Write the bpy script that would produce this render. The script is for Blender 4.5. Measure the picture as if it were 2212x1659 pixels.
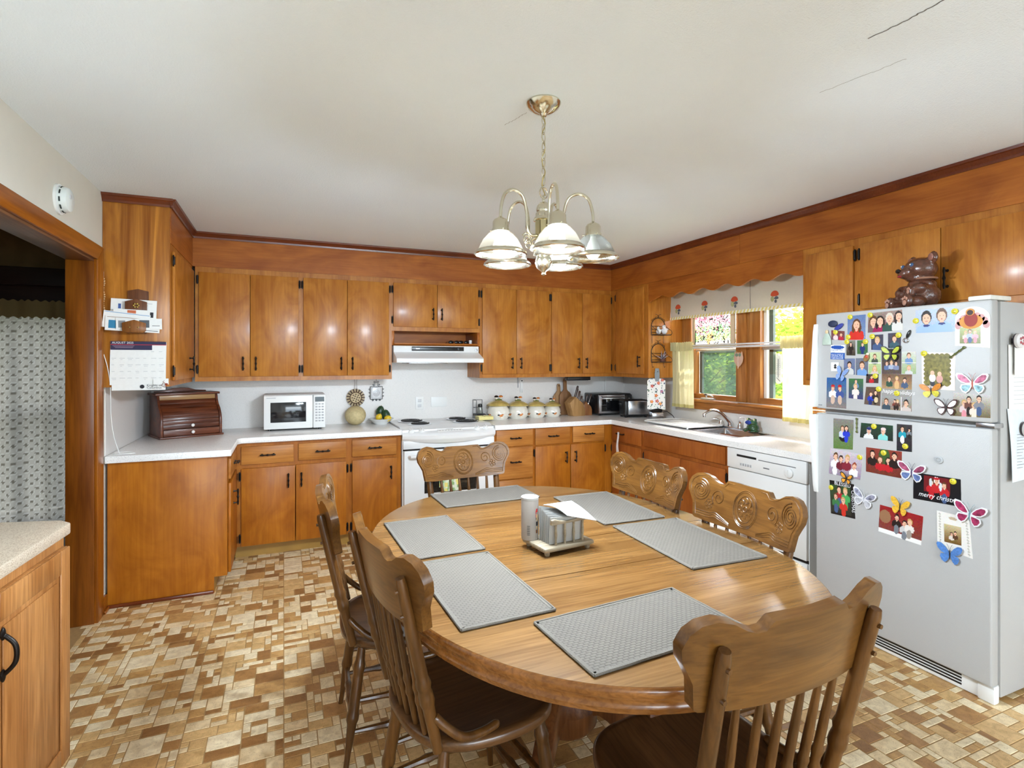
import bpy, bmesh, math, random
from mathutils import Vector, Matrix, noise as mnoise
PI = math.pi
R = math.radians
random.seed(7)
for o in list(bpy.data.objects):
    bpy.data.objects.remove(o)
SC = bpy.context.scene
COL = SC.collection

# ------------------------------------------------------------------ camera
cam_data = bpy.data.cameras.new('camera')
cam_data.sensor_width = 36.0
cam_data.lens = 36.0 * 1164.0 / 2212.0
cam_data.shift_y = -48.5 / 2212.0
cam_data.clip_start = 0.05
cam = bpy.data.objects.new('camera', cam_data)
COL.objects.link(cam)
cam.location = (0, 0, 1.40)
cam.rotation_euler = (R(90), 0, R(-22.95))
SC.camera = cam

# ------------------------------------------------------------------ world, sun, rear fill light, exposure
w = bpy.data.worlds.new('sky')
SC.world = w
w.use_nodes = True
nt = w.node_tree
nt.nodes.clear()
sky = nt.nodes.new('ShaderNodeTexSky')
sky.sky_type = 'NISHITA'
sky.sun_disc = False
sky.sun_elevation = R(52)
sky.sun_rotation = R(75)
sky.air_density = 1.0
sky.dust_density = 3.0
bg = nt.nodes.new('ShaderNodeBackground')
bg.inputs['Strength'].default_value = 1.0
wo = nt.nodes.new('ShaderNodeOutputWorld')
hsv = nt.nodes.new('ShaderNodeHueSaturation')
hsv.inputs['Saturation'].default_value = 0.35
nt.links.new(sky.outputs[0], hsv.inputs['Color'])
nt.links.new(hsv.outputs[0], bg.inputs[0])
nt.links.new(bg.outputs[0], wo.inputs[0])

sun_d = bpy.data.lights.new('sun', 'SUN')
sun_d.energy = 4.2
sun_d.angle = R(1.0)
sun_d.color = (1.0, 0.95, 0.86)
sun = bpy.data.objects.new('sun', sun_d)
COL.objects.link(sun)
sun.location = (12, 6, 14)
sun.rotation_euler = Vector((-0.62, 0.10, -0.78)).to_track_quat('-Z', 'Y').to_euler()

def area(name, loc, d, sx, sy, power, col=(1, 1, 1)):
    l = bpy.data.lights.new(name, 'AREA')
    l.shape = 'RECTANGLE'
    l.size = sx
    l.size_y = sy
    l.energy = power
    l.color = col
    o = bpy.data.objects.new(name, l)
    COL.objects.link(o)
    o.location = loc
    o.rotation_euler = Vector(d).to_track_quat('-Z', 'Y').to_euler()
    return o
# fill light added in the unseen rear opening, tilted up to lift the ceiling
area('rear_fill_light', (1.2, -4.62, 1.28), (0, 1, 0.60), 3.4, 1.9, 64, (0.64, 0.83, 1.0))

SC.view_settings.view_transform = 'Standard'
SC.view_settings.look = 'None'
SC.view_settings.gamma = 1.0
SC.view_settings.use_curve_mapping = False
SC.view_settings.exposure = 1.42

# ------------------------------------------------------------------ key dimensions (metres)
XL, XR, YW, YF, CEIL = -0.932, 3.34, 4.833, -4.60, 2.34
ZC = 0.866            # worktop
YU = 4.488            # face of the upper units on the back wall
YB = 4.235            # face of the base units on the back wall
XUR = 2.958           # face of the upper units on the window wall
XBR = 2.80            # face of the base units on the window wall
XUL = -0.61           # face of the upper unit on the left wall
XBL = -0.318          # face of the base unit on the left wall
YEL = 3.655           # end panel of left upper
YEB = 3.70            # end panel of left base

# ------------------------------------------------------------------ materials
MATS = {}
def lin(c):
    return tuple(((x / 255.0) / 12.92 if x / 255.0 <= 0.04045 else ((x / 255.0 + 0.055) / 1.055) ** 2.4) for x in c) + (1.0,)

def newmat(name):
    m = bpy.data.materials.new(name)
    m.use_nodes = True
    t = m.node_tree
    b = t.nodes['Principled BSDF']
    return m, t, b

def M(name, rgb=(200, 200, 200), rough=0.5, metal=0.0, var=0.05, scale=40.0, bump=0.0, coat=0.0, bscale=None, spec=0.5):
    """plain procedural material: base colour with soft noise variation, optional bump"""
    if name in MATS:
        return MATS[name]
    m, t, b = newmat(name)
    N, L = t.nodes, t.links
    tc = N.new('ShaderNodeTexCoord')
    nz = N.new('ShaderNodeTexNoise')
    nz.inputs['Scale'].default_value = scale
    nz.inputs['Detail'].default_value = 3
    L.new(tc.outputs['Object'], nz.inputs['Vector'])
    rp = N.new('ShaderNodeValToRGB')
    c = lin(rgb)
    rp.color_ramp.elements[0].position = 0.3
    rp.color_ramp.elements[1].position = 0.7
    rp.color_ramp.elements[0].color = tuple(max(0, x * (1 - var)) for x in c[:3]) + (1,)
    rp.color_ramp.elements[1].color = tuple(min(1, x * (1 + var)) for x in c[:3]) + (1,)
    L.new(nz.outputs['Fac'], rp.inputs['Fac'])
    L.new(rp.outputs['Color'], b.inputs['Base Color'])
    b.inputs['Roughness'].default_value = rough
    b.inputs['Metallic'].default_value = metal
    b.inputs['Coat Weight'].default_value = coat
    b.inputs['Coat Roughness'].default_value = 0.12
    b.inputs['Specular IOR Level'].default_value = spec
    if bump:
        n2 = N.new('ShaderNodeTexNoise')
        n2.inputs['Scale'].default_value = bscale or scale
        n2.inputs['Detail'].default_value = 2
        L.new(tc.outputs['Object'], n2.inputs['Vector'])
        bp = N.new('ShaderNodeBump')
        bp.inputs['Strength'].default_value = bump
        bp.inputs['Distance'].default_value = 0.004
        L.new(n2.outputs['Fac'], bp.inputs['Height'])
        L.new(bp.outputs['Normal'], b.inputs['Normal'])
    MATS[name] = m
    return m

def wood(name, ca, cb, axis='z', rough=0.32, coat=0.25, along=1.2, across=3.2, streak=0.22, fine=110.0, dist=1.6, planks=0.0, bump=0.06, spec=0.28):
    """grained wood; axis = grain direction; planks = strip width across the grain"""
    if name in MATS:
        return MATS[name]
    m, t, b = newmat(name)
    N, L = t.nodes, t.links
    tc = N.new('ShaderNodeTexCoord')
    oi = N.new('ShaderNodeObjectInfo')
    mul = N.new('ShaderNodeMath'); mul.operation = 'MULTIPLY'; mul.inputs[1].default_value = 23.0
    L.new(oi.outputs['Random'], mul.inputs[0])
    add = N.new('ShaderNodeVectorMath'); add.operation = 'ADD'
    L.new(tc.outputs['Object'], add.inputs[0])
    L.new(mul.outputs[0], add.inputs[1])
    src = add.outputs[0]
    if planks:
        sp = N.new('ShaderNodeSeparateXYZ')
        L.new(tc.outputs['Object'], sp.inputs[0])
        dv = N.new('ShaderNodeMath'); dv.operation = 'DIVIDE'; dv.inputs[1].default_value = planks
        L.new(sp.outputs['Y' if axis == 'x' else 'X'], dv.inputs[0])
        fl = N.new('ShaderNodeMath'); fl.operation = 'FLOOR'
        L.new(dv.outputs[0], fl.inputs[0])
        wn = N.new('ShaderNodeTexWhiteNoise'); wn.noise_dimensions = '1D'
        L.new(fl.outputs[0], wn.inputs['W'])
        m2 = N.new('ShaderNodeMath'); m2.operation = 'MULTIPLY'; m2.inputs[1].default_value = 9.0
        L.new(wn.outputs['Value'], m2.inputs[0])
        a2 = N.new('ShaderNodeVectorMath'); a2.operation = 'ADD'
        L.new(add.outputs[0], a2.inputs[0])
        L.new(m2.outputs[0], a2.inputs[1])
        src = a2.outputs[0]
    def noise(sa, sc, detail, d):
        mp = N.new('ShaderNodeMapping')
        s = [sc, sc, sc]
        s['xyz'.index(axis)] = sa
        mp.inputs['Scale'].default_value = s
        L.new(src, mp.inputs['Vector'])
        n = N.new('ShaderNodeTexNoise')
        n.inputs['Scale'].default_value = 1.0
        n.inputs['Detail'].default_value = detail
        n.inputs['Distortion'].default_value = d
        L.new(mp.outputs[0], n.inputs['Vector'])
        return n
    n1 = noise(along, across, 6, dist)
    rp = N.new('ShaderNodeValToRGB')
    rp.color_ramp.elements[0].position = 0.32
    rp.color_ramp.elements[1].position = 0.68
    rp.color_ramp.elements[0].color = lin(ca)
    rp.color_ramp.elements[1].color = lin(cb)
    L.new(n1.outputs['Fac'], rp.inputs['Fac'])
    n2 = noise(fine * 0.045, fine, 4, 0.6)
    r2 = N.new('ShaderNodeValToRGB')
    r2.color_ramp.elements[0].position = 0.36
    r2.color_ramp.elements[1].position = 0.60
    v = 1 - streak
    r2.color_ramp.elements[0].color = (v, v * 0.93, v * 0.86, 1)
    r2.color_ramp.elements[1].color = (1, 1, 1, 1)
    L.new(n2.outputs['Fac'], r2.inputs['Fac'])
    mx = N.new('ShaderNodeMix'); mx.data_type = 'RGBA'; mx.blend_type = 'MULTIPLY'
    mx.inputs['Factor'].default_value = 1.0
    L.new(rp.outputs['Color'], mx.inputs['A'])
    L.new(r2.outputs['Color'], mx.inputs['B'])
    out = mx.outputs['Result']
    if planks:
        hs = N.new('ShaderNodeHueSaturation')
        mr = N.new('ShaderNodeMapRange')
        mr.inputs['To Min'].default_value = 0.86
        mr.inputs['To Max'].default_value = 1.08
        L.new(wn.outputs['Value'], mr.inputs['Value'])
        L.new(mr.outputs[0], hs.inputs['Value'])
        L.new(out, hs.inputs['Color'])
        out = hs.outputs[0]
    L.new(out, b.inputs['Base Color'])
    b.inputs['Roughness'].default_value = rough
    b.inputs['Coat Weight'].default_value = coat
    b.inputs['Coat Roughness'].default_value = 0.18
    b.inputs['Specular IOR Level'].default_value = spec
    if bump:
        bp = N.new('ShaderNodeBump')
        bp.inputs['Strength'].default_value = bump
        bp.inputs['Distance'].default_value = 0.002
        L.new(n2.outputs['Fac'], bp.inputs['Height'])
        L.new(bp.outputs['Normal'], b.inputs['Normal'])
    MATS[name] = m
    return m

def attrmat(name, rough=0.35, spec=0.5):
    """flat print: colour from the mesh's colour attribute"""
    if name in MATS:
        return MATS[name]
    m, t, b = newmat(name)
    a = t.nodes.new('ShaderNodeVertexColor')
    a.layer_name = 'Col'
    t.links.new(a.outputs['Color'], b.inputs['Base Color'])
    b.inputs['Roughness'].default_value = rough
    b.inputs['Specular IOR Level'].default_value = spec
    MATS[name] = m
    return m

def speckle(name, base, dots, scale=220, rough=0.3, thr=0.62, bump=0.0, cloud=0.0):
    if name in MATS:
        return MATS[name]
    m, t, b = newmat(name)
    N, L = t.nodes, t.links
    tc = N.new('ShaderNodeTexCoord')
    nz = N.new('ShaderNodeTexNoise'); nz.inputs['Scale'].default_value = scale; nz.inputs['Detail'].default_value = 2
    L.new(tc.outputs['Object'], nz.inputs['Vector'])
    rp = N.new('ShaderNodeValToRGB')
    rp.color_ramp.elements[0].position = thr - 0.06
    rp.color_ramp.elements[1].position = thr + 0.04
    rp.color_ramp.elements[0].color = lin(base)
    rp.color_ramp.elements[1].color = lin(dots)
    L.new(nz.outputs['Fac'], rp.inputs['Fac'])
    out = rp.outputs['Color']
    if cloud:
        n2 = N.new('ShaderNodeTexNoise'); n2.inputs['Scale'].default_value = 5; n2.inputs['Detail'].default_value = 5
        L.new(tc.outputs['Object'], n2.inputs['Vector'])
        mr = N.new('ShaderNodeMapRange')
        mr.inputs['From Min'].default_value = 0.3; mr.inputs['From Max'].default_value = 0.7
        mr.inputs['To Min'].default_value = 1 - cloud; mr.inputs['To Max'].default_value = 1.0
        L.new(n2.outputs['Fac'], mr.inputs['Value'])
        hs = N.new('ShaderNodeHueSaturation')
        L.new(mr.outputs[0], hs.inputs['Value'])
        L.new(out, hs.inputs['Color'])
        out = hs.outputs[0]
    L.new(out, b.inputs['Base Color'])
    b.inputs['Roughness'].default_value = rough
    if bump:
        bp = N.new('ShaderNodeBump'); bp.inputs['Strength'].default_value = bump; bp.inputs['Distance'].default_value = 0.003
        L.new(nz.outputs['Fac'], bp.inputs['Height'])
        L.new(bp.outputs['Normal'], b.inputs['Normal'])
    MATS[name] = m
    return m

def glass(name, tint=(255, 255, 255), mixf=0.90, rough=0.0):
    """thin clear pane: mostly straight-through with a glossy reflection"""
    if name in MATS:
        return MATS[name]
    m, t, b = newmat(name)
    N, L = t.nodes, t.links
    tr = N.new('ShaderNodeBsdfTransparent'); tr.inputs[0].default_value = lin(tint)
    gl = N.new('ShaderNodeBsdfGlossy'); gl.inputs['Roughness'].default_value = rough
    mx = N.new('ShaderNodeMixShader'); mx.inputs[0].default_value = 1 - mixf
    L.new(tr.outputs[0], mx.inputs[1]); L.new(gl.outputs[0], mx.inputs[2])
    L.new(mx.outputs[0], N['Material Output'].inputs[0])
    N.remove(b)
    MATS[name] = m
    return m

def sheer(name, rgb, trans=0.5, clear=0.0, attr=False, rough=0.9):
    """thin cloth or coloured glass: diffuse + translucent + optional see-through"""
    if name in MATS:
        return MATS[name]
    m, t, b = newmat(name)
    N, L = t.nodes, t.links
    N.remove(b)
    df = N.new('ShaderNodeBsdfDiffuse'); tl = N.new('ShaderNodeBsdfTranslucent'); tr = N.new('ShaderNodeBsdfTransparent')
    if attr:
        a = N.new('ShaderNodeVertexColor'); a.layer_name = 'Col'
        for n in (df, tl, tr):
            L.new(a.outputs['Color'], n.inputs[0])
    else:
        tc = N.new('ShaderNodeTexCoord')
        nz = N.new('ShaderNodeTexNoise'); nz.inputs['Scale'].default_value = 60
        L.new(tc.outputs['Object'], nz.inputs['Vector'])
        rp = N.new('ShaderNodeValToRGB')
        c = lin(rgb)
        rp.color_ramp.elements[0].color = tuple(x * 0.93 for x in c[:3]) + (1,)
        rp.color_ramp.elements[1].color = c
        L.new(nz.outputs['Fac'], rp.inputs['Fac'])
        L.new(rp.outputs['Color'], df.inputs[0]); L.new(rp.outputs['Color'], tl.inputs[0])
        tr.inputs[0].default_value = (1, 1, 1, 1)
    m1 = N.new('ShaderNodeMixShader'); m1.inputs[0].default_value = trans
    L.new(df.outputs[0], m1.inputs[1]); L.new(tl.outputs[0], m1.inputs[2])
    m2 = N.new('ShaderNodeMixShader'); m2.inputs[0].default_value = clear
    L.new(m1.outputs[0], m2.inputs[1]); L.new(tr.outputs[0], m2.inputs[2])
    L.new(m2.outputs[0], N['Material Output'].inputs[0])
    MATS[name] = m
    return m

def emis(name, rgb, strength):
    if name in MATS:
        return MATS[name]
    m, t, b = newmat(name)
    b.inputs['Base Color'].default_value = lin(rgb)
    b.inputs['Emission Color'].default_value = lin(rgb)
    b.inputs['Emission Strength'].default_value = strength
    MATS[name] = m
    return m

# ------------------------------------------------------------------ mesh builder
def origin(o):
    p = Vector((0, 0, 0))
    while o is not None:
        p += o.location
        o = o.parent
    return p

class MB:
    def __init__(s):
        s.v = []; s.f = []; s.m = []
    def add(s, vs, fs, mi=0):
        n = len(s.v)
        s.v += [Vector(p) for p in vs]
        s.f += [[i + n for i in q] for q in fs]
        s.m += [mi] * len(fs)
        return s
    def box(s, x0, x1, y0, y1, z0, z1, mi=0):
        x0, x1 = min(x0, x1), max(x0, x1); y0, y1 = min(y0, y1), max(y0, y1); z0, z1 = min(z0, z1), max(z0, z1)
        return s.add([(x0, y0, z0), (x1, y0, z0), (x1, y1, z0), (x0, y1, z0), (x0, y0, z1), (x1, y0, z1), (x1, y1, z1), (x0, y1, z1)],
                     [(0, 3, 2, 1), (4, 5, 6, 7), (0, 1, 5, 4), (1, 2, 6, 5), (2, 3, 7, 6), (3, 0, 4, 7)], mi)
    def prism(s, poly, axis, a0, a1, mi=0):
        def P(p, a):
            return {'x': (a, p[0], p[1]), 'y': (p[0], a, p[1]), 'z': (p[0], p[1], a)}[axis]
        n = len(poly)
        vs = [P(p, a0) for p in poly] + [P(p, a1) for p in poly]
        fs = [list(range(n)), list(range(2 * n - 1, n - 1, -1))] + [(i, (i + 1) % n, n + (i + 1) % n, n + i) for i in range(n)]
        return s.add(vs, fs, mi)
    def tube(s, pts, r, seg=8, closed=False, mi=0):
        P = [Vector(p) for p in pts]
        n = len(P)
        rs = r if isinstance(r, (list, tuple)) else [r] * n
        T = []
        for i in range(n):
            a = P[(i - 1) % n] if (closed or i > 0) else P[i]
            b = P[(i + 1) % n] if (closed or i < n - 1) else P[i]
            d = b - a
            T.append(d.normalized() if d.length > 1e-9 else Vector((0, 0, 1)))
        up = Vector((0, 0, 1)) if abs(T[0].z) < 0.9 else Vector((1, 0, 0))
        u = T[0].cross(up).normalized()
        vs = []
        for i in range(n):
            u = (u - T[i] * u.dot(T[i]))
            u = u.normalized() if u.length > 1e-6 else T[i].orthogonal().normalized()
            w_ = T[i].cross(u)
            for k in range(seg):
                a = 2 * PI * k / seg
                vs.append(P[i] + (u * math.cos(a) + w_ * math.sin(a)) * rs[i])
        fs = []
        for i in range(n if closed else n - 1):
            j = (i + 1) % n
            for k in range(seg):
                l = (k + 1) % seg
                fs.append((i * seg + k, i * seg + l, j * seg + l, j * seg + k))
        if not closed:
            fs.append(list(range(seg - 1, -1, -1)))
            fs.append([(n - 1) * seg + k for k in range(seg)])
        return s.add(vs, fs, mi)
    def lathe(s, prof, c=(0, 0, 0), seg=24, axis='z', mi=0, flute=None, sx=1.0, sy=1.0):
        c = Vector(c)
        vs, fs = [], []
        n = len(prof)
        for (r, z) in prof:
            for k in range(seg):
                a = 2 * PI * k / seg
                q = r * (flute(a, z) if flute else 1.0)
                x, y = q * math.cos(a) * sx, q * math.sin(a) * sy
                p = {'z': (x, y, z), 'y': (x, z, y), 'x': (z, x, y)}[axis]
                vs.append(c + Vector(p))
        for i in range(n - 1):
            for k in range(seg):
                l = (k + 1) % seg
                fs.append((i * seg + k, i * seg + l, (i + 1) * seg + l, (i + 1) * seg + k))
        if prof[0][0] > 1e-6:
            fs.append(list(range(seg - 1, -1, -1)))
        if prof[-1][0] > 1e-6:
            fs.append([(n - 1) * seg + k for k in range(seg)])
        return s.add(vs, fs, mi)
    def ell(s, c, r, seg=16, rings=10, mi=0, rot=None):
        vs, fs = [], []
        c = Vector(c)
        for i in range(rings + 1):
            t = PI * i / rings
            for k in range(seg):
                a = 2 * PI * k / seg
                p = Vector((r[0] * math.sin(t) * math.cos(a), r[1] * math.sin(t) * math.sin(a), r[2] * math.cos(t)))
                if rot is not None:
                    p = rot @ p
                vs.append(c + p)
        for i in range(rings):
            for k in range(seg):
                l = (k + 1) % seg
                fs.append((i * seg + k, (i + 1) * seg + k, (i + 1) * seg + l, i * seg + l))
        return s.add(vs, fs, mi)
    def sheet(s, fn, nu, nv, th=0.0, mi=0):
        """grid surface fn(u,v)->point, optional thickness"""
        vs = [Vector(fn(i / nu, j / nv)) for j in range(nv + 1) for i in range(nu + 1)]
        fs = [(j * (nu + 1) + i, j * (nu + 1) + i + 1, (j + 1) * (nu + 1) + i + 1, (j + 1) * (nu + 1) + i) for j in range(nv) for i in range(nu)]
        if th:
            n = len(vs)
            nm = [Vector((0, 0, 0)) for _ in vs]
            for q in fs:
                d = (vs[q[2]] - vs[q[0]]).cross(vs[q[3]] - vs[q[1]])
                for i in q:
                    nm[i] += d
            back = [p - d.normalized() * th for p, d in zip(vs, nm)]
            fb = [tuple(n + i for i in reversed(q)) for q in fs]
            rim = [j * (nu + 1) for j in range(nv + 1)]
            edge = list(range(nu + 1)) + [j * (nu + 1) + nu for j in range(1, nv + 1)] + [nv * (nu + 1) + i for i in range(nu - 1, -1, -1)] + [j * (nu + 1) for j in range(nv - 1, 0, -1)]
            fe = [(edge[(k + 1) % len(edge)], edge[k], n + edge[k], n + edge[(k + 1) % len(edge)]) for k in range(len(edge))]
            return s.add(vs + back, fs + fb + fe, mi)
        return s.add(vs, fs, mi)
    def build(s, name, mats, parent=None, bevel=0.0, smooth=False, local=False, seg=2, angle=38, top=False, weld=True):
        me = bpy.data.meshes.new(name)
        off = Vector((0, 0, 0))
        loc = Vector((0, 0, 0))
        if parent is not None and not local:
            off = origin(parent)
        elif parent is None and top and s.v:
            xs = [p.x for p in s.v]; ys = [p.y for p in s.v]; zs = [p.z for p in s.v]
            off = Vector(((min(xs) + max(xs)) / 2, (min(ys) + max(ys)) / 2, min(zs)))
            loc = off
        me.from_pydata([p - off for p in s.v], [], s.f)
        for i, pl in enumerate(me.polygons):
            pl.material_index = s.m[i]
        bm = bmesh.new()
        bm.from_mesh(me)
        if weld:
            bmesh.ops.remove_doubles(bm, verts=bm.verts, dist=1e-5)
        bmesh.ops.recalc_face_normals(bm, faces=bm.faces)
        if bevel:
            es = [e for e in bm.edges if len(e.link_faces) == 2 and e.calc_face_angle(0) > R(angle)]
            bmesh.ops.bevel(bm, geom=es, offset=bevel, segments=seg, profile=0.5, affect='EDGES', clamp_overlap=True)
        bm.to_mesh(me)
        bm.free()
        if smooth or bevel:
            for pl in me.polygons:
                pl.use_smooth = True
            me.set_sharp_from_angle(angle=R(angle))
        for mt in (mats if isinstance(mats, (list, tuple)) else [mats]):
            me.materials.append(mt)
        o = bpy.data.objects.new(name, me)
        COL.objects.link(o)
        o.location = loc
        if parent is not None:
            o.parent = parent
        return o

def tag(o, label, cat, group=None):
    o['label'] = label
    o['category'] = cat
    if group:
        o['group'] = group
    return o

def thing(name, label, cat, loc=(0, 0, 0), rz=0.0, group=None):
    o = bpy.data.objects.new(name, None)
    COL.objects.link(o)
    o.empty_display_size = 0.05
    o.location = loc
    o.rotation_euler = (0, 0, rz)
    return tag(o, label, cat, group)

def struct(o):
    o['kind'] = 'structure'
    return o

def stuff(o):
    o['kind'] = 'stuff'
    return o

def inst(me, name, parent, loc, rot=(0, 0, 0), scale=None):
    """another object sharing a mesh; loc in world coordinates"""
    o = bpy.data.objects.new(name, me)
    COL.objects.link(o)
    if parent is not None:
        o.parent = parent
        o.location = Vector(loc) - origin(parent)
    else:
        o.location = loc
    o.rotation_euler = rot
    if scale:
        o.scale = scale
    return o

def copy_tree(o, parent=None):
    c = o.copy()
    COL.objects.link(c)
    c.parent = parent
    for ch in list(o.children):
        copy_tree(ch, c)
    return c

class Frame:
    """a vertical plane: u to the right, n outwards, z up"""
    def __init__(s, o, u, n):
        s.o = Vector(o); s.u = Vector(u); s.n = Vector(n)
        s.rz = math.atan2(s.u.y, s.u.x)
    def p(s, u, z, d=0.0):
        return s.o + s.u * u + s.n * d + Vector((0, 0, z))
    def box(s, mb, u0, u1, z0, z1, d0, d1, mi=0):
        a, b = s.p(u0, z0, d0), s.p(u1, z1, d1)
        return mb.box(a.x, b.x, a.y, b.y, a.z, b.z, mi)
FB = Frame((0, YU, 0), (1, 0, 0), (0, -1, 0))         # back uppers: u = x
FBB = Frame((0, YB, 0), (1, 0, 0), (0, -1, 0))        # back bases
FR = Frame((XUR, 0, 0), (0, -1, 0), (-1, 0, 0))       # right uppers: u = -y
FRB = Frame((XBR, 0, 0), (0, -1, 0), (-1, 0, 0))      # right bases
FL = Frame((XUL, 0, 0), (0, 1, 0), (1, 0, 0))         # left uppers: u = y
FLB = Frame((XBL, 0, 0), (0, 1, 0), (1, 0, 0))        # left bases

def text_mesh(name, s, size, fr, u, z, d, mat, parent, align='LEFT', tilt=0.0, sx=1.0, shear=0.0):
    cu = bpy.data.curves.new('txt', 'FONT')
    cu.body = s
    cu.size = size
    cu.align_x = align
    cu.extrude = 0.0
    cu.resolution_u = 2
    cu.shear = shear
    o = bpy.data.objects.new('txt', cu)
    COL.objects.link(o)
    bpy.context.view_layer.update()
    dg = bpy.context.evaluated_depsgraph_get()
    me = bpy.data.meshes.new_from_object(o.evaluated_get(dg))
    bpy.data.objects.remove(o)
    off = origin(parent) if parent is not None else Vector((0, 0, 0))
    ct, st = math.cos(tilt), math.sin(tilt)
    for v in me.vertices:
        x, y = v.co.x * sx, v.co.y
        v.co = fr.p(u + x * ct - y * st, z + x * st + y * ct, d) - off
    me.materials.clear()
    me.materials.append(mat)
    me.name = name
    ob = bpy.data.objects.new(name, me)
    COL.objects.link(ob)
    ob.parent = parent
    return ob

# ------------------------------------------------------------------ shared materials
cabz = wood('birch_upright', (164, 98, 30), (194, 128, 50), 'z', rough=0.4, coat=0.2, along=2.2, across=4.5, streak=0.12, fine=70, dist=2.6)
cabx = wood('birch_along_x', (150, 80, 24), (182, 108, 38), 'x', rough=0.45, coat=0.1, along=1.4, across=4.5, streak=0.14, fine=80, dist=2.0)
caby = wood('birch_along_y', (150, 80, 24), (182, 108, 38), 'y', rough=0.45, coat=0.1, along=1.4, across=4.5, streak=0.14, fine=80, dist=2.0)
figz = wood('figured_upright', (140, 78, 22), (204, 134, 52), 'z', rough=0.3, coat=0.4, along=0.7, across=7.0, streak=0.2, fine=60, dist=2.8)
trimw = wood('mahogany_trim', (92, 38, 14), (120, 56, 22), 'x', rough=0.3, coat=0.4, streak=0.2)
casing = wood('casing_wood', (128, 66, 12), (176, 104, 22), 'z', rough=0.3, coat=0.4, along=0.8, across=9, streak=0.2, fine=70)
casing_y = wood('casing_wood_y', (120, 62, 12), (168, 96, 22), 'y', rough=0.3, coat=0.4, along=0.8, across=9, streak=0.2, fine=70)
oak_v = wood('honey_oak', (150, 94, 44), (190, 134, 78), 'z', rough=0.38, coat=0.2, along=1.2, across=9, streak=0.28, fine=120, dist=1.2)
white_wall = speckle('white_laminate_wall', (230, 226, 222), (210, 206, 203), scale=260, rough=0.35, thr=0.66)
counter_m = speckle('white_laminate_worktop', (250, 249, 247), (226, 225, 224), scale=190, rough=0.25, thr=0.62, cloud=0.06)
cream_wall = M('cream_paint', (216, 210, 198), rough=0.8, var=0.02, scale=8, bump=0.1, bscale=300)
ceil_m = M('ceiling_paint', (240, 248, 255), rough=0.9, var=0.012, scale=2.5, bump=0.5, bscale=190)
white_m = M('white_enamel', (236, 236, 236), rough=0.22, var=0.01, scale=3)
white_p = M('white_plastic', (236, 236, 234), rough=0.38, var=0.01, scale=3)
blackm = M('black_iron', (30, 24, 20), rough=0.42, metal=0.6, var=0.2, scale=80)
blackp = M('black_plastic', (22, 22, 24), rough=0.3, var=0.1, scale=30)
chrome = M('chrome', (220, 222, 226), rough=0.12, metal=1.0, var=0.03, scale=12)
steel = M('brushed_steel', (190, 192, 196), rough=0.26, metal=1.0, var=0.06, scale=60)
dark_m = M('dark_gap', (26, 16, 10), rough=0.9, var=0.1)
paper = M('paper', (240, 238, 234), rough=0.85, var=0.02, scale=60)
ink = M('ink', (40, 38, 44), rough=0.8, var=0.05)
window_wood = wood('window_wood', (150, 92, 40), (192, 132, 72), 'z', rough=0.35, coat=0.2, along=1.0, across=8, streak=0.22)
window_wood_y = wood('window_wood_y', (146, 88, 36), (188, 126, 64), 'y', rough=0.35, coat=0.2, along=1.0, across=8, streak=0.22)
pane_glass = glass('window_glass', mixf=0.93)

# ------------------------------------------------------------------ floor: printed-and-embossed vinyl of small stone tiles
grout = M('grout', (170, 134, 86), rough=0.7, var=0.1, scale=70)
def tilemat(name, rgb, spots):
    if name in MATS:
        return MATS[name]
    m, t, b = newmat(name)
    N, L = t.nodes, t.links
    tc = N.new('ShaderNodeTexCoord'); oi = N.new('ShaderNodeObjectInfo')
    ad = N.new('ShaderNodeVectorMath'); ad.operation = 'ADD'
    L.new(tc.outputs['Object'], ad.inputs[0]); L.new(oi.outputs['Location'], ad.inputs[1])
    n1 = N.new('ShaderNodeTexNoise'); n1.inputs['Scale'].default_value = 26; n1.inputs['Detail'].default_value = 5; n1.inputs['Distortion'].default_value = 1.0
    L.new(ad.outputs[0], n1.inputs['Vector'])
    rp = N.new('ShaderNodeValToRGB')
    c = lin(rgb)
    rp.color_ramp.elements[0].position = 0.32; rp.color_ramp.elements[1].position = 0.66
    rp.color_ramp.elements[0].color = tuple(x * f for x, f in zip(c[:3], (0.78, 0.73, 0.66))) + (1,)
    rp.color_ramp.elements[1].color = tuple(min(1, x * 1.08) for x in c[:3]) + (1,)
    L.new(n1.outputs['Fac'], rp.inputs['Fac'])
    n2 = N.new('ShaderNodeTexNoise'); n2.inputs['Scale'].default_value = 240; n2.inputs['Detail'].default_value = 1
    L.new(ad.outputs[0], n2.inputs['Vector'])
    r2 = N.new('ShaderNodeValToRGB')
    r2.color_ramp.elements[0].position = 0.28; r2.color_ramp.elements[1].position = 0.36
    r2.color_ramp.elements[0].color = lin(spots); r2.color_ramp.elements[1].color = (1, 1, 1, 1)
    L.new(n2.outputs['Fac'], r2.inputs['Fac'])
    mx = N.new('ShaderNodeMix'); mx.data_type = 'RGBA'; mx.blend_type = 'MULTIPLY'; mx.inputs['Factor'].default_value = 0.55
    L.new(rp.outputs['Color'], mx.inputs['A']); L.new(r2.outputs['Color'], mx.inputs['B'])
    L.new(mx.outputs['Result'], b.inputs['Base Color'])
    b.inputs['Roughness'].default_value = 0.3
    bp = N.new('ShaderNodeBump'); bp.inputs['Strength'].default_value = 0.12; bp.inputs['Distance'].default_value = 0.002
    L.new(n1.outputs['Fac'], bp.inputs['Height']); L.new(bp.outputs['Normal'], b.inputs['Normal'])
    MATS[name] = m
    return m
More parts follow.
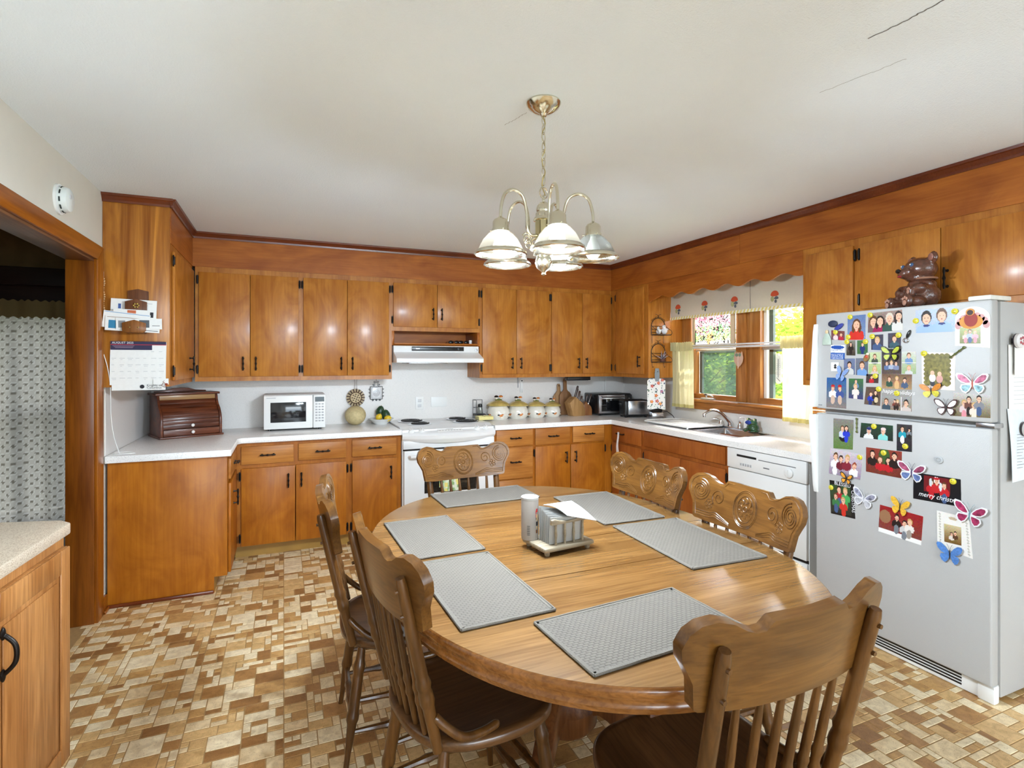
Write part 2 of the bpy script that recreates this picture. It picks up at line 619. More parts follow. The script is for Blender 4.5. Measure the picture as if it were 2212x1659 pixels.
TM = [tilemat('tile_cream', (244, 226, 190), (170, 140, 110)), tilemat('tile_pale', (238, 214, 172), (160, 125, 95)),
      tilemat('tile_tan', (218, 180, 124), (150, 115, 85)), tilemat('tile_gold', (200, 156, 98), (140, 105, 75)),
      tilemat('tile_brown', (178, 132, 80), (120, 90, 70)), tilemat('tile_umber', (156, 112, 66), (110, 80, 60))]
LIGHT, DARK = ([0, 1, 2], [50, 30, 14]), ([2, 3, 4, 5], [34, 28, 26, 14])
fl = MB().box(-3.6, XR + 0.12, YF - 0.1, YW + 0.1, -0.05, 0.0).build('floor', grout)
struct(fl)
G = 0.0290
CLS = {}
def pack(n, rnd):
    g = [[0] * n for _ in range(n)]
    out = []
    sizes = [(4, 4), (4, 3), (3, 3), (4, 2), (3, 2), (2, 3), (2, 2), (3, 1), (2, 1), (1, 2), (1, 1), (4, 1)]
    wt = [2, 4, 4, 8, 12, 6, 9, 7, 6, 3, 2, 3]
    for y in range(n):
        for x in range(n):
            if g[y][x]:
                continue
            opt = []
            for (w_, h_), q in zip(sizes, wt):
                if x + w_ <= n and y + h_ <= n and all(not g[y + j][x + i] for j in range(h_) for i in range(w_)):
                    opt.append(((w_, h_), q))
            (w_, h_) = rnd.choices([o[0] for o in opt], [o[1] for o in opt])[0]
            for j in range(h_):
                for i in range(w_):
                    g[y + j][x + i] = 1
            out.append((x, y, w_, h_))
    return out
rnd = random.Random(21)
sy_, cy_ = math.sin(R(22.95)), math.cos(R(22.95))
tiles = []
NM = 12
for mx_ in range(int(-1.0 / (NM * G)) - 1, int(XR / (NM * G)) + 1):
    for my_ in range(int(-1.3 / (NM * G)) - 1, int(YW / (NM * G)) + 1):
        for (x, y, w_, h_) in pack(NM, rnd):
            x0, y0 = (mx_ * NM + x) * G, (my_ * NM + y) * G
            x1, y1 = x0 + w_ * G, y0 + h_ * G
            if x0 < XL - 0.1 or x1 > XR or y0 < -1.3 or y1 > YW:
                continue
            cx, cy = (x0 + x1) / 2, (y0 + y1) / 2
            d = cx * sy_ + cy * cy_
            a = cx * cy_ - cy * sy_
            u = 1106 + 1164 * a / max(d, 0.01); v = 781 + 1164 * 1.4 / max(d, 0.01)
            vis = d > 0.3 and 120 < u < 2212 and v < 1659 and cy < 4.24 and cx < 2.8 and not (cx < XBL and cy > YEB)
            # pieces lying under the table or its chairs are hidden from view
            if ((cx - 0.95) / 0.95) ** 2 + ((cy - 1.55) / 1.25) ** 2 < 1:
                vis = False
            area_px = (w_ * h_) / d ** 3 if vis else 0
            gx_, gy_ = mx_ * NM + x, my_ * NM + y
            nb = [CLS.get((gx_ - 1, gy_ + j)) for j in range(h_)] + [CLS.get((gx_ + i, gy_ - 1)) for i in range(w_)]
            nl, nd = nb.count(0), nb.count(1)
            cls = 1 if rnd.random() < (0.5 + 0.42 * (nl - nd) / max(1, nl + nd)) else 0
            for j in range(h_):
                for i in range(w_):
                    CLS[(gx_ + i, gy_ + j)] = cls
            k = rnd.choices(*(DARK if cls else LIGHT))[0]
            tiles.append((area_px, x0, x1, y0, y1, k))
tiles.sort(key=lambda q: -q[0])
def tile_geo(mb, x0, x1, y0, y1, mi):
    g, h, e = 0.0019, 0.0012, 0.0013
    X0, X1, Y0, Y1 = x0 + g, x1 - g, y0 + g, y1 - g
    mb.add([(X0, Y0, 0), (X1, Y0, 0), (X1, Y1, 0), (X0, Y1, 0), (X0 + e, Y0 + e, h), (X1 - e, Y0 + e, h), (X1 - e, Y1 - e, h), (X0 + e, Y1 - e, h)],
           [(4, 5, 6, 7), (0, 1, 5, 4), (1, 2, 6, 5), (2, 3, 7, 6), (3, 0, 4, 7)], mi)
TMESH = {}
for (_, x0, x1, y0, y1, k) in tiles[:290]:
    key = (round((x1 - x0) / G), round((y1 - y0) / G), k)
    c = ((x0 + x1) / 2, (y0 + y1) / 2)
    if key not in TMESH:
        mb = MB()
        tile_geo(mb, x0 - c[0], x1 - c[0], y0 - c[1], y1 - c[1], 0)
        o = mb.build('tile', TM[k], fl, local=True)
        o.location = (c[0], c[1], 0)
        TMESH[key] = o.data
    else:
        inst(TMESH[key], 'tile', fl, (c[0], c[1], 0))
mb = MB()
for (_, x0, x1, y0, y1, k) in tiles[290:]:
    tile_geo(mb, x0, x1, y0, y1, k)
stuff(mb.build('tile_field', TM, fl, weld=False))

# ------------------------------------------------------------------ ceiling and walls
ce = MB().box(-3.6, XR + 0.12, YF - 0.1, YW + 0.1, CEIL, CEIL + 0.1).build('ceiling', ceil_m)
struct(ce)
crack_m = M('crack_shadow', (120, 118, 118), rough=0.95, var=0.1)
def crack(pts, w0):
    mb = MB()
    rr = random.Random(len(pts) + int(w0 * 1e5))
    q = []
    for (a, b) in zip(pts[:-1], pts[1:]):
        for i in range(8):
            t = i / 8
            q.append((a[0] + (b[0] - a[0]) * t + rr.uniform(-.004, .004), a[1] + (b[1] - a[1]) * t + rr.uniform(-.004, .004)))
    q.append(pts[-1])
    for (a, b) in zip(q[:-1], q[1:]):
        dx, dy = b[0] - a[0], b[1] - a[1]
        l = math.hypot(dx, dy) or 1
        nx, ny = -dy / l * w0, dx / l * w0
        mb.add([(a[0] - nx, a[1] - ny, CEIL - .0006), (a[0] + nx, a[1] + ny, CEIL - .0006), (b[0] + nx, b[1] + ny, CEIL - .0006), (b[0] - nx, b[1] - ny, CEIL - .0006)], [(0, 1, 2, 3)])
    return mb.build('crack', crack_m, ce)
crack([(1.60, 0.70), (1.58, 0.86), (1.578, 0.94), (1.565, 1.04)], 0.0022)
crack([(1.78, 1.06), (1.76, 1.16), (1.724, 1.315)], 0.0008)
crack([(0.845, 1.85), (0.83, 1.90), (0.808, 1.983)], 0.0007)

DY0, DY1, DZ = 2.38, 3.53, 1.955        # doorway to the dining room
mb = MB()
mb.box(-1.04, XL, YF, DY0, 0, CEIL); mb.box(-1.04, XL, DY1, YW, 0, CEIL); mb.box(-1.04, XL, DY0, DY1, DZ, CEIL)
wl = struct(mb.build('wall_left', cream_wall))
wb = struct(MB().box(-1.04, XR + 0.12, YW, YW + 0.12, 0, CEIL).build('wall_back', white_wall))
WY0, WY1, WZ0, WZ1 = 2.46, 3.80, 1.075, 1.92
mb = MB()
mb.box(XR, XR + 0.12, YF, WY0, 0, CEIL); mb.box(XR, XR + 0.12, WY1, YW, 0, CEIL)
mb.box(XR, XR + 0.12, WY0, WY1, 0, WZ0); mb.box(XR, XR + 0.12, WY0, WY1, WZ1, CEIL)
wr = struct(mb.build('wall_right', white_wall))
mb = MB()
mb.box(-1.04, -0.52, YF - 0.1, YF, 0, CEIL); mb.box(2.92, XR + 0.12, YF - 0.1, YF, 0, CEIL)
mb.box(-0.52, 2.92, YF - 0.1, YF, 0, 0.32); mb.box(-0.52, 2.92, YF - 0.1, YF, 2.24, CEIL)
struct(mb.build('wall_front', cream_wall))
# white laminate splashback on the left wall, above the worktop
struct(MB().box(XL, XL + 0.005, YEB, YW, ZC, 1.253).build('splashback_left', white_wall))
# doorway lining and casing
lin_m = wood('lining_wood', (104, 52, 10), (150, 84, 18), 'z', rough=0.35, coat=0.3, along=0.8, across=8, streak=0.2)
mb = MB().box(-1.055, XL + 0.001, DY1 - 0.02, DY1, 0, DZ)
struct(mb.build('trim_1', lin_m, None, bevel=0.002))
mb = MB().box(-1.055, XL + 0.001, DY0, DY1 - 0.02, DZ - 0.02, DZ)
struct(mb.build('trim_2', wood('lining_head', (90, 62, 44), (124, 84, 56), 'y', rough=0.4, coat=0.2), None, bevel=0.002))
cs = MB()
cs.prism([(DY1 - 0.012, 0), (DY1 + 0.088, 0), (DY1 + 0.088, DZ + 0.072), (DY1 - 0.012, DZ - 0.008)], 'x', XL, XL + 0.017)
struct(cs.build('trim_3', casing, None, bevel=0.003))
cs = MB()
cs.prism([(DY0 - 0.08, DZ + 0.072), (DY1 + 0.088, DZ + 0.072), (DY1 - 0.012, DZ - 0.008), (DY0 - 0.08, DZ - 0.008)], 'x', XL, XL + 0.017)
struct(cs.build('trim_4', casing_y, None, bevel=0.003))
mb = MB().box(XL, XL + 0.014, DY1 + 0.09, YEB, 0, 0.085)
mb.box(XL + 0.014, XL + 0.026, DY1 + 0.09, YEB, 0, 0.018)
struct(mb.build('baseboard_left', casing_y, None, bevel=0.003))

# ------------------------------------------------------------------ dining room seen through the doorway
wallp = M('brown_wallpaper', (120, 92, 58), rough=0.9, var=0.18, scale=9, bump=0.2)
mb = MB()
WX0, WX1 = -2.9, -1.2
mb.box(-3.6, WX0, YW, YW + 0.12, 0, CEIL); mb.box(WX1, -1.04, YW, YW + 0.12, 0, CEIL)
mb.box(WX0, WX1, YW, YW + 0.12, 0, 0.3); mb.box(WX0, WX1, YW, YW + 0.12, 1.78, CEIL)
struct(mb.build('wall_far', wallp))
struct(MB().box(-3.72, -3.6, 0.9, YW + 0.12, 0, CEIL).build('wall_far_side', wallp))
struct(MB().box(-3.6, -1.04, 0.8, 0.9, 0, CEIL).build('wall_far_front', wallp))
ledge = wood('dark_cornice', (26, 12, 8), (44, 20, 12), 'x', rough=0.4)
t = thing('window_cornice', 'dark brown wooden cornice board above the lace curtain in the dining room', 'cornice', (-2.05, 4.75, 1.80))
MB().box(-3.4, -1.05, 4.70, 4.833, 1.925, 2.05).build('cornice_board', ledge, t, bevel=0.006)
MB().box(-3.4, -1.05, 4.74, 4.833, 1.80, 1.925).build('fascia', wood('dark_fascia', (38, 14, 8), (54, 22, 12), 'x', rough=0.5), t, bevel=0.004)
# lace curtain: gathered sheet with a honeycomb of woven dots
def cur_shape(x, z, amp=0.028, fr=26.0):
    return math.sin(x * fr + 1.3 * math.sin(x * 5.1)) * amp * (0.55 + 0.45 * math.sin(x * 3.3 + z)) + 0.006 * math.sin(x * 61 + z * 2)
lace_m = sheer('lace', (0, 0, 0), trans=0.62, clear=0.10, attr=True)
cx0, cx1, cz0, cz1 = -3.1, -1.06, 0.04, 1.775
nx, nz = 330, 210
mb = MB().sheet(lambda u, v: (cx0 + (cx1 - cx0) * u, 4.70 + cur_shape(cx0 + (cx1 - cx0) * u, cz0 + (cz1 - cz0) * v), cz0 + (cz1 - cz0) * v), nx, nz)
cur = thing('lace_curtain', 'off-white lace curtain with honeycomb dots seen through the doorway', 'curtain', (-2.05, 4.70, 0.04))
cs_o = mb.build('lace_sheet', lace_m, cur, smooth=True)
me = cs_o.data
ca = me.color_attributes.new('Col', 'FLOAT_COLOR', 'POINT')
off = origin(cur)
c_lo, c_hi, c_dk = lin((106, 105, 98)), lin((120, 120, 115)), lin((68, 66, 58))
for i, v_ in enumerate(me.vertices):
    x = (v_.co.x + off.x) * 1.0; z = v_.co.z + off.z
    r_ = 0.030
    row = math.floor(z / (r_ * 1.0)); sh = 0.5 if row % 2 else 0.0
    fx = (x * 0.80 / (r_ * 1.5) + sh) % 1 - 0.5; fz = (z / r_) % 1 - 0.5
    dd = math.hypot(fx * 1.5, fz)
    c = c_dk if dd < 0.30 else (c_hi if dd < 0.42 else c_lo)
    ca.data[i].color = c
hd = MB().sheet(lambda u, v: (cx0 + (cx1 - cx0) * u, 4.645 + 0.8 * cur_shape(cx0 + (cx1 - cx0) * u, 1.8, 0.03, 44), 1.70 + 0.115 * v + 0.006 * math.sin(u * 300)), 330, 6, th=0.004)
hd.build('gathered_heading', sheer('lace_heading', (150, 128, 88), trans=0.15), cur, smooth=True)
MB().tube([(-3.3, 4.715, 1.765), (-1.05, 4.715, 1.765)], 0.011, 10).build('rod', M('brass_rod', (150, 120, 70), rough=0.4, metal=0.8), cur, smooth=True)
mb = MB()
for x in (WX0, (WX0 + WX1) / 2 - 0.02, WX1 - 0.04):
    mb.box(x, x + 0.04, YW + 0.03, YW + 0.08, 0.3, 1.78)
for z in (0.3, 1.04, 1.74):
    mb.box(WX0, WX1, YW + 0.03, YW + 0.08, z, z + 0.04)
w3 = struct(mb.build('window_2', white_p, None))
for k in range(2):
    a = WX0 + 0.04 + k * 0.85
    MB().box(a, a + 0.79, YW + 0.05, YW + 0.056, 0.34, 1.74).build('pane', pane_glass, w3)

# ------------------------------------------------------------------ cabinetry
def pull_mesh():
    mb = MB()
    L_ = 0.052
    pts, rs = [], []
    for i in range(17):
        t = -1 + i / 8
        pts.append((0, -0.026, t * L_))
        rs.append(0.0042 + 0.0022 * (0.5 + 0.5 * math.cos(t * PI * 3)) + (0.002 if abs(t) < 0.1 else 0))
    mb.tube(pts, rs, 8)
    for s in (-1, 1):
        mb.tube([(0, 0, s * 0.038), (0, -0.008, s * 0.038), (0, -0.026, s * 0.038)], [0.008, 0.0045, 0.004], 8)
    o = mb.build('handle', blackm, None, smooth=True)
    me = o.data
    bpy.data.objects.remove(o)
    return me
def hinge_mesh():
    mb = MB()
    h, w_ = 0.034, 0.0065
    mb.prism([(-w_, -h * .75), (0, -h), (w_, -h * .75), (w_, h * .75), (0, h), (-w_, h * .75)], 'y', -0.006, 0.0)
    mb.tube([(0, -0.007, -h * .7), (0, -0.007, h * .7)], 0.0055, 8)
    o = mb.build('hinge', blackm, None, smooth=True)
    me = o.data
    bpy.data.objects.remove(o)
    return me
PULL, HINGE = pull_mesh(), hinge_mesh()

def door(fr, root, u0, u1, z0, z1, mat, handle=None, hinge=None, horizontal=False, name='door', th=0.017, hz=None):
    """slab door or drawer front with iron pull and hinges"""
    mb = MB()
    fr.box(mb, u0, u1, z0, z1, 0.001, th)
    d = mb.build(name, mat, root, bevel=0.0025)
    if handle is not None:
        hu, hzz = handle
        inst(PULL, 'handle', d, fr.p(hu, hzz, th), (0, R(90) if horizontal else 0, fr.rz))
    if hinge:
        hu = u0 - 0.009 if hinge == 'l' else u1 + 0.009
        for k in (0.055, (z1 - z0) - 0.055):
            inst(HINGE, 'hinge', d, fr.p(hu, z0 + k, 0.008), (0, 0, fr.rz))
    return d

def carcase(fr, root, u0, u1, z0, z1, depth, openings, mat, name='face_frame', side=None, back=True):
    """box behind the face plus a face frame 6 mm proud between openings (list of u0,u1,z0,z1)"""
    mb = MB()
    us = sorted({u0, u1} | {o[0] for o in openings} | {o[1] for o in openings})
    zs = sorted({z0, z1} | {o[2] for o in openings} | {o[3] for o in openings})
    for i in range(len(us) - 1):
        for j in range(len(zs) - 1):
            cu, cz = (us[i] + us[i + 1]) / 2, (zs[j] + zs[j + 1]) / 2
            if any(o[0] < cu < o[1] and o[2] < cz < o[3] for o in openings):
                continue
            fr.box(mb, us[i], us[i + 1], zs[j], zs[j + 1], -0.019, 0.0)
    ff = mb.build(name, mat, root)
    b = MB()
    th = 0.016
    fr.box(b, u0, u0 + th, z0, z1, -depth, -0.019); fr.box(b, u1 - th, u1, z0, z1, -depth, -0.019)
    fr.box(b, u0 + th, u1 - th, z0, z0 + th, -depth, -0.019); fr.box(b, u0 + th, u1 - th, z1 - th, z1, -depth, -0.019)
    fr.box(b, u0 + th, u1 - th, z0 + th, z1 - th, -depth, -depth + 0.006)
    b.build('carcass', side or mat, root)
    return ff

Z0U, Z1U, ZS = 1.255, 2.090, 2.090
DZ0, DZ1 = 1.288, 2.050
G_UP = 'birch upper cupboards'
DEP = YW - YU - 0.002
def upper2(u0, u1, a0, a1, b0, b1, label, handles=True):
    t = thing('upper_cabinet', label, 'cabinet', ((u0 + u1) / 2, (YU + YW) / 2, Z0U), 0, G_UP)
    carcase(FB, t, u0, u1, Z0U, Z1U, DEP, [(a0 + .01, b1 - .01, DZ0 + .01, DZ1 - .01)], cabz)
    door(FB, t, a0, a1, DZ0, DZ1, cabz, (a1 - 0.045, 1.385), 'l')
    door(FB, t, b0, b1, DZ0, DZ1, cabz, (b0 + 0.038, 1.385), 'r')
    return t
upper2(-0.592, 0.122, -0.567, -0.233, -0.230, 0.104, 'double-door birch upper cabinet nearest the left corner, above the breadbox and microwave')
upper2(0.122, 0.822, 0.140, 0.465, 0.468, 0.796, 'double-door birch upper cabinet left of the range hood, with bright sheen on its doors')
t = thing('upper_cabinet', 'short birch upper cabinet with two doors and open niche over the range hood', 'cabinet', (1.205, 4.66, 1.53), 0, G_UP)
carcase(FB, t, 0.822, 1.590, 1.655, Z1U, DEP, [(0.842, 1.566, 1.70, 2.04)], cabz)
door(FB, t, 0.833, 1.202, 1.690, 2.052, cabz, (1.165, 1.800), 'l')
door(FB, t, 1.205, 1.573, 1.690, 2.052, cabz, (1.240, 1.800), 'r')
mb = MB()
FB.box(mb, 0.822, 0.842, 1.535, 1.655, -DEP, 0); FB.box(mb, 1.570, 1.590, 1.535, 1.655, -DEP, 0); FB.box(mb, 0.842, 1.570, 1.535, 1.555, -DEP, 0)
mb.build('niche_shelf', cabx, t, bevel=0.002)
mb = MB(); FB.box(mb, 0.842, 1.570, 1.555, 1.655, -DEP, -DEP + 0.01); mb.build('niche_back', cabx, t)
upper2(1.590, 2.285, 1.612, 1.938, 1.941, 2.270, 'double-door birch upper cabinet right of the hood, above the canisters')
upper2(2.285, 2.958, 2.299, 2.622, 2.626, 2.943, 'double-door birch upper cabinet beside the right corner, above the knife block and toaster oven')
# left return: end panel, one door
t = thing('upper_cabinet', 'birch upper cabinet on the left wall with tall figured end panel behind the calendar', 'cabinet', (-0.77, 4.07, Z0U), 0, G_UP)
mb = MB().box(XL + 0.001, XUL, YEL, YEL + 0.018, Z0U, CEIL - 0.002)
mb.build('end_panel', figz, t, bevel=0.002)
carcase(FL, t, YEL + 0.018, YU + 0.0, Z0U, Z1U, XUL - XL - 0.002, [(3.73, 4.44, DZ0 + .01, DZ1 - .01)], cabz)
door(FL, t, 3.715, 4.450, DZ0, DZ1, cabz, (4.25, 1.385), 'l')
# right corner unit and end panel next to the window
DEPR = XR - XUR - 0.002
t = thing('upper_cabinet', 'single-door birch upper cabinet in the right corner beside the window', 'cabinet', (3.15, 4.2, Z0U), 0, G_UP)
carcase(FR, t, -YU - 0.012, -3.914, Z0U, Z1U, DEPR, [(-4.38, -3.97, DZ0 + .01, DZ1 - .01)], cabz)
door(FR, t, -4.388, -3.955, DZ0, DZ1 + 0.015, cabz, (-4.005, 1.40), 'l')
MB().box(XUR, XR - 0.001, 3.902, 3.914, Z0U, Z1U).build('end_panel', wood('warm_end_panel', (168, 98, 30), (204, 136, 58), 'z', rough=0.25, coat=0.5), t, bevel=0.002)
# tall unit between window and fridge, and the unit over the fridge
t = thing('upper_cabinet', 'single-door birch upper cabinet between the window and the fridge', 'cabinet', (3.15, 2.2, Z0U), 0, G_UP)
carcase(FR, t, -2.367, -2.018, Z0U, Z1U, DEPR, [(-2.325, -2.05, DZ0 + .01, DZ1 - .01)], cabz)
door(FR, t, -2.338, -2.040, DZ0, DZ1, cabz, None, 'r')
t = thing('upper_cabinet', 'wide birch cabinet above the fridge, behind the ceramic bear', 'cabinet', (3.15, 1.6, 1.655), 0, G_UP)
carcase(FR, t, -2.018, -1.14, 1.655, Z1U, DEPR, [(-1.99, -1.19, 1.70, 2.04)], cabz)
door(FR, t, -1.999, -1.602, 1.690, 2.052, cabz, None, 'l')
door(FR, t, -1.599, -1.180, 1.690, 2.052, cabz, (-1.572, 1.80), 'r')
# soffit (bulkhead) panels and crown trim
sf = MB()
FB.box(sf, XUL, XUR + 0.0, ZS, CEIL - 0.001, -DEP, 0.007)
struct(sf.build('trim_5', cabx, None))
sf = MB(); FL.box(sf, YEL + 0.018, YU - 0.007, ZS, CEIL - 0.001, -0.3, 0.004); struct(sf.build('trim_6', caby, None))
sf = MB(); FR.box(sf, -YU + 0.007, -2.865, ZS, CEIL - 0.001, -DEPR, 0.007); struct(sf.build('trim_7', caby, None))
sf = MB(); FR.box(sf, -2.863, -1.135, ZS, CEIL - 0.001, -DEPR, 0.007); struct(sf.build('trim_8', caby, None))
crown = [(0.0, 0.0), (0.008, 0.0), (0.010, 0.012), (0.020, 0.030), (0.026, 0.034), (0.030, 0.046), (0.0, 0.046)]
def crown_run(fr, u0, u1, d0, nm):
    mb = MB()
    n = len(crown)
    vs = [fr.p(u0, CEIL - 0.047 + z, d0 + d) for d, z in crown] + [fr.p(u1, CEIL - 0.047 + z, d0 + d) for d, z in crown]
    mb.add(vs, [list(range(n)), list(range(2 * n - 1, n - 1, -1))] + [(i, (i + 1) % n, n + (i + 1) % n, n + i) for i in range(n)])
    return struct(mb.build(nm, trimw, None))
crown_run(FB, XUL, XUR, 0.007, 'trim_9')
crown_run(FL, YEL - 0.02, YU, 0.004, 'trim_10')
crown_run(FR, -YU, -1.135, 0.007, 'trim_11')
crown_run(Frame((0, YEL, 0), (1, 0, 0), (0, -1, 0)), XL, XUL + 0.02, 0.0, 'trim_12')
# scalloped board over the sink window
mb = MB()
pts = [(-3.902, ZS), (-3.902, 1.918), (-3.74, 1.965)]
for i in range(0, 93):
    y = 3.72 - i * (3.72 - 2.368) / 92
    pts.append((-y, 1.950 + 0.016 * math.cos(2 * PI * (y - 3.25) / 0.245)))
pts += [(-2.368, ZS)]
n = len(pts)
vs = [FR.p(u, z, 0.0) for u, z in pts] + [FR.p(u, z, -0.018) for u, z in pts]
mb.add(vs, [list(range(n)), list(range(2 * n - 1, n - 1, -1))] + [(i, (i + 1) % n, n + (i + 1) % n, n + i) for i in range(n)])
tag(mb.build('scalloped_valance_board', caby, None, top=True), 'scalloped birch valance board between the cabinets above the window', 'board')

# ---------------- base units
G_LO = 'birch base cupboards'
ZB0, ZB1 = 0.098, ZC - 0.040
BDEP = YW - YB - 0.004
cabl = wood('birch_base', (156, 88, 16), (184, 112, 26), 'z', rough=0.42, coat=0.1, along=2.2, across=4.0, streak=0.12, fine=70, dist=2.4)
cabd = wood('birch_drawer', (166, 102, 38), (198, 134, 64), 'x', rough=0.42, coat=0.1, along=1.6, across=6, streak=0.16, fine=80, dist=1.6)
def toe(fr, root, u0, u1):
    mb = MB(); fr.box(mb, u0, u1, 0, ZB0, -0.09, -0.07); mb.build('toe_kick', M('toe_board', (168, 128, 56), rough=0.5, var=0.1, scale=9), root)
t = thing('base_cabinet', 'birch base cabinet with two drawers over two doors under the microwave', 'cabinet', (0.08, 4.5, 0), 0, G_LO)
carcase(FBB, t, XBL, 0.452, ZB0, ZB1, BDEP, [(-.265, .42, .12, .635), (-.265, .055, .685, .79), (.11, .42, .685, .79)], cabl)
door(FBB, t, -0.276, 0.066, 0.674, 0.800, cabd, (-0.105, 0.737), None, True, 'drawer')
door(FBB, t, 0.098, 0.432, 0.678, 0.802, cabd, (0.265, 0.740), None, True, 'drawer')
door(FBB, t, -0.276, 0.076, 0.100, 0.646, cabl, (0.030, 0.545), 'l')
door(FBB, t, 0.081, 0.433, 0.100, 0.650, cabl, (0.118, 0.545), 'r')
toe(FBB, t, XBL, 0.452)
t = thing('base_cabinet', 'narrow birch base cabinet with one drawer and door left of the stove', 'cabinet', (0.65, 4.5, 0), 0, G_LO)
carcase(FBB, t, 0.452, 0.846, ZB0, ZB1, BDEP, [(.485, .80, .12, .64), (.485, .80, .685, .79)], cabl)
door(FBB, t, 0.475, 0.808, 0.678, 0.806, cabd, (0.642, 0.742), None, True, 'drawer')
door(FBB, t, 0.477, 0.812, 0.100, 0.653, cabl, (0.765, 0.545), 'l')
toe(FBB, t, 0.452, 0.846)
t = thing('base_cabinet', 'birch base cabinet of stacked drawers right of the stove', 'cabinet', (1.81, 4.5, 0), 0, G_LO)
carcase(FBB, t, 1.624, 1.992, ZB0, ZB1, BDEP, [(1.655, 1.97, .69, .81), (1.655, 1.97, .415, .66), (1.655, 1.97, .13, .39)], cabl)
door(FBB, t, 1.645, 1.982, 0.680, 0.818, cabd, (1.815, 0.748), None, True, 'drawer')
door(FBB, t, 1.645, 1.982, 0.404, 0.668, cabd, (1.815, 0.545), None, True, 'drawer')
door(FBB, t, 1.645, 1.982, 0.120, 0.392, cabd, (1.815, 0.260), None, True, 'drawer')
toe(FBB, t, 1.624, 1.992)
t = thing('base_cabinet', 'birch base cabinet with two drawers over two doors in the right corner', 'cabinet', (2.37, 4.5, 0), 0, G_LO)
carcase(FBB, t, 1.992, XBR, ZB0, ZB1, BDEP, [(2.02, 2.70, .12, .65), (2.02, 2.33, .685, .805), (2.39, 2.69, .685, .805)], cabl)
door(FBB, t, 2.007, 2.347, 0.676, 0.820, cabd, (2.175, 0.748), None, True, 'drawer')
door(FBB, t, 2.378, 2.705, 0.678, 0.820, cabd, (2.54, 0.750), None, True, 'drawer')
door(FBB, t, 2.007, 2.352, 0.110, 0.662, cabl, (2.305, 0.555), 'l')
door(FBB, t, 2.358, 2.709, 0.110, 0.662, cabl, (2.400, 0.555), 'r')
toe(FBB, t, 1.992, XBR)
# left return with end panel and toe notch
t = thing('base_cabinet', 'birch base cabinet with wide plain end panel beside the doorway', 'cabinet', (-0.62, 4.2, 0), 0, G_LO)
mb = MB().prism([(XL + 0.012, 0), (XBL - 0.07, 0), (XBL - 0.07, ZB0), (XBL, ZB0), (XBL, ZB1), (XL + 0.012, ZB1)], 'y', YEB, YEB + 0.018)
mb.build('end_panel', cabl, t, bevel=0.002)
MB().box(XL + 0.012, XBL - 0.07, YEB - 0.012, YEB, 0, 0.022).build('shoe_moulding', trimw, t, bevel=0.006)
carcase(FLB, t, YEB + 0.018, YB, ZB0, ZB1, XBL - XL - 0.02, [(3.76, 4.19, .12, .64), (3.76, 4.19, .685, .79)], cabl)
door(FLB, t, 3.745, 4.20, 0.676, 0.800, cabd, (3.99, 0.737), None, True, 'drawer')
door(FLB, t, 3.745, 4.20, 0.100, 0.650, cabl, (3.93, 0.52), 'r')
toe(FLB, t, YEB + 0.018, YB)
# window side: drawer unit, sink unit
cabr = wood('birch_sinkside', (146, 76, 26), (174, 100, 40), 'z', rough=0.42, coat=0.1, along=2.0, across=4.0, streak=0.12, fine=70, dist=2.0)
RD = XR - XBR - 0.004
t = thing('base_cabinet', 'reddish birch base cabinet with one drawer left of the sink cabinet', 'cabinet', (3.05, 4.0, 0), 0, G_LO)
carcase(FRB, t, -YB, -3.757, ZB0, ZB1, RD, [(-4.20, -3.80, .12, .64), (-4.20, -3.80, .685, .80)], cabr)
door(FRB, t, -4.215, -3.780, 0.680, 0.810, cabr, (-4.06, 0.752), None, True, 'drawer')
door(FRB, t, -4.215, -3.780, 0.110, 0.660, cabr, None, 'l')
toe(FRB, t, -YB, -3.757)
t = thing('base_cabinet', 'reddish birch sink cabinet with false front between drawer unit and dishwasher', 'cabinet', (3.05, 3.28, 0), 0, G_LO)
carcase(FRB, t, -3.757, -2.808, ZB0, ZB1, RD, [(-3.72, -2.85, .12, .64)], cabr)
door(FRB, t, -3.735, -2.832, 0.690, 0.812, cabr, None, None, True, 'false_front')
door(FRB, t, -3.735, -3.287, 0.110, 0.660, cabr, None, 'l')
door(FRB, t, -3.280, -2.832, 0.110, 0.660, cabr, None, 'r')
toe(FRB, t, -3.757, -2.808)

# ---------------- worktops
ZT = ZC - 0.040
mb = MB()
pl = [(XL + 0.006, YEB - 0.03), (XBL + 0.024, YEB - 0.03), (XBL + 0.024, YB - 0.068), (XBL + 0.046, YB - 0.036), (0.848, YB - 0.036), (0.848, YW - 0.001), (XL + 0.006, YW - 0.001)]
mb.prism(pl, 'z', ZT, ZC)
wk = tag(mb.build('worktop', counter_m, None, bevel=0.004, top=True), 'white laminate worktop running from the doorway corner to the stove', 'countertop')
SK = (2.93, 3.26, 2.86, 3.74)          # sink cut-out  x0 x1 y0 y1
XF = XBR - 0.032
mb = MB()
def slab(x0, x1, y0, y1):
    mb.box(x0, x1, y0, y1, ZT, ZC)
xs = [1.626, XF, SK[0], SK[1], XR - 0.001]
ys = [2.075, SK[2], SK[3], YB - 0.036, YW - 0.001]
for i in range(4):
    for j in range(4):
        if i == 0 and j < 3:
            continue
        if i == 2 and j == 1:
            continue
        slab(xs[i], xs[i + 1], ys[j], ys[j + 1])
bm = bmesh.new()
wk2 = mb.build('worktop', counter_m, None, top=True)
bm.from_mesh(wk2.data)
bmesh.ops.remove_doubles(bm, verts=bm.verts, dist=1e-4)
seen = {}
for f_ in list(bm.faces):
    k = tuple(round(x, 4) for x in f_.calc_center_median())
    seen.setdefault(k, []).append(f_)
bmesh.ops.delete(bm, geom=[f_ for q in seen.values() if len(q) > 1 for f_ in q], context='FACES_ONLY')
bm.to_mesh(wk2.data); bm.free()
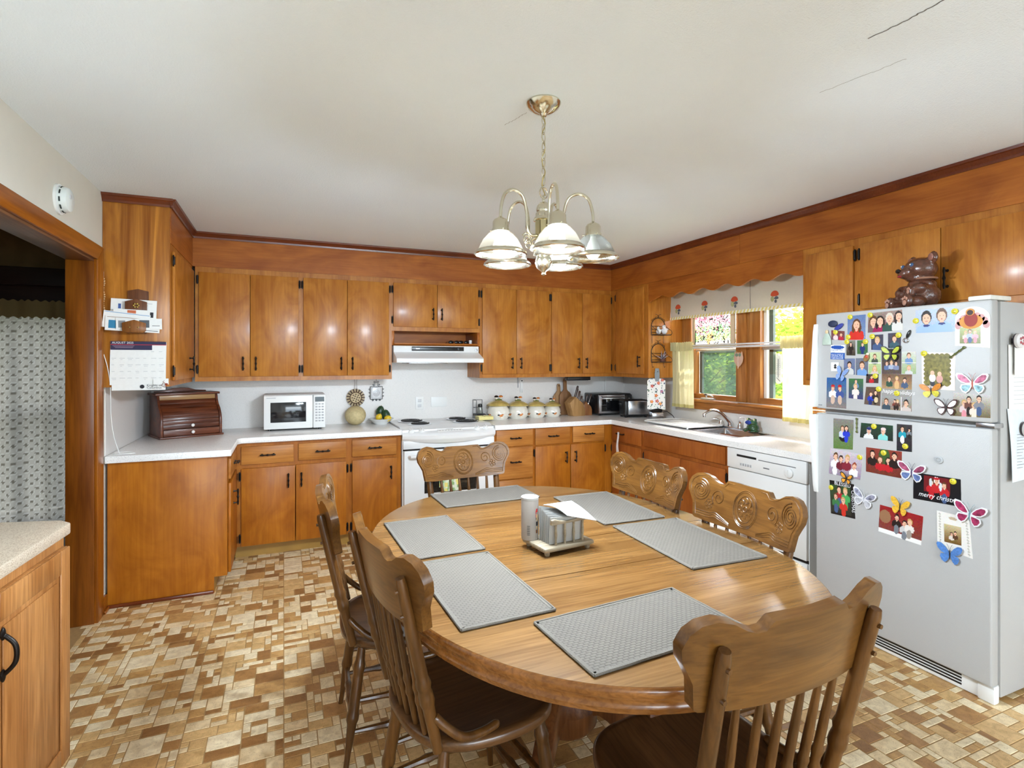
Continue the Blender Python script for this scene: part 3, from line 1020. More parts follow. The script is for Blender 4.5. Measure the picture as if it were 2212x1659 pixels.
tag(wk2, 'white laminate worktop turning the right corner and holding the sink', 'countertop')

# ------------------------------------------------------------------ stove
SX0, SX1 = 0.852, 1.620
t = thing('stove', 'white slide-in electric stove with four black coil burners and front controls', 'stove', ((SX0 + SX1) / 2, 4.5, 0))
MB().box(SX0, SX1, YB - 0.02, YW - 0.004, 0.03, ZC - 0.005).build('body', white_m, t, bevel=0.004)
MB().box(SX0 - 0.003, SX1 + 0.003, YB + 0.085, YW - 0.006, ZC - 0.003, ZC + 0.013).build('cooktop', white_m, t, bevel=0.006)
# sloping control panel with a bowed lower lip
def bow(x):
    q = (x - (SX0 + SX1) / 2) / ((SX1 - SX0) / 2)
    return 0.045 * (1 - q * q)
prof = [(YB + 0.088, ZC + 0.012), (YB - 0.030, ZC - 0.028), (YB - 0.052, ZC - 0.048), (YB - 0.046, ZC - 0.070), (YB - 0.02, ZC - 0.090)]
def cpf(u, v):
    x = SX0 - 0.002 + (SX1 - SX0 + 0.004) * u
    k = v * (len(prof) - 1); i = min(int(k), len(prof) - 2); f_ = k - i
    y = prof[i][0] * (1 - f_) + prof[i + 1][0] * f_; z = prof[i][1] * (1 - f_) + prof[i + 1][1] * f_
    wgt = max(0.0, min(1.0, (ZC + 0.012 - z) / 0.05))
    return (x, y - bow(x) * wgt, z - 0.03 * (bow(x) / 0.045) * (wgt if v > 0.6 else 0) * (v - 0.6) * 2)
mb = MB().sheet(cpf, 28, 16, th=-0.0)
cp = mb.build('control_panel', white_m, t, smooth=True, angle=60)
mb = MB()
mb.prism([(YB + 0.088, ZC - 0.02), (YB + 0.088, ZC + 0.012), (YB - 0.030, ZC - 0.028), (YB - 0.052, ZC - 0.048), (YB - 0.046, ZC - 0.070), (YB - 0.02, ZC - 0.090), (YB + 0.05, ZC - 0.09)], 'x', SX0 - 0.003, SX0)
mb.prism([(YB + 0.088, ZC - 0.02), (YB + 0.088, ZC + 0.012), (YB - 0.030, ZC - 0.028), (YB - 0.052, ZC - 0.048), (YB - 0.046, ZC - 0.070), (YB - 0.02, ZC - 0.090), (YB + 0.05, ZC - 0.09)], 'x', SX1, SX1 + 0.003)
mb.build('panel_end', white_m, t)
coil_m = M('coil_black', (24, 24, 26), rough=0.45, var=0.2, scale=60)
def slope(x, v=0.2):
    return Vector(cpf((x - SX0 + 0.002) / (SX1 - SX0 + 0.004), v))
for (bx, by, br) in [(1.02, 4.66, 0.092), (1.04, 4.42, 0.075), (1.44, 4.68, 0.075), (1.45, 4.45, 0.092)]:
    mb = MB().lathe([(br + 0.022, 0.001), (br + 0.024, 0.004), (br + 0.014, 0.006), (br + 0.008, 0.003), (br * 0.5, -0.001), (0.0, -0.002)], (bx, by, ZC + 0.014), 32)
    pan = mb.build('drip_pan', chrome, t, smooth=True)
    pts = []
    for i in range(4 * 28 + 1):
        a = 2 * PI * i / 28
        r_ = br * (0.22 + 0.78 * i / (4 * 28))
        pts.append((bx + r_ * math.cos(a), by + r_ * math.sin(a), ZC + 0.023))
    MB().tube(pts, 0.0062, 6).build('coil', coil_m, t, smooth=True)
for kx in (0.925, 1.005, 1.470, 1.545):
    p = slope(kx, 0.2)
    mb = MB().lathe([(0.026, 0.0), (0.025, 0.008), (0.019, 0.010), (0.018, 0.022), (0.0, 0.023)], (0, 0, 0), 20)
    mb.box(-0.004, 0.004, -0.017, 0.017, 0.02, 0.030)
    k_ = mb.build('knob', white_p, t, smooth=True, local=True)
    k_.location = p - origin(t); k_.rotation_euler = (R(20), 0, 0)
p = slope(1.235, 0.18)
mb = MB().box(-0.105, 0.105, -0.032, 0.032, 0, 0.004)
k_ = mb.build('display_bezel', white_p, t, bevel=0.002, local=True); k_.location = p - origin(t); k_.rotation_euler = (R(20), 0, 0)
k2 = MB().box(-0.03, 0.03, 0.002, 0.020, 0.0035, 0.0052).build('clock', blackp, k_, local=True)
mb = MB()
for i in range(8):
    mb.box(-0.09 + i * 0.024, -0.078 + i * 0.024, -0.022, -0.012, 0.0038, 0.0048)
mb.build('buttons', M('grey_print', (190, 190, 192), rough=0.5), k_, local=True)
dr = MB().box(SX0 + 0.008, SX1 - 0.008, YB - 0.058, YB - 0.02, 0.20, 0.700).build('oven_door', white_m, t, bevel=0.006)
MB().box(1.02, 1.45, YB - 0.0605, YB - 0.058, 0.36, 0.565).build('oven_window', M('oven_glass', (18, 18, 20), rough=0.06, var=0.02), dr, bevel=0.001)
mb = MB().tube([(SX0 + 0.05, YB - 0.056, 0.655), (SX0 + 0.05, YB - 0.098, 0.660), (SX1 - 0.05, YB - 0.098, 0.660), (SX1 - 0.05, YB - 0.056, 0.655)], 0.014, 12)
mb.build('handle', white_p, dr, smooth=True)
MB().box(SX0 + 0.006, SX1 - 0.006, YB - 0.030, YB - 0.02, 0.700, 0.712).build('vent_gap', dark_m, t)
MB().box(SX0 + 0.004, SX1 - 0.004, YB - 0.040, YB - 0.018, 0.712, 0.775).build('upper_rail', white_m, t, bevel=0.004)
MB().box(SX0 + 0.008, SX1 - 0.008, YB - 0.055, YB - 0.02, 0.06, 0.190).build('storage_drawer', white_m, t, bevel=0.006)

def paint(me, fn):
    """colour attribute per face corner from fn(center)"""
    ca = me.color_attributes.new('Col', 'FLOAT_COLOR', 'CORNER')
    for pl in me.polygons:
        c = lin(fn(pl.center))
        for li in pl.loop_indices:
            ca.data[li].color = c
# tea towel over the oven handle
def twf(u, v):
    x = 1.135 + 0.155 * u
    w_ = 0.004 * math.sin(u * 14)
    if v < 0.45:
        s = (0.45 - v) / 0.45
        return (x, YB - 0.122 + w_ - 0.004, 0.680 - 0.30 * s)
    if v < 0.55:
        a = (v - 0.45) / 0.10 * PI
        return (x, YB - 0.098 - 0.026 * math.cos(a) + w_ * (1 - (v - .45) * 10), 0.680 + 0.012 * math.sin(a))
    return (x, YB - 0.074, 0.680 - 0.28 * (v - 0.55) / 0.45)
mb = MB().sheet(twf, 26, 60)
tw = mb.build('tea_towel', attrmat('towel_print', 0.9, 0.1), None, smooth=True, top=True)
rr = random.Random(5)
leaves = [(rr.random(), rr.random(), rr.uniform(.02, .05), rr.choice([(120, 160, 110), (150, 180, 120), (236, 222, 130), (176, 200, 160)])) for _ in range(90)]
def tcol(c):
    u = (c.x / 0.155) + 0.5; v = c.z / 0.31
    for (a, b, r_, k) in leaves:
        if ((u - a) / (r_ * 1.6)) ** 2 + ((v - b) / (r_ * 1.3)) ** 2 < 1:
            return k
    return (226, 230, 206) if u > 0.25 else (196, 214, 180)
paint(tw.data, tcol)
tag(tw, 'green and yellow leaf-print tea towel hanging over the oven door handle', 'towel')

# ------------------------------------------------------------------ range hood
t = thing('range_hood', 'white under-cabinet range hood with black control strip', 'range hood', (1.205, 4.6, 1.39))
hx0, hx1 = 0.834, 1.578
mb = MB()
def hp(y, z, ins):
    return [(hx0 + ins, y, z), (hx1 - 0 * ins, y, z)]
rows = [(YW - 0.01, 1.532, 0), (YU - 0.010, 1.532, 0), (YU - 0.012, 1.478, 0), (4.36, 1.432, 0), (4.345, 1.424, 0.0), (4.345, 1.390, 0.0), (YW - 0.01, 1.390, 0)]
n = len(rows)
vs = [(hx0, y, z) for y, z, _ in rows] + [(hx1, y, z) for y, z, _ in rows]
mb.add(vs, [list(range(n)), list(range(2 * n - 1, n - 1, -1))] + [(i, (i + 1) % n, n + (i + 1) % n, n + i) for i in range(n)])
mb.build('shell', white_m, t, bevel=0.004)
MB().box(0.985, 1.440, YU - 0.0165, YU - 0.010, 1.490, 1.526).build('control_strip', blackp, t, bevel=0.002)
MB().lathe([(0.010, 0), (0.009, -0.006), (0.0, -0.007)], (1.39, YU - 0.0165, 1.508), 16, axis='y').build('dial', M('dark_dial', (60, 60, 64), rough=0.3), t, smooth=True)
MB().box(1.02, 1.05, YU - 0.0175, YU - 0.0163, 1.505, 1.512).build('badge', steel, t)
MB().box(0.95, 1.28, 4.42, 4.72, 1.383, 1.391).build('filter', steel, t, bevel=0.001)
MB().lathe([(0.012, 0), (0.011, -0.004), (0, -0.005)], (1.556, YU - 0.012, 1.50), 14, axis='y').build('round_switch', steel, t, smooth=True)

# things kept in the niche over the hood
def specs(x, lab):
    t = thing('sunglasses', lab, 'sunglasses', (x, 4.60, 1.5555))
    mb = MB()
    for s in (-1, 1):
        mb.ell((x + s * 0.026, 4.585, 1.570), (0.023, 0.006, 0.015), 14, 8)
    mb.build('lens', M('smoke_lens', (16, 16, 18), rough=0.08), t, smooth=True)
    mb = MB().tube([(x - 0.05, 4.59, 1.575), (x, 4.583, 1.578), (x + 0.05, 4.59, 1.575)], 0.0022, 6)
    for s in (-1, 1):
        mb.tube([(x + s * 0.05, 4.59, 1.575), (x + s * 0.048, 4.66, 1.573), (x + s * 0.044, 4.70, 1.559)], 0.002, 6)
    mb.build('frame', blackp, t, smooth=True)
specs(1.385, 'dark sunglasses lying toward the middle of the niche over the hood')
specs(1.475, 'dark sunglasses at the right in the niche beside the tiny white cup')
mb = MB().lathe([(0.0, 0), (0.012, 0), (0.014, 0.034), (0.012, 0.034), (0.010, 0.004), (0, 0.004)], (1.535, 4.58, 1.5555), 18)
tag(mb.build('small_cup', white_p, None, smooth=True, top=True), 'tiny white cup at the right end of the niche over the hood', 'cup')

# ------------------------------------------------------------------ dishwasher
DWY0, DWY1 = 2.198, 2.802
t = thing('dishwasher', 'white built-in dishwasher between sink cabinet and fridge', 'dishwasher', (3.05, 2.5, 0))
MB().box(XBR, XR - 0.02, DWY0, DWY1, 0.09, ZT - 0.004).build('tub_housing', white_p, t)
pn = MB(); FRB.box(pn, -DWY1, -DWY0, 0.690, ZT - 0.006, 0.0, 0.026); pn = pn.build('control_panel', white_p, t, bevel=0.004)
mb = MB(); FRB.box(mb, -DWY1 + 0.085, -DWY1 + 0.245, 0.772, 0.786, 0.0255, 0.0268); mb.build('vent', blackp, pn)
mb = MB(); FRB.box(mb, -DWY1 + 0.262, -DWY0 - 0.07, 0.772, 0.777, 0.0255, 0.0268); mb.build('latch_slot', M('shadow_grey', (110, 110, 112), rough=0.6), pn)
for i in range(5):
    mb = MB(); FRB.box(mb, -DWY1 + 0.115 + i * 0.020, -DWY1 + 0.126 + i * 0.020, 0.716, 0.732, 0.025, 0.029); mb.build('button', M('grey_button', (170, 170, 172), rough=0.5), pn, bevel=0.001)
d_ = FRB.p(-DWY0 - 0.115, 0.735, 0.026)
MB().lathe([(0.030, 0), (0.029, -0.010), (0.024, -0.014), (0, -0.015)], d_, 24, axis='x').build('dial', white_p, pn, smooth=True)
MB().box(d_.x - 0.018, d_.x - 0.014, d_.y - 0.003, d_.y + 0.003, d_.z - 0.02, d_.z + 0.02).build('dial_grip', white_p, pn)
mb = MB(); FRB.box(mb, -DWY1 + 0.30, -DWY1 + 0.345, 0.728, 0.735, 0.0258, 0.0266); mb.build('badge', M('grey_ink', (110, 110, 114), rough=0.6), pn)
mb = MB(); FRB.box(mb, -DWY1 + 0.004, -DWY0 - 0.004, 0.245, 0.684, 0.0, 0.022); mb.build('door', white_p, t, bevel=0.004)
mb = MB(); FRB.box(mb, -DWY1 + 0.004, -DWY0 - 0.004, 0.225, 0.243, -0.01, 0.004); mb.build('gap', dark_m, t)
mb = MB(); FRB.box(mb, -DWY1 + 0.004, -DWY0 - 0.004, 0.095, 0.225, 0.0, 0.016); mb.build('access_panel', white_p, t, bevel=0.003)
mb = MB(); FRB.box(mb, -DWY1 + 0.004, -DWY0 - 0.004, 0.0, 0.095, -0.075, -0.06); mb.build('toe_plate', white_p, t)

# ------------------------------------------------------------------ sink, faucet, drainer tray
t = thing('sink', 'stainless steel double-bowl sink set into the worktop under the window', 'sink', (3.095, 3.3, ZC))
x0, x1, y0, y1 = SK[0] - 0.018, SK[1] + 0.018, SK[2] - 0.018, SK[3] + 0.018
def bowl(mb, a0, a1, b0, b1, zb):
    ins = 0.035
    vs = []
    for (q, z) in ((0, ZC + 0.002), (0.006, ZC - 0.01), (0.012, zb + 0.03), (ins, zb)):
        for (x, y) in ((a0 + q, b0 + q), (a1 - q, b0 + q), (a1 - q, b1 - q), (a0 + q, b1 - q)):
            vs.append((x, y, z))
    fs = [(12, 13, 14, 15)]
    for i in range(3):
        for k in range(4):
            fs.append((i * 4 + k, i * 4 + (k + 1) % 4, (i + 1) * 4 + (k + 1) % 4, (i + 1) * 4 + k))
    mb.add(vs, fs)
ym = 3.32
b1_ = (SK[0] + 0.006, SK[1] - 0.004, SK[2] + 0.004, ym - 0.012)
b2_ = (SK[0] + 0.006, SK[1] - 0.004, ym + 0.012, SK[3] - 0.004)
mb = MB(); bowl(mb, *b1_, ZC - 0.17); ob = mb.build('bowl', steel, t, bevel=0.012, seg=3); 
mb = MB(); bowl(mb, *b2_, ZC - 0.17); mb.build('bowl', steel, t, bevel=0.012, seg=3)
mb = MB()
z0, z1 = ZC + 0.0005, ZC + 0.004
mb.box(x0, b1_[0], y0, y1, z0, z1); mb.box(b1_[1], x1, y0, y1, z0, z1)
mb.box(b1_[0], b1_[1], y0, b1_[2], z0, z1); mb.box(b1_[0], b1_[1], b1_[3], b2_[2], z0, z1); mb.box(b1_[0], b1_[1], b2_[3], y1, z0, z1)
mb.build('rim', steel, t)
MB().lathe([(0.04, 0.001), (0.036, 0.004), (0.012, 0.001), (0, 0.001)], (3.10, 3.08, ZC - 0.170), 20).build('drain', chrome, t, smooth=True)
mb = MB()
tray = [(2.90, 3.33), (3.24, 3.33), (3.27, 3.36), (3.27, 3.86), (3.22, 3.90), (2.93, 3.90), (2.89, 3.86)]
mb.prism(tray, 'z', ZC + 0.012, ZC + 0.020)
tr = thing('drainer_tray', 'white plastic drainer tray sloping over the left sink bowl', 'tray', (3.08, 3.6, ZC + 0.004))
mb.build('tray', white_p, tr, bevel=0.003)
mb = MB()
n = len(tray)
cx_, cy2 = 3.08, 3.615
for i in range(n):
    a, b = tray[i], tray[(i + 1) % n]
    mb.tube([(a[0], a[1], ZC + 0.020), (b[0], b[1], ZC + 0.020)], 0.007, 8)
mb.build('raised_rim', white_p, tr, smooth=True)
mb = MB()
for i in range(9):
    mb.box(2.93 + i * 0.035, 2.942 + i * 0.035, 3.38, 3.84, ZC + 0.020, ZC + 0.0235)
mb.build('ridges', white_p, tr, bevel=0.001)
for (a, b) in ((2.91, 3.35), (3.25, 3.38), (2.92, 3.86), (3.24, 3.86)):
    MB().lathe([(0.008, 0), (0.007, 0.010)], (a, b, ZC + 0.0035), 10).build('foot', white_p, tr, smooth=True)
# faucet
t = thing('faucet', 'chrome two-handle faucet with arched spout behind the sink', 'faucet', (3.30, 3.30, ZC))
fx, fy = 3.30, 3.30
MB().prism([(fx - 0.028, fy - 0.12), (fx + 0.022, fy - 0.12), (fx + 0.022, fy + 0.12), (fx - 0.028, fy + 0.12)], 'z', ZC + 0.0005, ZC + 0.016).build('deck_plate', chrome, t, bevel=0.006)
pts = []
for i in range(17):
    a = i / 16
    pts.append((fx - 0.012 - 0.21 * a, fy + 0.05 * a, ZC + 0.055 + 0.085 * math.sin(a * PI * 0.80) + 0.01 * a))
MB().tube([(fx, fy, ZC + 0.012), (fx - 0.002, fy, ZC + 0.045)] + pts, [0.020, 0.018] + [0.014 - 0.004 * i / 16 for i in range(17)], 12).build('spout', chrome, t, smooth=True)
MB().lathe([(0.012, -0.022), (0.013, 0), (0.010, 0.008)], pts[-1], 14).build('aerator', chrome, t, smooth=True)
for s in (-1, 1):
    h_ = MB().lathe([(0.022, 0.014), (0.019, 0.030), (0.014, 0.042), (0.013, 0.056), (0.0, 0.060)], (fx, fy + s * 0.10, ZC), 18)
    h_.tube([(fx, fy + s * 0.10, ZC + 0.05), (fx - 0.03, fy + s * 0.125, ZC + 0.066), (fx - 0.055, fy + s * 0.155, ZC + 0.060)], [0.008, 0.009, 0.006], 10)
    h_.build('handle', chrome, t, smooth=True)
# white soap dispenser bottle next to the frog
mb = MB().lathe([(0.0, 0), (0.016, 0), (0.017, 0.008), (0.016, 0.070), (0.010, 0.082), (0.009, 0.096), (0.0, 0.098)], (3.272, 3.115, ZC + 0.0005), 18)
mb.tube([(3.272, 3.115, ZC + 0.094), (3.25, 3.125, ZC + 0.104), (3.225, 3.135, ZC + 0.100)], 0.005, 8)
tag(mb.build('soap_pump', white_p, None, smooth=True, top=True), 'slim white soap pump standing left of the frog at the sink', 'soap pump')

def blob(name, ells, vox, mat, parent, smooth_it=6):
    """several ellipsoids fused into one continuous skin"""
    mb = MB()
    for e in ells:
        mb.ell(e[0], e[1], 20, 14, rot=e[2] if len(e) > 2 else None)
    o = mb.build('tmp', mat, parent, weld=False)
    md = o.modifiers.new('r', 'REMESH'); md.mode = 'VOXEL'; md.voxel_size = vox
    m2 = o.modifiers.new('s', 'SMOOTH'); m2.iterations = smooth_it; m2.factor = 0.5
    bpy.context.view_layer.update()
    dg = bpy.context.evaluated_depsgraph_get()
    me = bpy.data.meshes.new_from_object(o.evaluated_get(dg))
    me.name = name
    for pl in me.polygons:
        pl.use_smooth = True
    me.materials.clear(); me.materials.append(mat)
    loc = o.location.copy()
    bpy.data.objects.remove(o)
    ob = bpy.data.objects.new(name, me)
    COL.objects.link(ob); ob.parent = parent; ob.location = loc
    return ob
# frog scrubber holder
gx, gy = 3.255, 3.03
t = thing('ceramic_frog', 'dark green glazed ceramic frog scrubber holder on the sink edge', 'figurine', (gx, gy, ZC))
frog_m = M('frog_glaze', (20, 74, 40), rough=0.12, var=0.3, scale=30, coat=0.6)
blob('frog_body', [((gx, gy, ZC + 0.035), (0.045, 0.048, 0.035)), ((gx - 0.008, gy, ZC + 0.072), (0.036, 0.042, 0.026)), ((gx - 0.012, gy + 0.03, ZC + 0.096), (0.014, 0.014, 0.014)), ((gx - 0.012, gy - 0.03, ZC + 0.096), (0.014, 0.014, 0.014)),
                   ((gx - 0.02, gy + 0.05, ZC + 0.016), (0.03, 0.016, 0.014)), ((gx - 0.02, gy - 0.05, ZC + 0.016), (0.03, 0.016, 0.014)), ((gx - 0.045, gy + 0.03, ZC + 0.012), (0.016, 0.014, 0.010)), ((gx - 0.045, gy - 0.03, ZC + 0.012), (0.016, 0.014, 0.010))], 0.005, frog_m, t)
mb = MB().ell((gx - 0.034, gy + 0.01, ZC + 0.075), (0.018, 0.03, 0.016), 14, 10)
mb.build('blue_scrubber', M('blue_scrub', (30, 60, 150), rough=0.8, var=0.2, bump=0.6, scale=120), t, smooth=True)
mb = MB()
for s in (-1, 1):
    mb.ell((gx - 0.024, gy + s * 0.03, ZC + 0.098), (0.006, 0.007, 0.007), 10, 8)
mb.build('eyes', M('frog_eye', (220, 220, 160), rough=0.2), t, smooth=True)

# ------------------------------------------------------------------ microwave
t = thing('microwave', 'white countertop microwave with dark door window', 'microwave', (0.08, 4.66, ZC))
mx0, mx1, my0, my1, mz0, mz1 = -0.142, 0.304, 4.50, 4.815, ZC + 0.014, 1.143
MB().box(mx0, mx1, my0 + 0.03, my1, mz0, mz1).build('housing', white_p, t, bevel=0.006)
xd = 0.212
dr = MB().box(mx0, xd - 0.002, my0, my0 + 0.029, mz0, mz1 - 0.004).build('door', white_p, t, bevel=0.008)
MB().box(mx0 + 0.048, xd - 0.052, my0 - 0.002, my0 + 0.004, mz0 + 0.052, mz1 - 0.058).build('window', M('micro_glass', (34, 34, 36), rough=0.08, var=0.1, scale=20), dr, bevel=0.001)
pn = MB().box(xd, mx1, my0, my0 + 0.029, mz0, mz1 - 0.004).build('control_panel', white_p, t, bevel=0.006)
MB().box(xd + 0.014, mx1 - 0.010, my0 - 0.0015, my0 + 0.003, mz1 - 0.058, mz1 - 0.020).build('display', M('lcd', (46, 52, 50), rough=0.15), pn)
for r_ in range(7):
    for c_ in range(3):
        MB().box(xd + 0.016 + c_ * 0.023, xd + 0.032 + c_ * 0.023, my0 - 0.001, my0 + 0.002, mz1 - 0.082 - r_ * 0.022, mz1 - 0.071 - r_ * 0.022).build('button', M('grey_button', (170, 170, 172), rough=0.5), pn)
MB().box(mx0 + 0.02, mx0 + 0.085, my0 - 0.0006, my0 + 0.002, mz1 - 0.026, mz1 - 0.021).build('badge', M('badge_grey', (176, 176, 180), rough=0.5), t)
for fx_ in (mx0 + 0.04, mx1 - 0.04):
    for fy_ in (my0 + 0.05, my1 - 0.04):
        MB().lathe([(0.012, 0), (0.012, 0.016)], (fx_, fy_, ZC), 12).build('foot', blackp, t, smooth=True)

# ------------------------------------------------------------------ toaster oven, toaster, can opener (right corner)
def rotthing(name, label, cat, loc, deg):
    return thing(name, label, cat, loc, R(deg))
t = rotthing('toaster_oven', 'black toaster oven with steel framed glass door in the corner', 'toaster oven', (3.035, 4.660, ZC), -3)
def LB(mb, name, mat, par, **k):
    return mb.build(name, mat, par, local=True, **k)
LB(MB().box(-0.19, 0.19, -0.13, 0.16, 0.015, 0.215), 'housing', blackp, t, bevel=0.012)
d_ = LB(MB().box(-0.185, 0.10, -0.150, -0.131, 0.025, 0.205), 'door_frame', steel, t, bevel=0.003)
LB(MB().box(-0.160, 0.085, -0.153, -0.149, 0.045, 0.165), 'door_glass', M('oven_glass', (18, 18, 20), rough=0.06), d_, bevel=0.001)
LB(MB().tube([(-0.16, -0.15, 0.188), (-0.16, -0.178, 0.188), (0.075, -0.178, 0.188), (0.075, -0.15, 0.188)], 0.007, 10), 'handle', steel, d_, smooth=True)
LB(MB().box(0.10, 0.188, -0.142, -0.131, 0.025, 0.205), 'control_panel', blackp, t, bevel=0.003)
for z in (0.06, 0.11, 0.16):
    LB(MB().lathe([(0.016, 0), (0.014, -0.016), (0, -0.017)], (0.145, -0.142, z), 16, axis='y'), 'knob', steel, t, smooth=True)
for (a, b) in ((-0.16, -0.1), (0.16, -0.1), (-0.16, 0.13), (0.16, 0.13)):
    LB(MB().lathe([(0.012, 0), (0.012, 0.018)], (a, b, 0), 10), 'foot', blackp, t)
t = rotthing('toaster', 'black two-slice toaster with silver end in front of the toaster oven', 'toaster', (3.11, 4.33, ZC), -14)
LB(MB().box(-0.125, 0.125, -0.075, 0.085, 0.012, 0.170), 'shell', blackp, t, bevel=0.022, seg=4)
LB(MB().box(-0.085, 0.122, -0.080, -0.070, 0.030, 0.160), 'side_plate', steel, t, bevel=0.003)
LB(MB().box(-0.10, 0.10, -0.035, -0.012, 0.165, 0.1712), 'slot', dark_m, t)
LB(MB().box(-0.10, 0.10, 0.022, 0.045, 0.165, 0.1712), 'slot', dark_m, t)
LB(MB().box(-0.150, -0.124, -0.02, 0.02, 0.12, 0.135), 'lever', blackp, t, bevel=0.004)
for (a, b) in ((-0.1, -0.05), (0.1, -0.05), (-0.1, 0.06), (0.1, 0.06)):
    LB(MB().lathe([(0.012, 0), (0.012, 0.016)], (a, b, 0), 10), 'foot', blackp, t)
t = rotthing('can_opener', 'silver and black electric can opener behind the hanging floral mitt', 'can opener', (3.165, 4.06, ZC), -20)
LB(MB().box(-0.055, 0.055, -0.05, 0.06, 0.0, 0.070), 'base', steel, t, bevel=0.010)
LB(MB().box(-0.050, 0.050, -0.035, 0.055, 0.069, 0.200), 'body', blackp, t, bevel=0.012)
LB(MB().box(-0.04, 0.04, -0.055, -0.030, 0.135, 0.175), 'cutter_head', steel, t, bevel=0.005)
pts = [(3.21, 4.05, ZC + 0.06), (3.26, 4.03, ZC + 0.075), (3.30, 4.0, ZC + 0.04), (3.305, 3.97, ZC + 0.006), (3.31, 3.9, ZC + 0.004), (3.325, 3.72, ZC + 0.004)]
tag(MB().tube(pts, 0.003, 6).build('power_cord', blackp, None, smooth=True, top=True), 'black appliance cord curling on the worktop beside the can opener', 'cord')
t = thing('under_cabinet_light', 'black light bar fixed under the right corner cabinet', 'light bar', (2.62, 4.56, 1.215))
MB().box(2.50, 2.75, 4.53, 4.60, 1.218, 1.2545).build('housing', blackp, t, bevel=0.006)
MB().box(2.52, 2.73, 4.54, 4.59, 1.2135, 1.219).build('lens', M('grey_lens', (120, 120, 124), rough=0.3), t)
tag(MB().tube([(3.10, 4.80, 1.255), (3.103, 4.815, 1.12), (3.10, 4.80, 1.083)], 0.003, 6).build('white_cord', white_p, None, smooth=True, top=True), 'white cord hanging on the back wall behind the toaster oven', 'cord')

# ------------------------------------------------------------------ breadbox (roll top) set diagonally in the left corner
wal = wood('walnut', (74, 34, 20), (118, 62, 36), 'x', rough=0.35, coat=0.3, along=1.5, across=14, streak=0.3, fine=90)
t = thing('breadbox', 'dark walnut roll-top breadbox with two white knobs in the left corner', 'breadbox', (-0.648, 4.515, ZC), R(24))
W2 = 0.195
sidep = [(-0.13, 0.0), (0.15, 0.0), (0.15, 0.295), (-0.035, 0.295), (-0.045, 0.255), (-0.062, 0.225), (-0.095, 0.195), (-0.120, 0.155), (-0.130, 0.110)]
for s in (-1, 1):
    LB(MB().prism([(y, z) for y, z in sidep], 'x', s * W2, s * (W2 - 0.016)), 'side', wal, t, bevel=0.003)
LB(MB().box(-W2 - 0.008, W2 + 0.008, -0.142, 0.155, 0.0, 0.014), 'base', wal, t, bevel=0.004)
LB(MB().box(-W2 - 0.012, W2 + 0.012, -0.05, 0.155, 0.295, 0.311), 'top', wal, t, bevel=0.004)
LB(MB().prism([(-0.17, 0.311), (0.17, 0.311), (0.17, 0.318), (0.10, 0.323), (0.05, 0.338), (0, 0.341), (-0.05, 0.338), (-0.10, 0.323), (-0.17, 0.318)], 'y', 0.135, 0.150), 'gallery', wal, t, bevel=0.002)
LB(MB().box(-W2 + 0.016, W2 - 0.016, 0.140, 0.150, 0.014, 0.295), 'back', wal, t)
LB(MB().box(-W2 + 0.016, W2 - 0.016, -0.030, -0.018, 0.262, 0.295), 'fascia', wood('walnut_pale', (150, 112, 70), (186, 146, 96), 'x', rough=0.4, across=12), t, bevel=0.001)
arc = [(-0.033, 0.262), (-0.048, 0.236), (-0.070, 0.212), (-0.096, 0.186), (-0.112, 0.155), (-0.119, 0.125), (-0.121, 0.096), (-0.121, 0.066)]
for a, b in zip(arc[:-1], arc[1:]):
    dx, dz = b[0] - a[0], b[1] - a[1]
    l = math.hypot(dx, dz); nx_, nz_ = dz / l * 0.009, -dx / l * 0.009
    LB(MB().prism([(a[0], a[1]), (b[0], b[1]), (b[0] - nx_, b[1] - nz_), (a[0] - nx_, a[1] - nz_)], 'x', -W2 + 0.017, W2 - 0.017), 'slat', wal, t, bevel=0.0025)
dw = LB(MB().box(-W2 + 0.018, W2 - 0.018, -0.128, -0.110, 0.016, 0.060), 'drawer', wal, t, bevel=0.002)
knob_m = M('porcelain', (236, 232, 228), rough=0.2)
for (y, z, par) in ((-0.123, 0.085, t), (-0.128, 0.038, dw)):
    k = MB().lathe([(0.004, 0), (0.004, -0.008), (0.010, -0.012), (0.011, -0.018), (0.006, -0.023), (0, -0.024)], (0.0, y, z), 16, axis='y')
    LB(k, 'knob', knob_m, par, smooth=True)
LB(MB().box(-W2 + 0.017, W2 - 0.017, -0.10, 0.14, 0.060, 0.066), 'shelf', wal, t)

# ------------------------------------------------------------------ melon, bowl of fruit
mel = M('melon_rind', (196, 178, 132), rough=0.6, var=0.12, scale=60, bump=0.7, bscale=130)
t = thing('melon', 'round tan netted melon resting on the worktop below the round trivet', 'melon', (0.556, 4.70, ZC))
MB().lathe([(0.0, 0.0)] + [(0.086 * math.sin(PI * i / 18) * (1 + 0.0), 0.081 - 0.081 * math.cos(PI * i / 18)) for i in range(1, 18)] + [(0.0, 0.162)], (0.556, 4.70, ZC), 32, flute=lambda a, z: 1 + 0.01 * math.cos(a * 9)).build('rind', mel, t, smooth=True)
MB().lathe([(0.010, 0), (0.009, -0.004), (0, -0.003)], (0.625, 4.655, ZC + 0.096), 12, axis='y').build('stem_scar', M('stem', (168, 146, 104), rough=0.8), t, smooth=True)
mb = MB()
pr = [(0.0, 0.004), (0.045, 0.004), (0.050, 0.0), (0.054, 0.004), (0.060, 0.010), (0.088, 0.034), (0.104, 0.044), (0.107, 0.047), (0.102, 0.047), (0.084, 0.038), (0.055, 0.015), (0.0, 0.012)]
mb.lathe(pr, (0.767, 4.69, ZC), 48, flute=lambda a, z: 1 + (0.018 * math.cos(a * 24) if z > 0.012 else 0))
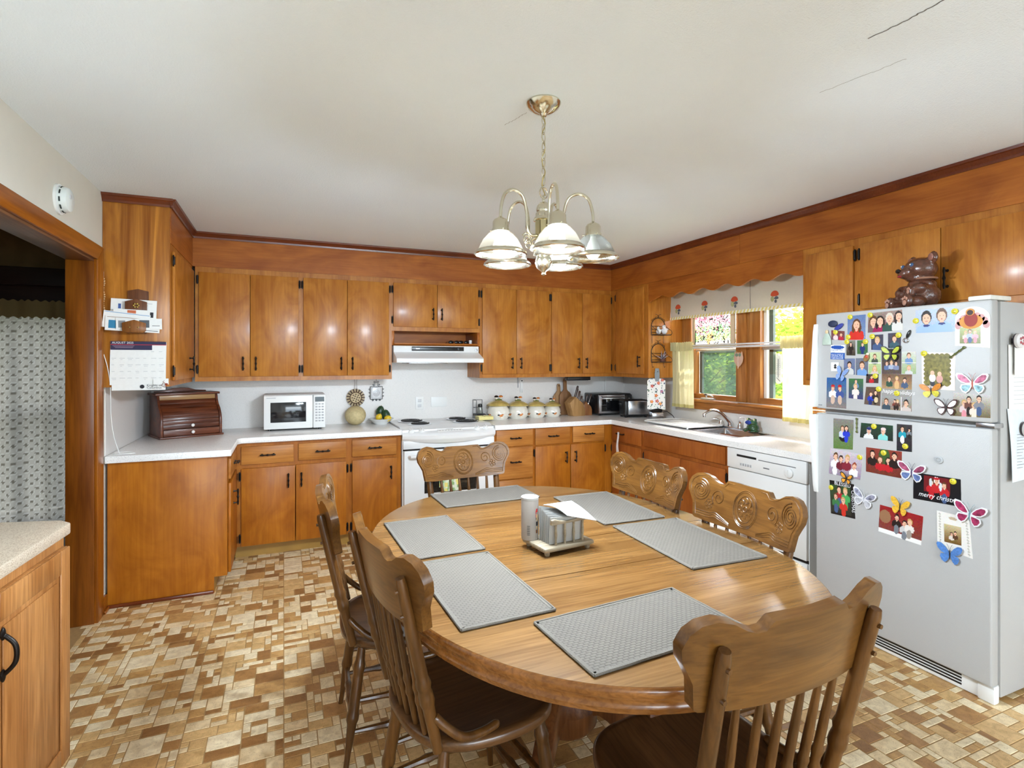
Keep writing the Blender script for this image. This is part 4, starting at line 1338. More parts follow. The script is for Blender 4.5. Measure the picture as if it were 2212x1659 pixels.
tag(mb.build('fruit_bowl', M('white_ceramic', (232, 232, 230), rough=0.25, var=0.02), None, smooth=True, top=True), 'white fluted fruit bowl left of the stove', 'bowl')
avo = M('avocado_skin', (36, 66, 40), rough=0.35, var=0.25, scale=90, bump=0.4)
lem = M('lemon_skin', (226, 190, 44), rough=0.4, var=0.06, scale=100, bump=0.3)
def fruit(nm, lab, cat, c, prof, tilt, rz, mat, stem=None):
    o = thing(nm, lab, cat, c, 0)
    o.rotation_euler = (tilt, 0, rz)
    LB(MB().lathe(prof, (0, 0, 0), 20), 'skin', mat, o, smooth=True)
    LB(MB().lathe([(0.003, prof[-1][1] - 0.002), (0.0025, prof[-1][1] + 0.004), (0, prof[-1][1] + 0.004)], (0, 0, 0), 8), 'stem_end', stem or M('stem', (110, 90, 50), rough=0.8), o)
    return o
avp = [(0.0, 0.0), (0.020, 0.004), (0.033, 0.016), (0.038, 0.034), (0.035, 0.054), (0.026, 0.072), (0.016, 0.086), (0.0, 0.092)]
lmp = [(0.0, 0.0), (0.006, 0.003), (0.018, 0.010), (0.026, 0.024), (0.027, 0.036), (0.021, 0.052), (0.009, 0.062), (0.0, 0.066)]
fruit('avocado', 'dark green avocado on top of the fruit in the white bowl', 'avocado', (0.764, 4.758, ZC + 0.062), avp, R(14), R(40), avo)
fruit('avocado', 'large dark green avocado leaning right in the white bowl', 'avocado', (0.815, 4.70, ZC + 0.030), avp, R(8), R(-50), avo)
fruit('lemon', 'yellow lemon leaning on the left rim of the white bowl', 'lemon', (0.730, 4.675, ZC + 0.032), lmp, R(30), R(70), lem)
fruit('lemon', 'yellow lemon lying low in the middle of the white bowl', 'lemon', (0.782, 4.634, ZC + 0.044), lmp, R(80), R(90), lem)

# ------------------------------------------------------------------ wall hangings between microwave and stove
t = thing('round_trivet', 'round woven straw trivet hanging from the upper cabinet over the melon', 'trivet', (0.571, 4.80, 1.005))
straw = M('straw', (206, 186, 148), rough=0.8, var=0.15, scale=90); dkst = M('dark_straw', (96, 74, 58), rough=0.8, var=0.2, scale=90)
c = (0.571, 4.806, 1.088)
MB().lathe([(0.048, 0.006), (0.048, -0.006), (0, -0.008)], c, 32, axis='y').build('centre_disc', straw, t, smooth=True)
for i in range(34):
    a = 2 * PI * i / 34
    MB().tube([(c[0] + 0.046 * math.cos(a), c[1], c[2] + 0.046 * math.sin(a)), (c[0] + 0.077 * math.cos(a), c[1], c[2] + 0.077 * math.sin(a))], 0.0052, 6).build('spoke', straw if i % 2 else dkst, t, smooth=True)
MB().tube([(c[0] + 0.047 * math.cos(2 * PI * i / 32), c[1] - 0.006, c[2] + 0.047 * math.sin(2 * PI * i / 32)) for i in range(32)], 0.004, 6, closed=True).build('inner_ring', dkst, t, smooth=True)
mb = MB()
for (a, r_) in [(k * PI / 4, 0.030) for k in range(8)] + [(k * PI / 2 + 0.4, 0.014) for k in range(4)]:
    q = Vector((c[0] + r_ * math.cos(a), c[1] - 0.009, c[2] + r_ * math.sin(a)))
    mb.box(q.x - 0.005, q.x + 0.005, q.y - 0.0015, q.y + 0.004, q.z - 0.005, q.z + 0.005)
mb.build('woven_marks', dkst, t)
mb = MB()
for s in (-1, 1):
    mb.tube([(c[0] + s * 0.010, c[1], c[2] + 0.076), (c[0] + s * 0.007, c[1], c[2] + 0.13), (c[0] + s * 0.012, c[1], 1.254)], 0.0014, 5)
mb.build('string', M('string', (110, 96, 80), rough=0.9), t, smooth=True)
t = thing('tile_trivet', 'square tile trivet in scrolled dark wire frame hanging by the stove', 'trivet', (0.748, 4.82, 1.05))
c = (0.748, 4.822, 1.125)
MB().box(c[0] - 0.047, c[0] + 0.047, c[1] - 0.004, c[1] + 0.006, c[2] - 0.052, c[2] + 0.052).build('tile', M('white_tile', (226, 226, 228), rough=0.2), t, bevel=0.002)
mb = MB()
for k in range(4):
    mb.tube([(c[0] + 0.012 * (k + 1) * .6 * math.cos(a / 24 * 2 * PI), c[1] - 0.0045, c[2] + 0.012 * (k + 1) * .6 * math.sin(a / 24 * 2 * PI)) for a in range(24)], 0.0009, 4, closed=True)
mb.tube([(c[0] - 0.040, c[1] - 0.0045, c[2] - 0.045), (c[0] + 0.040, c[1] - 0.0045, c[2] - 0.045), (c[0] + 0.040, c[1] - 0.0045, c[2] + 0.045), (c[0] - 0.040, c[1] - 0.0045, c[2] + 0.045)], 0.001, 4, closed=True)
mb.build('tile_pattern', M('grey_ink', (110, 110, 114), rough=0.6), t)
mb = MB()
def scroll(x, z, r_, sgn, n=18, turns=1.2):
    return [(x + sgn * r_ * (1 - 0.6 * i / n) * math.cos(turns * 2 * PI * i / n), c[1] - 0.001, z + r_ * (1 - 0.6 * i / n) * math.sin(turns * 2 * PI * i / n)) for i in range(n + 1)]
fr = 0.052
mb.tube([(c[0] - fr, c[1], c[2] - fr - .004), (c[0] + fr, c[1], c[2] - fr - .004), (c[0] + fr, c[1], c[2] + fr + .004), (c[0] - fr, c[1], c[2] + fr + .004)], 0.0028, 6, closed=True)
for s in (-1, 1):
    for q in (-0.030, 0.0, 0.030):
        mb.tube(scroll(c[0] + s * 0.057, c[2] + q, 0.008, s), 0.0018, 5)
        mb.tube(scroll(c[0] + q, c[2] - 0.065, 0.008, s), 0.0018, 5)
    mb.tube(scroll(c[0] + s * 0.02, c[2] + 0.068, 0.011, s), 0.002, 5)
    mb.tube(scroll(c[0] + s * 0.012, c[2] + 0.092, 0.011, s), 0.002, 5)
mb.tube([(c[0], c[1], c[2] + 0.1), (c[0], c[1], 1.254)], 0.0016, 5)
mb.build('wire_frame', M('pewter_wire', (70, 70, 74), rough=0.4, metal=0.6), t, smooth=True)
# outlet, cover plate
t = thing('wall_outlet', 'white double wall outlet above the stove', 'outlet', (1.134, YW, 0.965))
MB().box(1.098, 1.170, YW - 0.006, YW - 0.0005, 0.965, 1.080).build('plate', white_p, t, bevel=0.002)
for z in (1.000, 1.046):
    MB().box(1.117, 1.151, YW - 0.0085, YW - 0.005, z - 0.014, z + 0.014).build('socket', M('socket_grey', (206, 206, 208), rough=0.4), t, bevel=0.003)
MB().box(1.24, 1.39, YW - 0.005, YW - 0.0005, 0.985, 1.075).build('x', white_p, None, bevel=0.002, top=True)
o = bpy.data.objects['x']; o.name = 'cover_plate'; tag(o, 'blank white rectangular cover plate on the splashback above the stove', 'cover plate')
t = thing('hanging_opener', 'white key-shaped can punch hanging under the cabinet above the canisters', 'utensil', (2.145, 4.815, 1.09))
mb = MB().prism([(2.130, 1.10), (2.140, 1.095), (2.146, 1.14), (2.152, 1.095), (2.162, 1.10), (2.160, 1.18), (2.166, 1.21), (2.160, 1.228), (2.146, 1.234), (2.132, 1.228), (2.126, 1.21), (2.132, 1.18)], 'y', 4.822, 4.829)
mb.build('shape', white_p, t, bevel=0.001)
MB().ell((2.147, 4.820, 1.212), (0.009, 0.002, 0.006), 12, 8).build('dark_eye', blackp, t, smooth=True)
MB().tube([(2.108, 4.826, 1.254), (2.108, 4.826, 1.145)], 0.005, 8).build('cord', M('grey_cord', (170, 170, 172), rough=0.6), t, smooth=True)

# ------------------------------------------------------------------ wire rack with shaker, butter dish
t = thing('wire_rack', 'small dark wire rack at the back right of the stove', 'rack', (1.68, 4.76, ZC))
mb = MB()
for (x, y) in ((1.635, 4.70), (1.635, 4.80), (1.725, 4.80)):
    mb.tube([(x, y, ZC), (x, y, ZC + 0.175)], 0.0025, 6)
for z in (0.175, 0.105, 0.045):
    mb.tube([(1.635, 4.70, ZC + z), (1.635, 4.80, ZC + z), (1.725, 4.80, ZC + z)], 0.0022, 6)
mb.tube([(1.725, 4.70, ZC + 0.045), (1.725, 4.80, ZC + 0.045)], 0.0022, 6); mb.tube([(1.635, 4.70, ZC + 0.045), (1.725, 4.70, ZC + 0.045)], 0.0022, 6)
mb.tube([(1.725, 4.70, ZC), (1.725, 4.70, ZC + 0.045)], 0.0025, 6)
mb.build('frame', M('pewter_wire', (70, 70, 74), rough=0.4, metal=0.6), t, smooth=True)
MB().box(1.637, 1.723, 4.702, 4.798, ZC + 0.040, ZC + 0.050).build('shelf', blackp, t, bevel=0.003)
MB().box(1.632, 1.728, 4.69, 4.80, ZC + 0.0005, ZC + 0.03).build('base_box', M('smoke_grey', (120, 124, 122), rough=0.3), t, bevel=0.004)
t = thing('sugar_shaker', 'glass shaker with black lid standing on the wire rack', 'shaker', (1.688, 4.75, ZC + 0.0505))
MB().lathe([(0, 0), (0.026, 0), (0.028, 0.004), (0.022, 0.05), (0.020, 0.060)], (1.688, 4.75, ZC + 0.0505), 20).build('jar', M('grey_glass', (150, 150, 144), rough=0.12, metal=0.3), t, smooth=True)
MB().lathe([(0.021, 0.058), (0.022, 0.062), (0.020, 0.085), (0.010, 0.090), (0, 0.090)], (1.688, 4.75, ZC + 0.0505), 20).build('lid', blackp, t, smooth=True)
t = thing('egg_tray', 'pale yellow divided dish at the right rear of the stove', 'dish', (1.66, 4.56, ZC))
yel = M('pale_yellow', (228, 214, 140), rough=0.35)
LB(MB().box(-0.065, 0.065, -0.05, 0.05, 0.0145, 0.020), 'base', yel, t, bevel=0.003)
mb = MB()
for (a0, a1, b0, b1) in ((-0.068, 0.068, -0.053, -0.047), (-0.068, 0.068, 0.047, 0.053), (-0.068, -0.062, -0.053, 0.053), (0.062, 0.068, -0.053, 0.053), (-0.003, 0.003, -0.05, 0.05), (-0.06, 0.06, -0.003, 0.003)):
    mb.box(a0, a1, b0, b1, 0.014, 0.044)
LB(mb, 'walls', yel, t, bevel=0.002)

# ------------------------------------------------------------------ four mushroom canisters
cer = M('cream_ceramic', (232, 226, 214), rough=0.16, var=0.03, scale=12, coat=0.6)
lidm = M('mushroom_cap', (190, 166, 96), rough=0.25, var=0.14, scale=30, coat=0.5)
mush_w = M('mushroom_stem', (236, 222, 196), rough=0.4); mush_k = M('mushroom_black', (34, 26, 24), rough=0.25); mush_o = M('mushroom_orange', (206, 120, 50), rough=0.3, var=0.2); leaf_g = M('moss_green', (110, 120, 60), rough=0.5, var=0.2)
def mushroom(mb, c, s, tilt, cap, n=(0, 0, 1)):
    pass
def canister(c, s, lab):
    t = thing('canister', lab, 'canister', (c[0], c[1], ZC), 0, 'mushroom canisters')
    q = lambda r_, z: (r_ * s, z * s)
    x, y = c
    b_ = MB().lathe([q(0, 0), q(.078, 0), q(.088, .01), q(.102, .035), q(.105, .06), q(.098, .09), q(.084, .12), q(.078, .128), q(0.06, .128)], (x, y, ZC), 48, flute=lambda a, z: 1 + 0.012 * math.cos(a * 14) * (1 if 0.004 < z < 0.12 * s else 0)).build('jar', cer, t, smooth=True)
    l = MB().lathe([q(.09, .128), q(.106, .126), q(.108, .134), q(.096, .148), q(.066, .164), q(.03, .176), q(0, .18)], (x, y, ZC), 40, flute=lambda a, z: 1 + 0.03 * math.cos(a * 9) * max(0, min(1, (0.15 * s - z) / (0.02 * s)))).build('lid', lidm, t, smooth=True)
    MB().ell((x, y, ZC + .180 * s), (.034 * s, .026 * s, .010 * s), 16, 8).build('moss_knob', leaf_g, l, smooth=True)
    for (dx, cap) in ((-.020, mush_k), (.020, mush_o)):
        MB().tube([(x + dx * s, y - .004, ZC + .180 * s), (x + dx * s * 1.1, y - .004, ZC + .206 * s)], [.010 * s, .008 * s], 10).build('mushroom_stalk', mush_w, l, smooth=True)
        MB().lathe([q(.020, 0), q(.021, .004), q(.015, .014), q(0, .019)], (x + dx * s * 1.1, y - .004, ZC + .203 * s), 14).build('mushroom_cap', cap, l, smooth=True)
    # painted relief mushrooms on the jar
    for a0 in (-1.72, -0.55, -2.9):
        for (da, dz, r1, cap) in ((-.16, .046, .016, mush_k), (.02, .040, .020, mush_o), (.16, .048, .013, mush_o)):
            a = a0 + da
            R_ = .101 * s
            p = (x + R_ * math.cos(a), y + R_ * math.sin(a), ZC + dz * s)
            rot = Matrix.Rotation(a, 3, 'Z')
            MB().ell(p, (.005 * s, r1 * s * .9, r1 * s * .55), 12, 8, rot=rot).build('relief_cap', cap, b_, smooth=True)
            MB().ell((p[0], p[1], p[2] - r1 * s * .6), (.004 * s, r1 * s * .35, r1 * s * .5), 10, 6, rot=rot).build('relief_stalk', mush_w, b_, smooth=True)
canister((1.838, 4.665), 1.0, 'largest white mushroom canister, nearest the stove')
canister((2.042, 4.675), 0.935, 'second largest mushroom canister, next to the largest one')
canister((2.236, 4.685), 0.87, 'third mushroom canister, between the second and the smallest')
canister((2.414, 4.695), 0.81, 'smallest mushroom canister, beside the cutting boards')

# ------------------------------------------------------------------ cutting boards, knife blocks
def board(lab, x, w_, z1, zt, y, lean, mat):
    t = thing('cutting_board', lab, 'cutting board', (x, y, ZC + 0.001), 0, 'cutting boards')
    t.rotation_euler = (lean, 0, 0)
    h = w_ / 2
    pts = [(-h, 0), (h, 0), (h, z1 - 0.03), (h - 0.02, z1), (0.03, z1 + 0.012), (0.018, z1 + 0.03), (0.018, zt - 0.02), (0.010, zt), (-0.010, zt), (-0.018, zt - 0.02), (-0.018, z1 + 0.03), (-0.03, z1 + 0.012), (-h + 0.02, z1), (-h, z1 - 0.03)]
    b_ = LB(MB().prism(pts, 'y', -0.009, 0.009), 'blade', mat, t, bevel=0.003)
    LB(MB().lathe([(0.006, -0.0095), (0.006, 0.0095)], (0, 0, zt - 0.02), 12, axis='y'), 'hang_hole', dark_m, t)
board('pale wooden paddle cutting board standing rear against the wall', 2.545, 0.125, 0.21, 0.31, 4.800, R(-2), wood('beech', (150, 112, 72), (178, 140, 98), 'z', rough=0.5, across=8))
board('browner paddle cutting board leaning in front of the paler one', 2.605, 0.135, 0.225, 0.365, 4.765, R(-4), wood('acacia', (128, 88, 56), (160, 118, 78), 'z', rough=0.5, across=8))
blk_m = wood('block_beech', (170, 126, 76), (200, 158, 104), 'z', rough=0.45, across=8)
blk_d = wood('block_oak', (134, 82, 44), (164, 108, 62), 'z', rough=0.45, across=8)
knife_h = wood('knife_handle', (50, 30, 22), (84, 54, 38), 'z', rough=0.35)
def block(lab, x, y, rz, w_, h_, mat, ys):
    t = thing('knife_block', lab, 'knife block', (x, y, ZC), rz)
    LB(MB().prism([(-0.07 * ys, 0), (0.075 * ys, 0), (0.075 * ys, 0.055), (0.055 * ys, 0.12 * h_), (-0.045 * ys, 0.19 * h_), (-0.115 * ys, 0.13 * h_)], 'x', -w_ / 2, w_ / 2), 'block', mat, t, bevel=0.003)
    return t
b1t = block('pale beech knife block full of dark-handled knives', 2.660, 4.655, R(-84), 0.10, 1.0, blk_m, 0.95)
b2t = block('small brown knife block with fanned knives beside the larger block', 2.788, 4.665, R(-96), 0.075, 0.72, blk_d, 0.52)
def knife(lab, base, d, L_, r_):
    d = Vector(d).normalized()
    b = Vector(base)
    t = thing('kitchen_knife', lab, 'knife', b, 0, 'knives in the blocks')
    MB().tube([b, b + d * L_ * 0.12, b + d * L_ * 0.5, b + d * L_ * 0.9, b + d * L_], [r_ * .8, r_, r_ * .85, r_ * 1.1, r_ * .8], 8).build('handle', knife_h, t, smooth=True)
    MB().tube([b - d * 0.006, b + d * 0.012], [r_ * 1.05, r_ * 1.05], 8).build('bolster', steel, t, smooth=True)
    MB().tube([b + d * L_ * 0.35 + Vector((0, -r_, 0)), b + d * L_ * 0.35 + Vector((0, r_, 0))], 0.0022, 6).build('rivet', steel, t)
for (lab, x, y, z, d, L_) in [
        ('longest dark-handled knife, at the left of the pale block', 2.628, 4.64, ZC + 0.165, (0.3, -0.05, 1), 0.135),
        ('dark-handled knife second from the left in the pale block', 2.645, 4.665, ZC + 0.155, (0.3, -0.05, 1), 0.118),
        ('dark-handled knife in the middle of the pale block', 2.663, 4.64, ZC + 0.142, (0.3, 0, 1), 0.106),
        ('dark-handled knife right of the middle one in the pale block', 2.68, 4.67, ZC + 0.132, (0.28, 0, 1), 0.092),
        ('shortest dark-handled knife, at the right of the pale block', 2.698, 4.645, ZC + 0.118, (0.28, 0, 1), 0.078),
        ('dark-handled knife leaning left in the small brown block', 2.772, 4.665, ZC + 0.118, (0.2, -0.05, 1), 0.09),
        ('thick dark-handled knife in the middle of the small brown block', 2.787, 4.645, ZC + 0.106, (0.36, -0.05, 1), 0.11),
        ('dark-handled knife leaning right in the small brown block', 2.8, 4.675, ZC + 0.096, (0.5, 0, 1), 0.1)]:
    knife(lab, (x, y, z), d, L_, 0.0105)

# ------------------------------------------------------------------ left wall: smoke alarm, calendar, letter rack, cord
t = thing('smoke_alarm', 'round white smoke alarm on the left wall above the doorway', 'smoke alarm', (XL, 3.02, 2.128))
MB().lathe([(0.068, 0.0), (0.068, 0.008), (0.060, 0.010)], (XL + 0.0005, 3.02, 2.128), 36, axis='x').build('backplate', white_p, t, smooth=True)
MB().lathe([(0.056, 0.009), (0.056, 0.030), (0.052, 0.042), (0.044, 0.047), (0, 0.049)], (XL, 3.02, 2.128), 36, axis='x').build('cover', M('alarm_white', (226, 230, 228), rough=0.4, var=0.01), t, smooth=True)
for k in range(10):
    a0 = 2 * PI * k / 10
    pts = [(XL + 0.020, 3.02 + 0.0565 * math.cos(a0 + j * 0.09), 2.128 + 0.0565 * math.sin(a0 + j * 0.09)) for j in range(5)]
    MB().tube(pts, 0.0032, 4).build('vent_slot', M('vent_dark', (30, 40, 40), rough=0.7), t)
MB().lathe([(0.010, 0.048), (0.009, 0.052), (0, 0.052)], (XL, 3.005, 2.14), 16, axis='x').build('test_button', M('socket_grey', (206, 206, 208), rough=0.4), t, smooth=True)

FP = Frame((0, YEL, 0), (1, 0, 0), (0, -1, 0))
t = thing('wall_calendar', 'August 2025 wall calendar pinned to the figured cabinet end panel', 'calendar', (-0.755, YEL - 0.003, 1.235))
MB().sheet(lambda u, v: (-0.893 + 0.268 * u - 0.004 * (1 - v), YEL - 0.003 - 0.004 * math.sin(v * PI), 1.268 + 0.243 * v), 6, 8, th=0.001).build('page', paper, t)
MB().sheet(lambda u, v: (-0.888 + 0.258 * u, YEL - 0.0015, 1.237 + 0.040 * v), 4, 2, th=0.0005).build('lower_leaf', paper, t)
navy = M('calendar_navy', (44, 38, 72), rough=0.6); redm = M('calendar_red', (180, 40, 60), rough=0.6); greym = M('grey_script', (150, 150, 156), rough=0.7)
mb = MB(); FP.box(mb, -0.892, -0.626, 1.497, 1.513, 0.0072, 0.0082); FP.box(mb, -0.892, -0.695, 1.466, 1.4935, 0.0076, 0.0084); mb.build('header', navy, t)
mb = MB(); FP.box(mb, -0.892, -0.626, 1.4935, 1.497, 0.0072, 0.0082); mb.build('red_band', redm, t)
text_mesh('month', 'AUGUST 2025', 0.0165, FP, -0.885, 1.5005, 0.0088, M('white_print', (244, 244, 246), rough=0.6), t, sx=1.0)
for i in range(4):
    mb = MB()
    for k in range(3):
        FP.box(mb, -0.882 + 0.006 * k, -0.78 - 0.004 * k, 1.4885 - k * 0.006, 1.490 - k * 0.006, 0.0086, 0.0088)
mb.build('verse', M('faint_print', (176, 150, 170), rough=0.7), t)
mb = MB()
rr = random.Random(3)
for r_ in range(5):
    for c_ in range(7):
        if (r_ == 0 and c_ < 5):
            continue
        u = -0.888 + c_ * 0.0375; z = 1.452 - r_ * 0.0375
        FP.box(mb, u + 0.001, u + 0.012 + rr.random() * 0.016, z + 0.004, z + 0.0052, 0.0086, 0.0088)
        if rr.random() < 0.5:
            FP.box(mb, u + 0.004, u + 0.012 + rr.random() * 0.012, z - 0.004, z - 0.003, 0.0086, 0.0088)
mb.build('day_notes', greym, t)
text_mesh('publisher', 'Knights of', 0.0175, FP, -0.722, 1.2585, 0.0034, ink, t)
text_mesh('publisher', 'Columbus', 0.0175, FP, -0.722, 1.2445, 0.0034, ink, t)
MB().lathe([(0.011, 0), (0.011, -0.001), (0, -0.001)], (-0.744, YEL - 0.0028, 1.257), 20, axis='y').build('emblem', ink, t)
mb = MB()
for i in range(44):
    x = -0.890 + i * 0.0060
    mb.tube([(x, YEL - 0.002, 1.514), (x, YEL - 0.007, 1.516), (x, YEL - 0.007, 1.509)], 0.0008, 4)
mb.build('spiral_binding', M('dark_wire', (60, 56, 66), rough=0.4, metal=0.5), t)
mb = MB(); FP.box(mb, -0.690, -0.614, 1.268, 1.302, 0.009, 0.0096); tag(mb.build('paper_note', paper, None, top=True), 'small white note clipped to the lower right of the calendar', 'note')
MB()
mb = MB().tube([(-0.640, YEL - 0.011, 1.276), (-0.648, YEL - 0.011, 1.262), (-0.630, YEL - 0.011, 1.252), (-0.622, YEL - 0.011, 1.266), (-0.642, YEL - 0.011, 1.284), (-0.634, YEL - 0.011, 1.29)], 0.0016, 6)
mb.box(-0.632, -0.618, YEL - 0.0115, YEL - 0.0098, 1.262, 1.275)
tag(mb.build('bulldog_clip', M('copper_clip', (150, 70, 50), rough=0.35, metal=0.7), None, smooth=True, top=True), 'small copper clip holding the note on the calendar', 'clip')
# letter rack with mail
t = thing('letter_rack', 'small brown slatted wooden letter rack with two pockets above the calendar', 'letter rack', (-0.762, YEL - 0.03, 1.56))
rk = wood('rack_wood', (92, 54, 32), (128, 80, 50), 'z', rough=0.5, across=14)
def hexp(cx, z0, z1, w_, pk):
    return [(cx - w_, z0 + 0.012), (cx - w_ * .8, z0), (cx + w_ * .8, z0), (cx + w_, z0 + 0.012), (cx + w_, z1 - pk), (cx, z1), (cx - w_, z1 - pk)]
MB().prism(hexp(-0.762, 1.562, 1.812, 0.050, 0.012), 'y', YEL - 0.010, YEL - 0.0005).build('back_board', rk, t, bevel=0.002)
MB().prism(hexp(-0.765, 1.655, 1.752, 0.052, 0.016), 'y', YEL - 0.045, YEL - 0.036).build('upper_pocket', rk, t, bevel=0.002)
MB().prism(hexp(-0.765, 1.560, 1.632, 0.056, 0.018), 'y', YEL - 0.090, YEL - 0.080).build('lower_pocket', wood('rack_wood_warm', (128, 76, 30), (156, 98, 44), 'z', rough=0.5, across=14), t, bevel=0.003)
MB().box(-0.805, -0.725, YEL - 0.088, YEL - 0.009, 1.560, 1.569).build('pocket_floor', rk, t)
MB().box(-0.805, -0.725, YEL - 0.044, YEL - 0.009, 1.655, 1.663).build('pocket_floor', rk, t)
for dx in (-0.02, 0.02):
    MB().lathe([(0.004, 0), (0.003, -0.003), (0, -0.004)], (-0.765 + dx, YEL - 0.090, 1.590), 10, axis='y').build('pin', M('brass_pin', (190, 160, 90), rough=0.3, metal=0.9), t)
mb = MB()
for a in range(6):
    mb.ell((-0.765 + 0.012 * math.cos(a * PI / 3), YEL - 0.047, 1.715 + 0.010 * math.sin(a * PI / 3)), (0.006, 0.003, 0.006), 8, 6)
mb.build('flower_ornament', M('brass_pin', (190, 160, 90), rough=0.3, metal=0.9), t, smooth=True)
def mail(lab, x0, x1, z0, z1, y, tilt, marks, m_=paper):
    cx_, cz_ = (x0 + x1) / 2, (z0 + z1) / 2
    t = thing('envelope', lab, 'mail', (cx_, y, z0), 0, 'mail in the letter rack')
    t.rotation_euler = (0, tilt, 0)
    LB(MB().box(x0 - cx_, x1 - cx_, -0.001, 0.001, 0, z1 - z0), 'sheet', m_, t)
    for (a, b, c_, d_, rgb) in marks:
        w_, h_ = x1 - x0, z1 - z0
        LB(MB().box(x0 - cx_ + a * w_, x0 - cx_ + b * w_, -0.0016, -0.0008, c_ * h_, d_ * h_), 'print', M('print_%d_%d_%d' % rgb, rgb, rough=0.7), t)
mail('tall white letter standing in the upper pocket of the letter rack', -0.890, -0.672, 1.640, 1.750, YEL - 0.022, R(2), [(.16, .22, .5, .75, (70, 100, 160)), (.3, .9, .82, .84, (170, 170, 176)), (.3, .8, .72, .74, (170, 170, 176)), (.10, .14, .1, .45, (50, 50, 56))])
mail('letter with orange round seal behind the lower pocket', -0.870, -0.668, 1.590, 1.690, YEL - 0.056, R(2), [(.32, .52, .72, .96, (206, 110, 70)), (.85, .93, .6, .9, (40, 40, 46))])
mail('white envelope leaning left behind the framed postcards', -0.918, -0.70, 1.580, 1.672, YEL - 0.064, R(6), [(.02, .98, .93, .96, (90, 140, 190))])
mail('postcard with blue stamp sticking out left in the lower pocket', -0.903, -0.648, 1.567, 1.648, YEL - 0.070, R(3), [(.06, .20, .15, .7, (50, 130, 170)), (.28, .45, .15, .7, (150, 150, 152)), (.55, .97, .1, .14, (90, 90, 96)), (.03, .97, .90, .93, (150, 110, 70))])
mail('postcard with grey photograph in front of the lower pocket stack', -0.850, -0.634, 1.580, 1.640, YEL - 0.076, R(-1), [(.50, .72, .15, .85, (90, 96, 102)), (.05, .2, .15, .8, (140, 140, 142)), (.78, .95, .3, .35, (90, 90, 96))])
# telephone-style cord and string hung beside the panel
t = thing('bead_string', 'string of small beads hanging on the left wall edge by the cabinet', 'bead string', (-0.918, 3.635, 1.55))
mb = MB()
for i in range(22):
    mb.ell((-0.921 + 0.003 * math.sin(i), 3.640, 1.86 - i * 0.0125), (0.005, 0.005, 0.006), 8, 6)
mb.build('beads', M('beads', (206, 160, 110), rough=0.4, var=0.5, scale=90), t, smooth=True)
MB().tube([(-0.922, 3.640, 1.86), (-0.921, 3.638, 1.58)], 0.0012, 5).build('thread', M('string', (110, 96, 80), rough=0.9), t)
MB().box(-0.9305, -0.922, 3.635, 3.648, 1.84, 1.90).build('hanger_card', M('pink_card', (220, 190, 180), rough=0.7), t)
pts = [(-0.922, 3.645, 1.44), (-0.905, 3.65, 1.36), (-0.895, 3.66, 1.25), (-0.900, 3.69, 1.10), (-0.895, 3.72, 0.98), (-0.880, 3.74, 0.90), (-0.868, 3.735, ZC + 0.004), (-0.84, 3.72, ZC + 0.004), (-0.80, 3.75, ZC + 0.004), (-0.85, 3.79, ZC + 0.005), (-0.90, 3.76, ZC + 0.006), (-0.87, 3.70, ZC + 0.006), (-0.79, 3.72, ZC + 0.004)]
def spline(P, n=6):
    P = [Vector(p) for p in P]
    out = []
    for i in range(len(P) - 1):
        p0, p1, p2, p3 = P[max(i - 1, 0)], P[i], P[i + 1], P[min(i + 2, len(P) - 1)]
        for k in range(n):
            t_ = k / n
            out.append(0.5 * ((2 * p1) + (p2 - p0) * t_ + (2 * p0 - 5 * p1 + 4 * p2 - p3) * t_ ** 2 + (3 * p1 - p0 - 3 * p2 + p3) * t_ ** 3))
    out.append(P[-1])
    return out
tag(MB().tube(spline(pts), 0.0018, 6).build('white_cord', white_p, None, smooth=True, top=True), 'white cord dangling down the left wall and coiled on the worktop corner', 'cord')
t = thing('towel_loop', 'white cloth strip hanging from the drawer pull at the right corner', 'cloth', (XBR - 0.05, 4.06, 0.60))
MB().sheet(lambda u, v: (XBR - 0.055 - 0.006 * math.sin(v * 5), 4.06 + (0.022 + 0.030 * max(0, .5 - v)) * (u - 0.5) * 2 * 0.5, 0.585 + 0.185 * v), 4, 14, th=0.003).build('strip', M('white_cloth', (232, 230, 228), rough=0.9, bump=0.2), t, smooth=True)

# ------------------------------------------------------------------ sink window
mb = MB()
mb.box(XR + 0.02, XR + 0.085, 3.06, 3.16, WZ0, WZ1)                    # mullion
mb.box(XR + 0.02, XR + 0.085, 3.20, 3.302, WZ0, WZ1); mb.box(XR + 0.035, XR + 0.085, 3.16, 3.20, WZ0, WZ1)
mb.box(XR + 0.02, XR + 0.085, 3.785, WY1, WZ0, WZ1); mb.box(XR + 0.02, XR + 0.085, WY0, 2.50, WZ0, WZ1)
mb.box(XR - 0.012, XR + 0.02, WY1 - 0.008, 3.900, WZ0, WZ1 + 0.06)
w1 = struct(mb.build('window_1', window_wood, None, bevel=0.003))
mb = MB()
mb.box(XR + 0.022, XR + 0.085, 3.302, 3.785, WZ0, 1.117); mb.box(XR + 0.022, XR + 0.085, 2.50, 3.06, WZ0, 1.120)
mb.box(XR + 0.02, XR + 0.085, WY0, WY1, WZ1 - 0.03, WZ1)
mb.build('sash_rail', window_wood_y, w1, bevel=0.003)
mb = MB()
mb.box(XR - 0.045, XR + 0.03, WY0 - 0.02, 3.900, 1.050, 1.072); 
mb.build('window_stool', window_wood_y, w1, bevel=0.006)
mb = MB(); mb.box(XR - 0.016, XR - 0.0005, WY0 - 0.02, 3.900, 0.985, 1.050); mb.build('apron', window_wood_y, w1, bevel=0.003)
alum = M('aluminium', (196, 198, 200), rough=0.35, metal=0.7)
grn = M('storm_frame_green', (62, 78, 72), rough=0.5)
mb = MB()
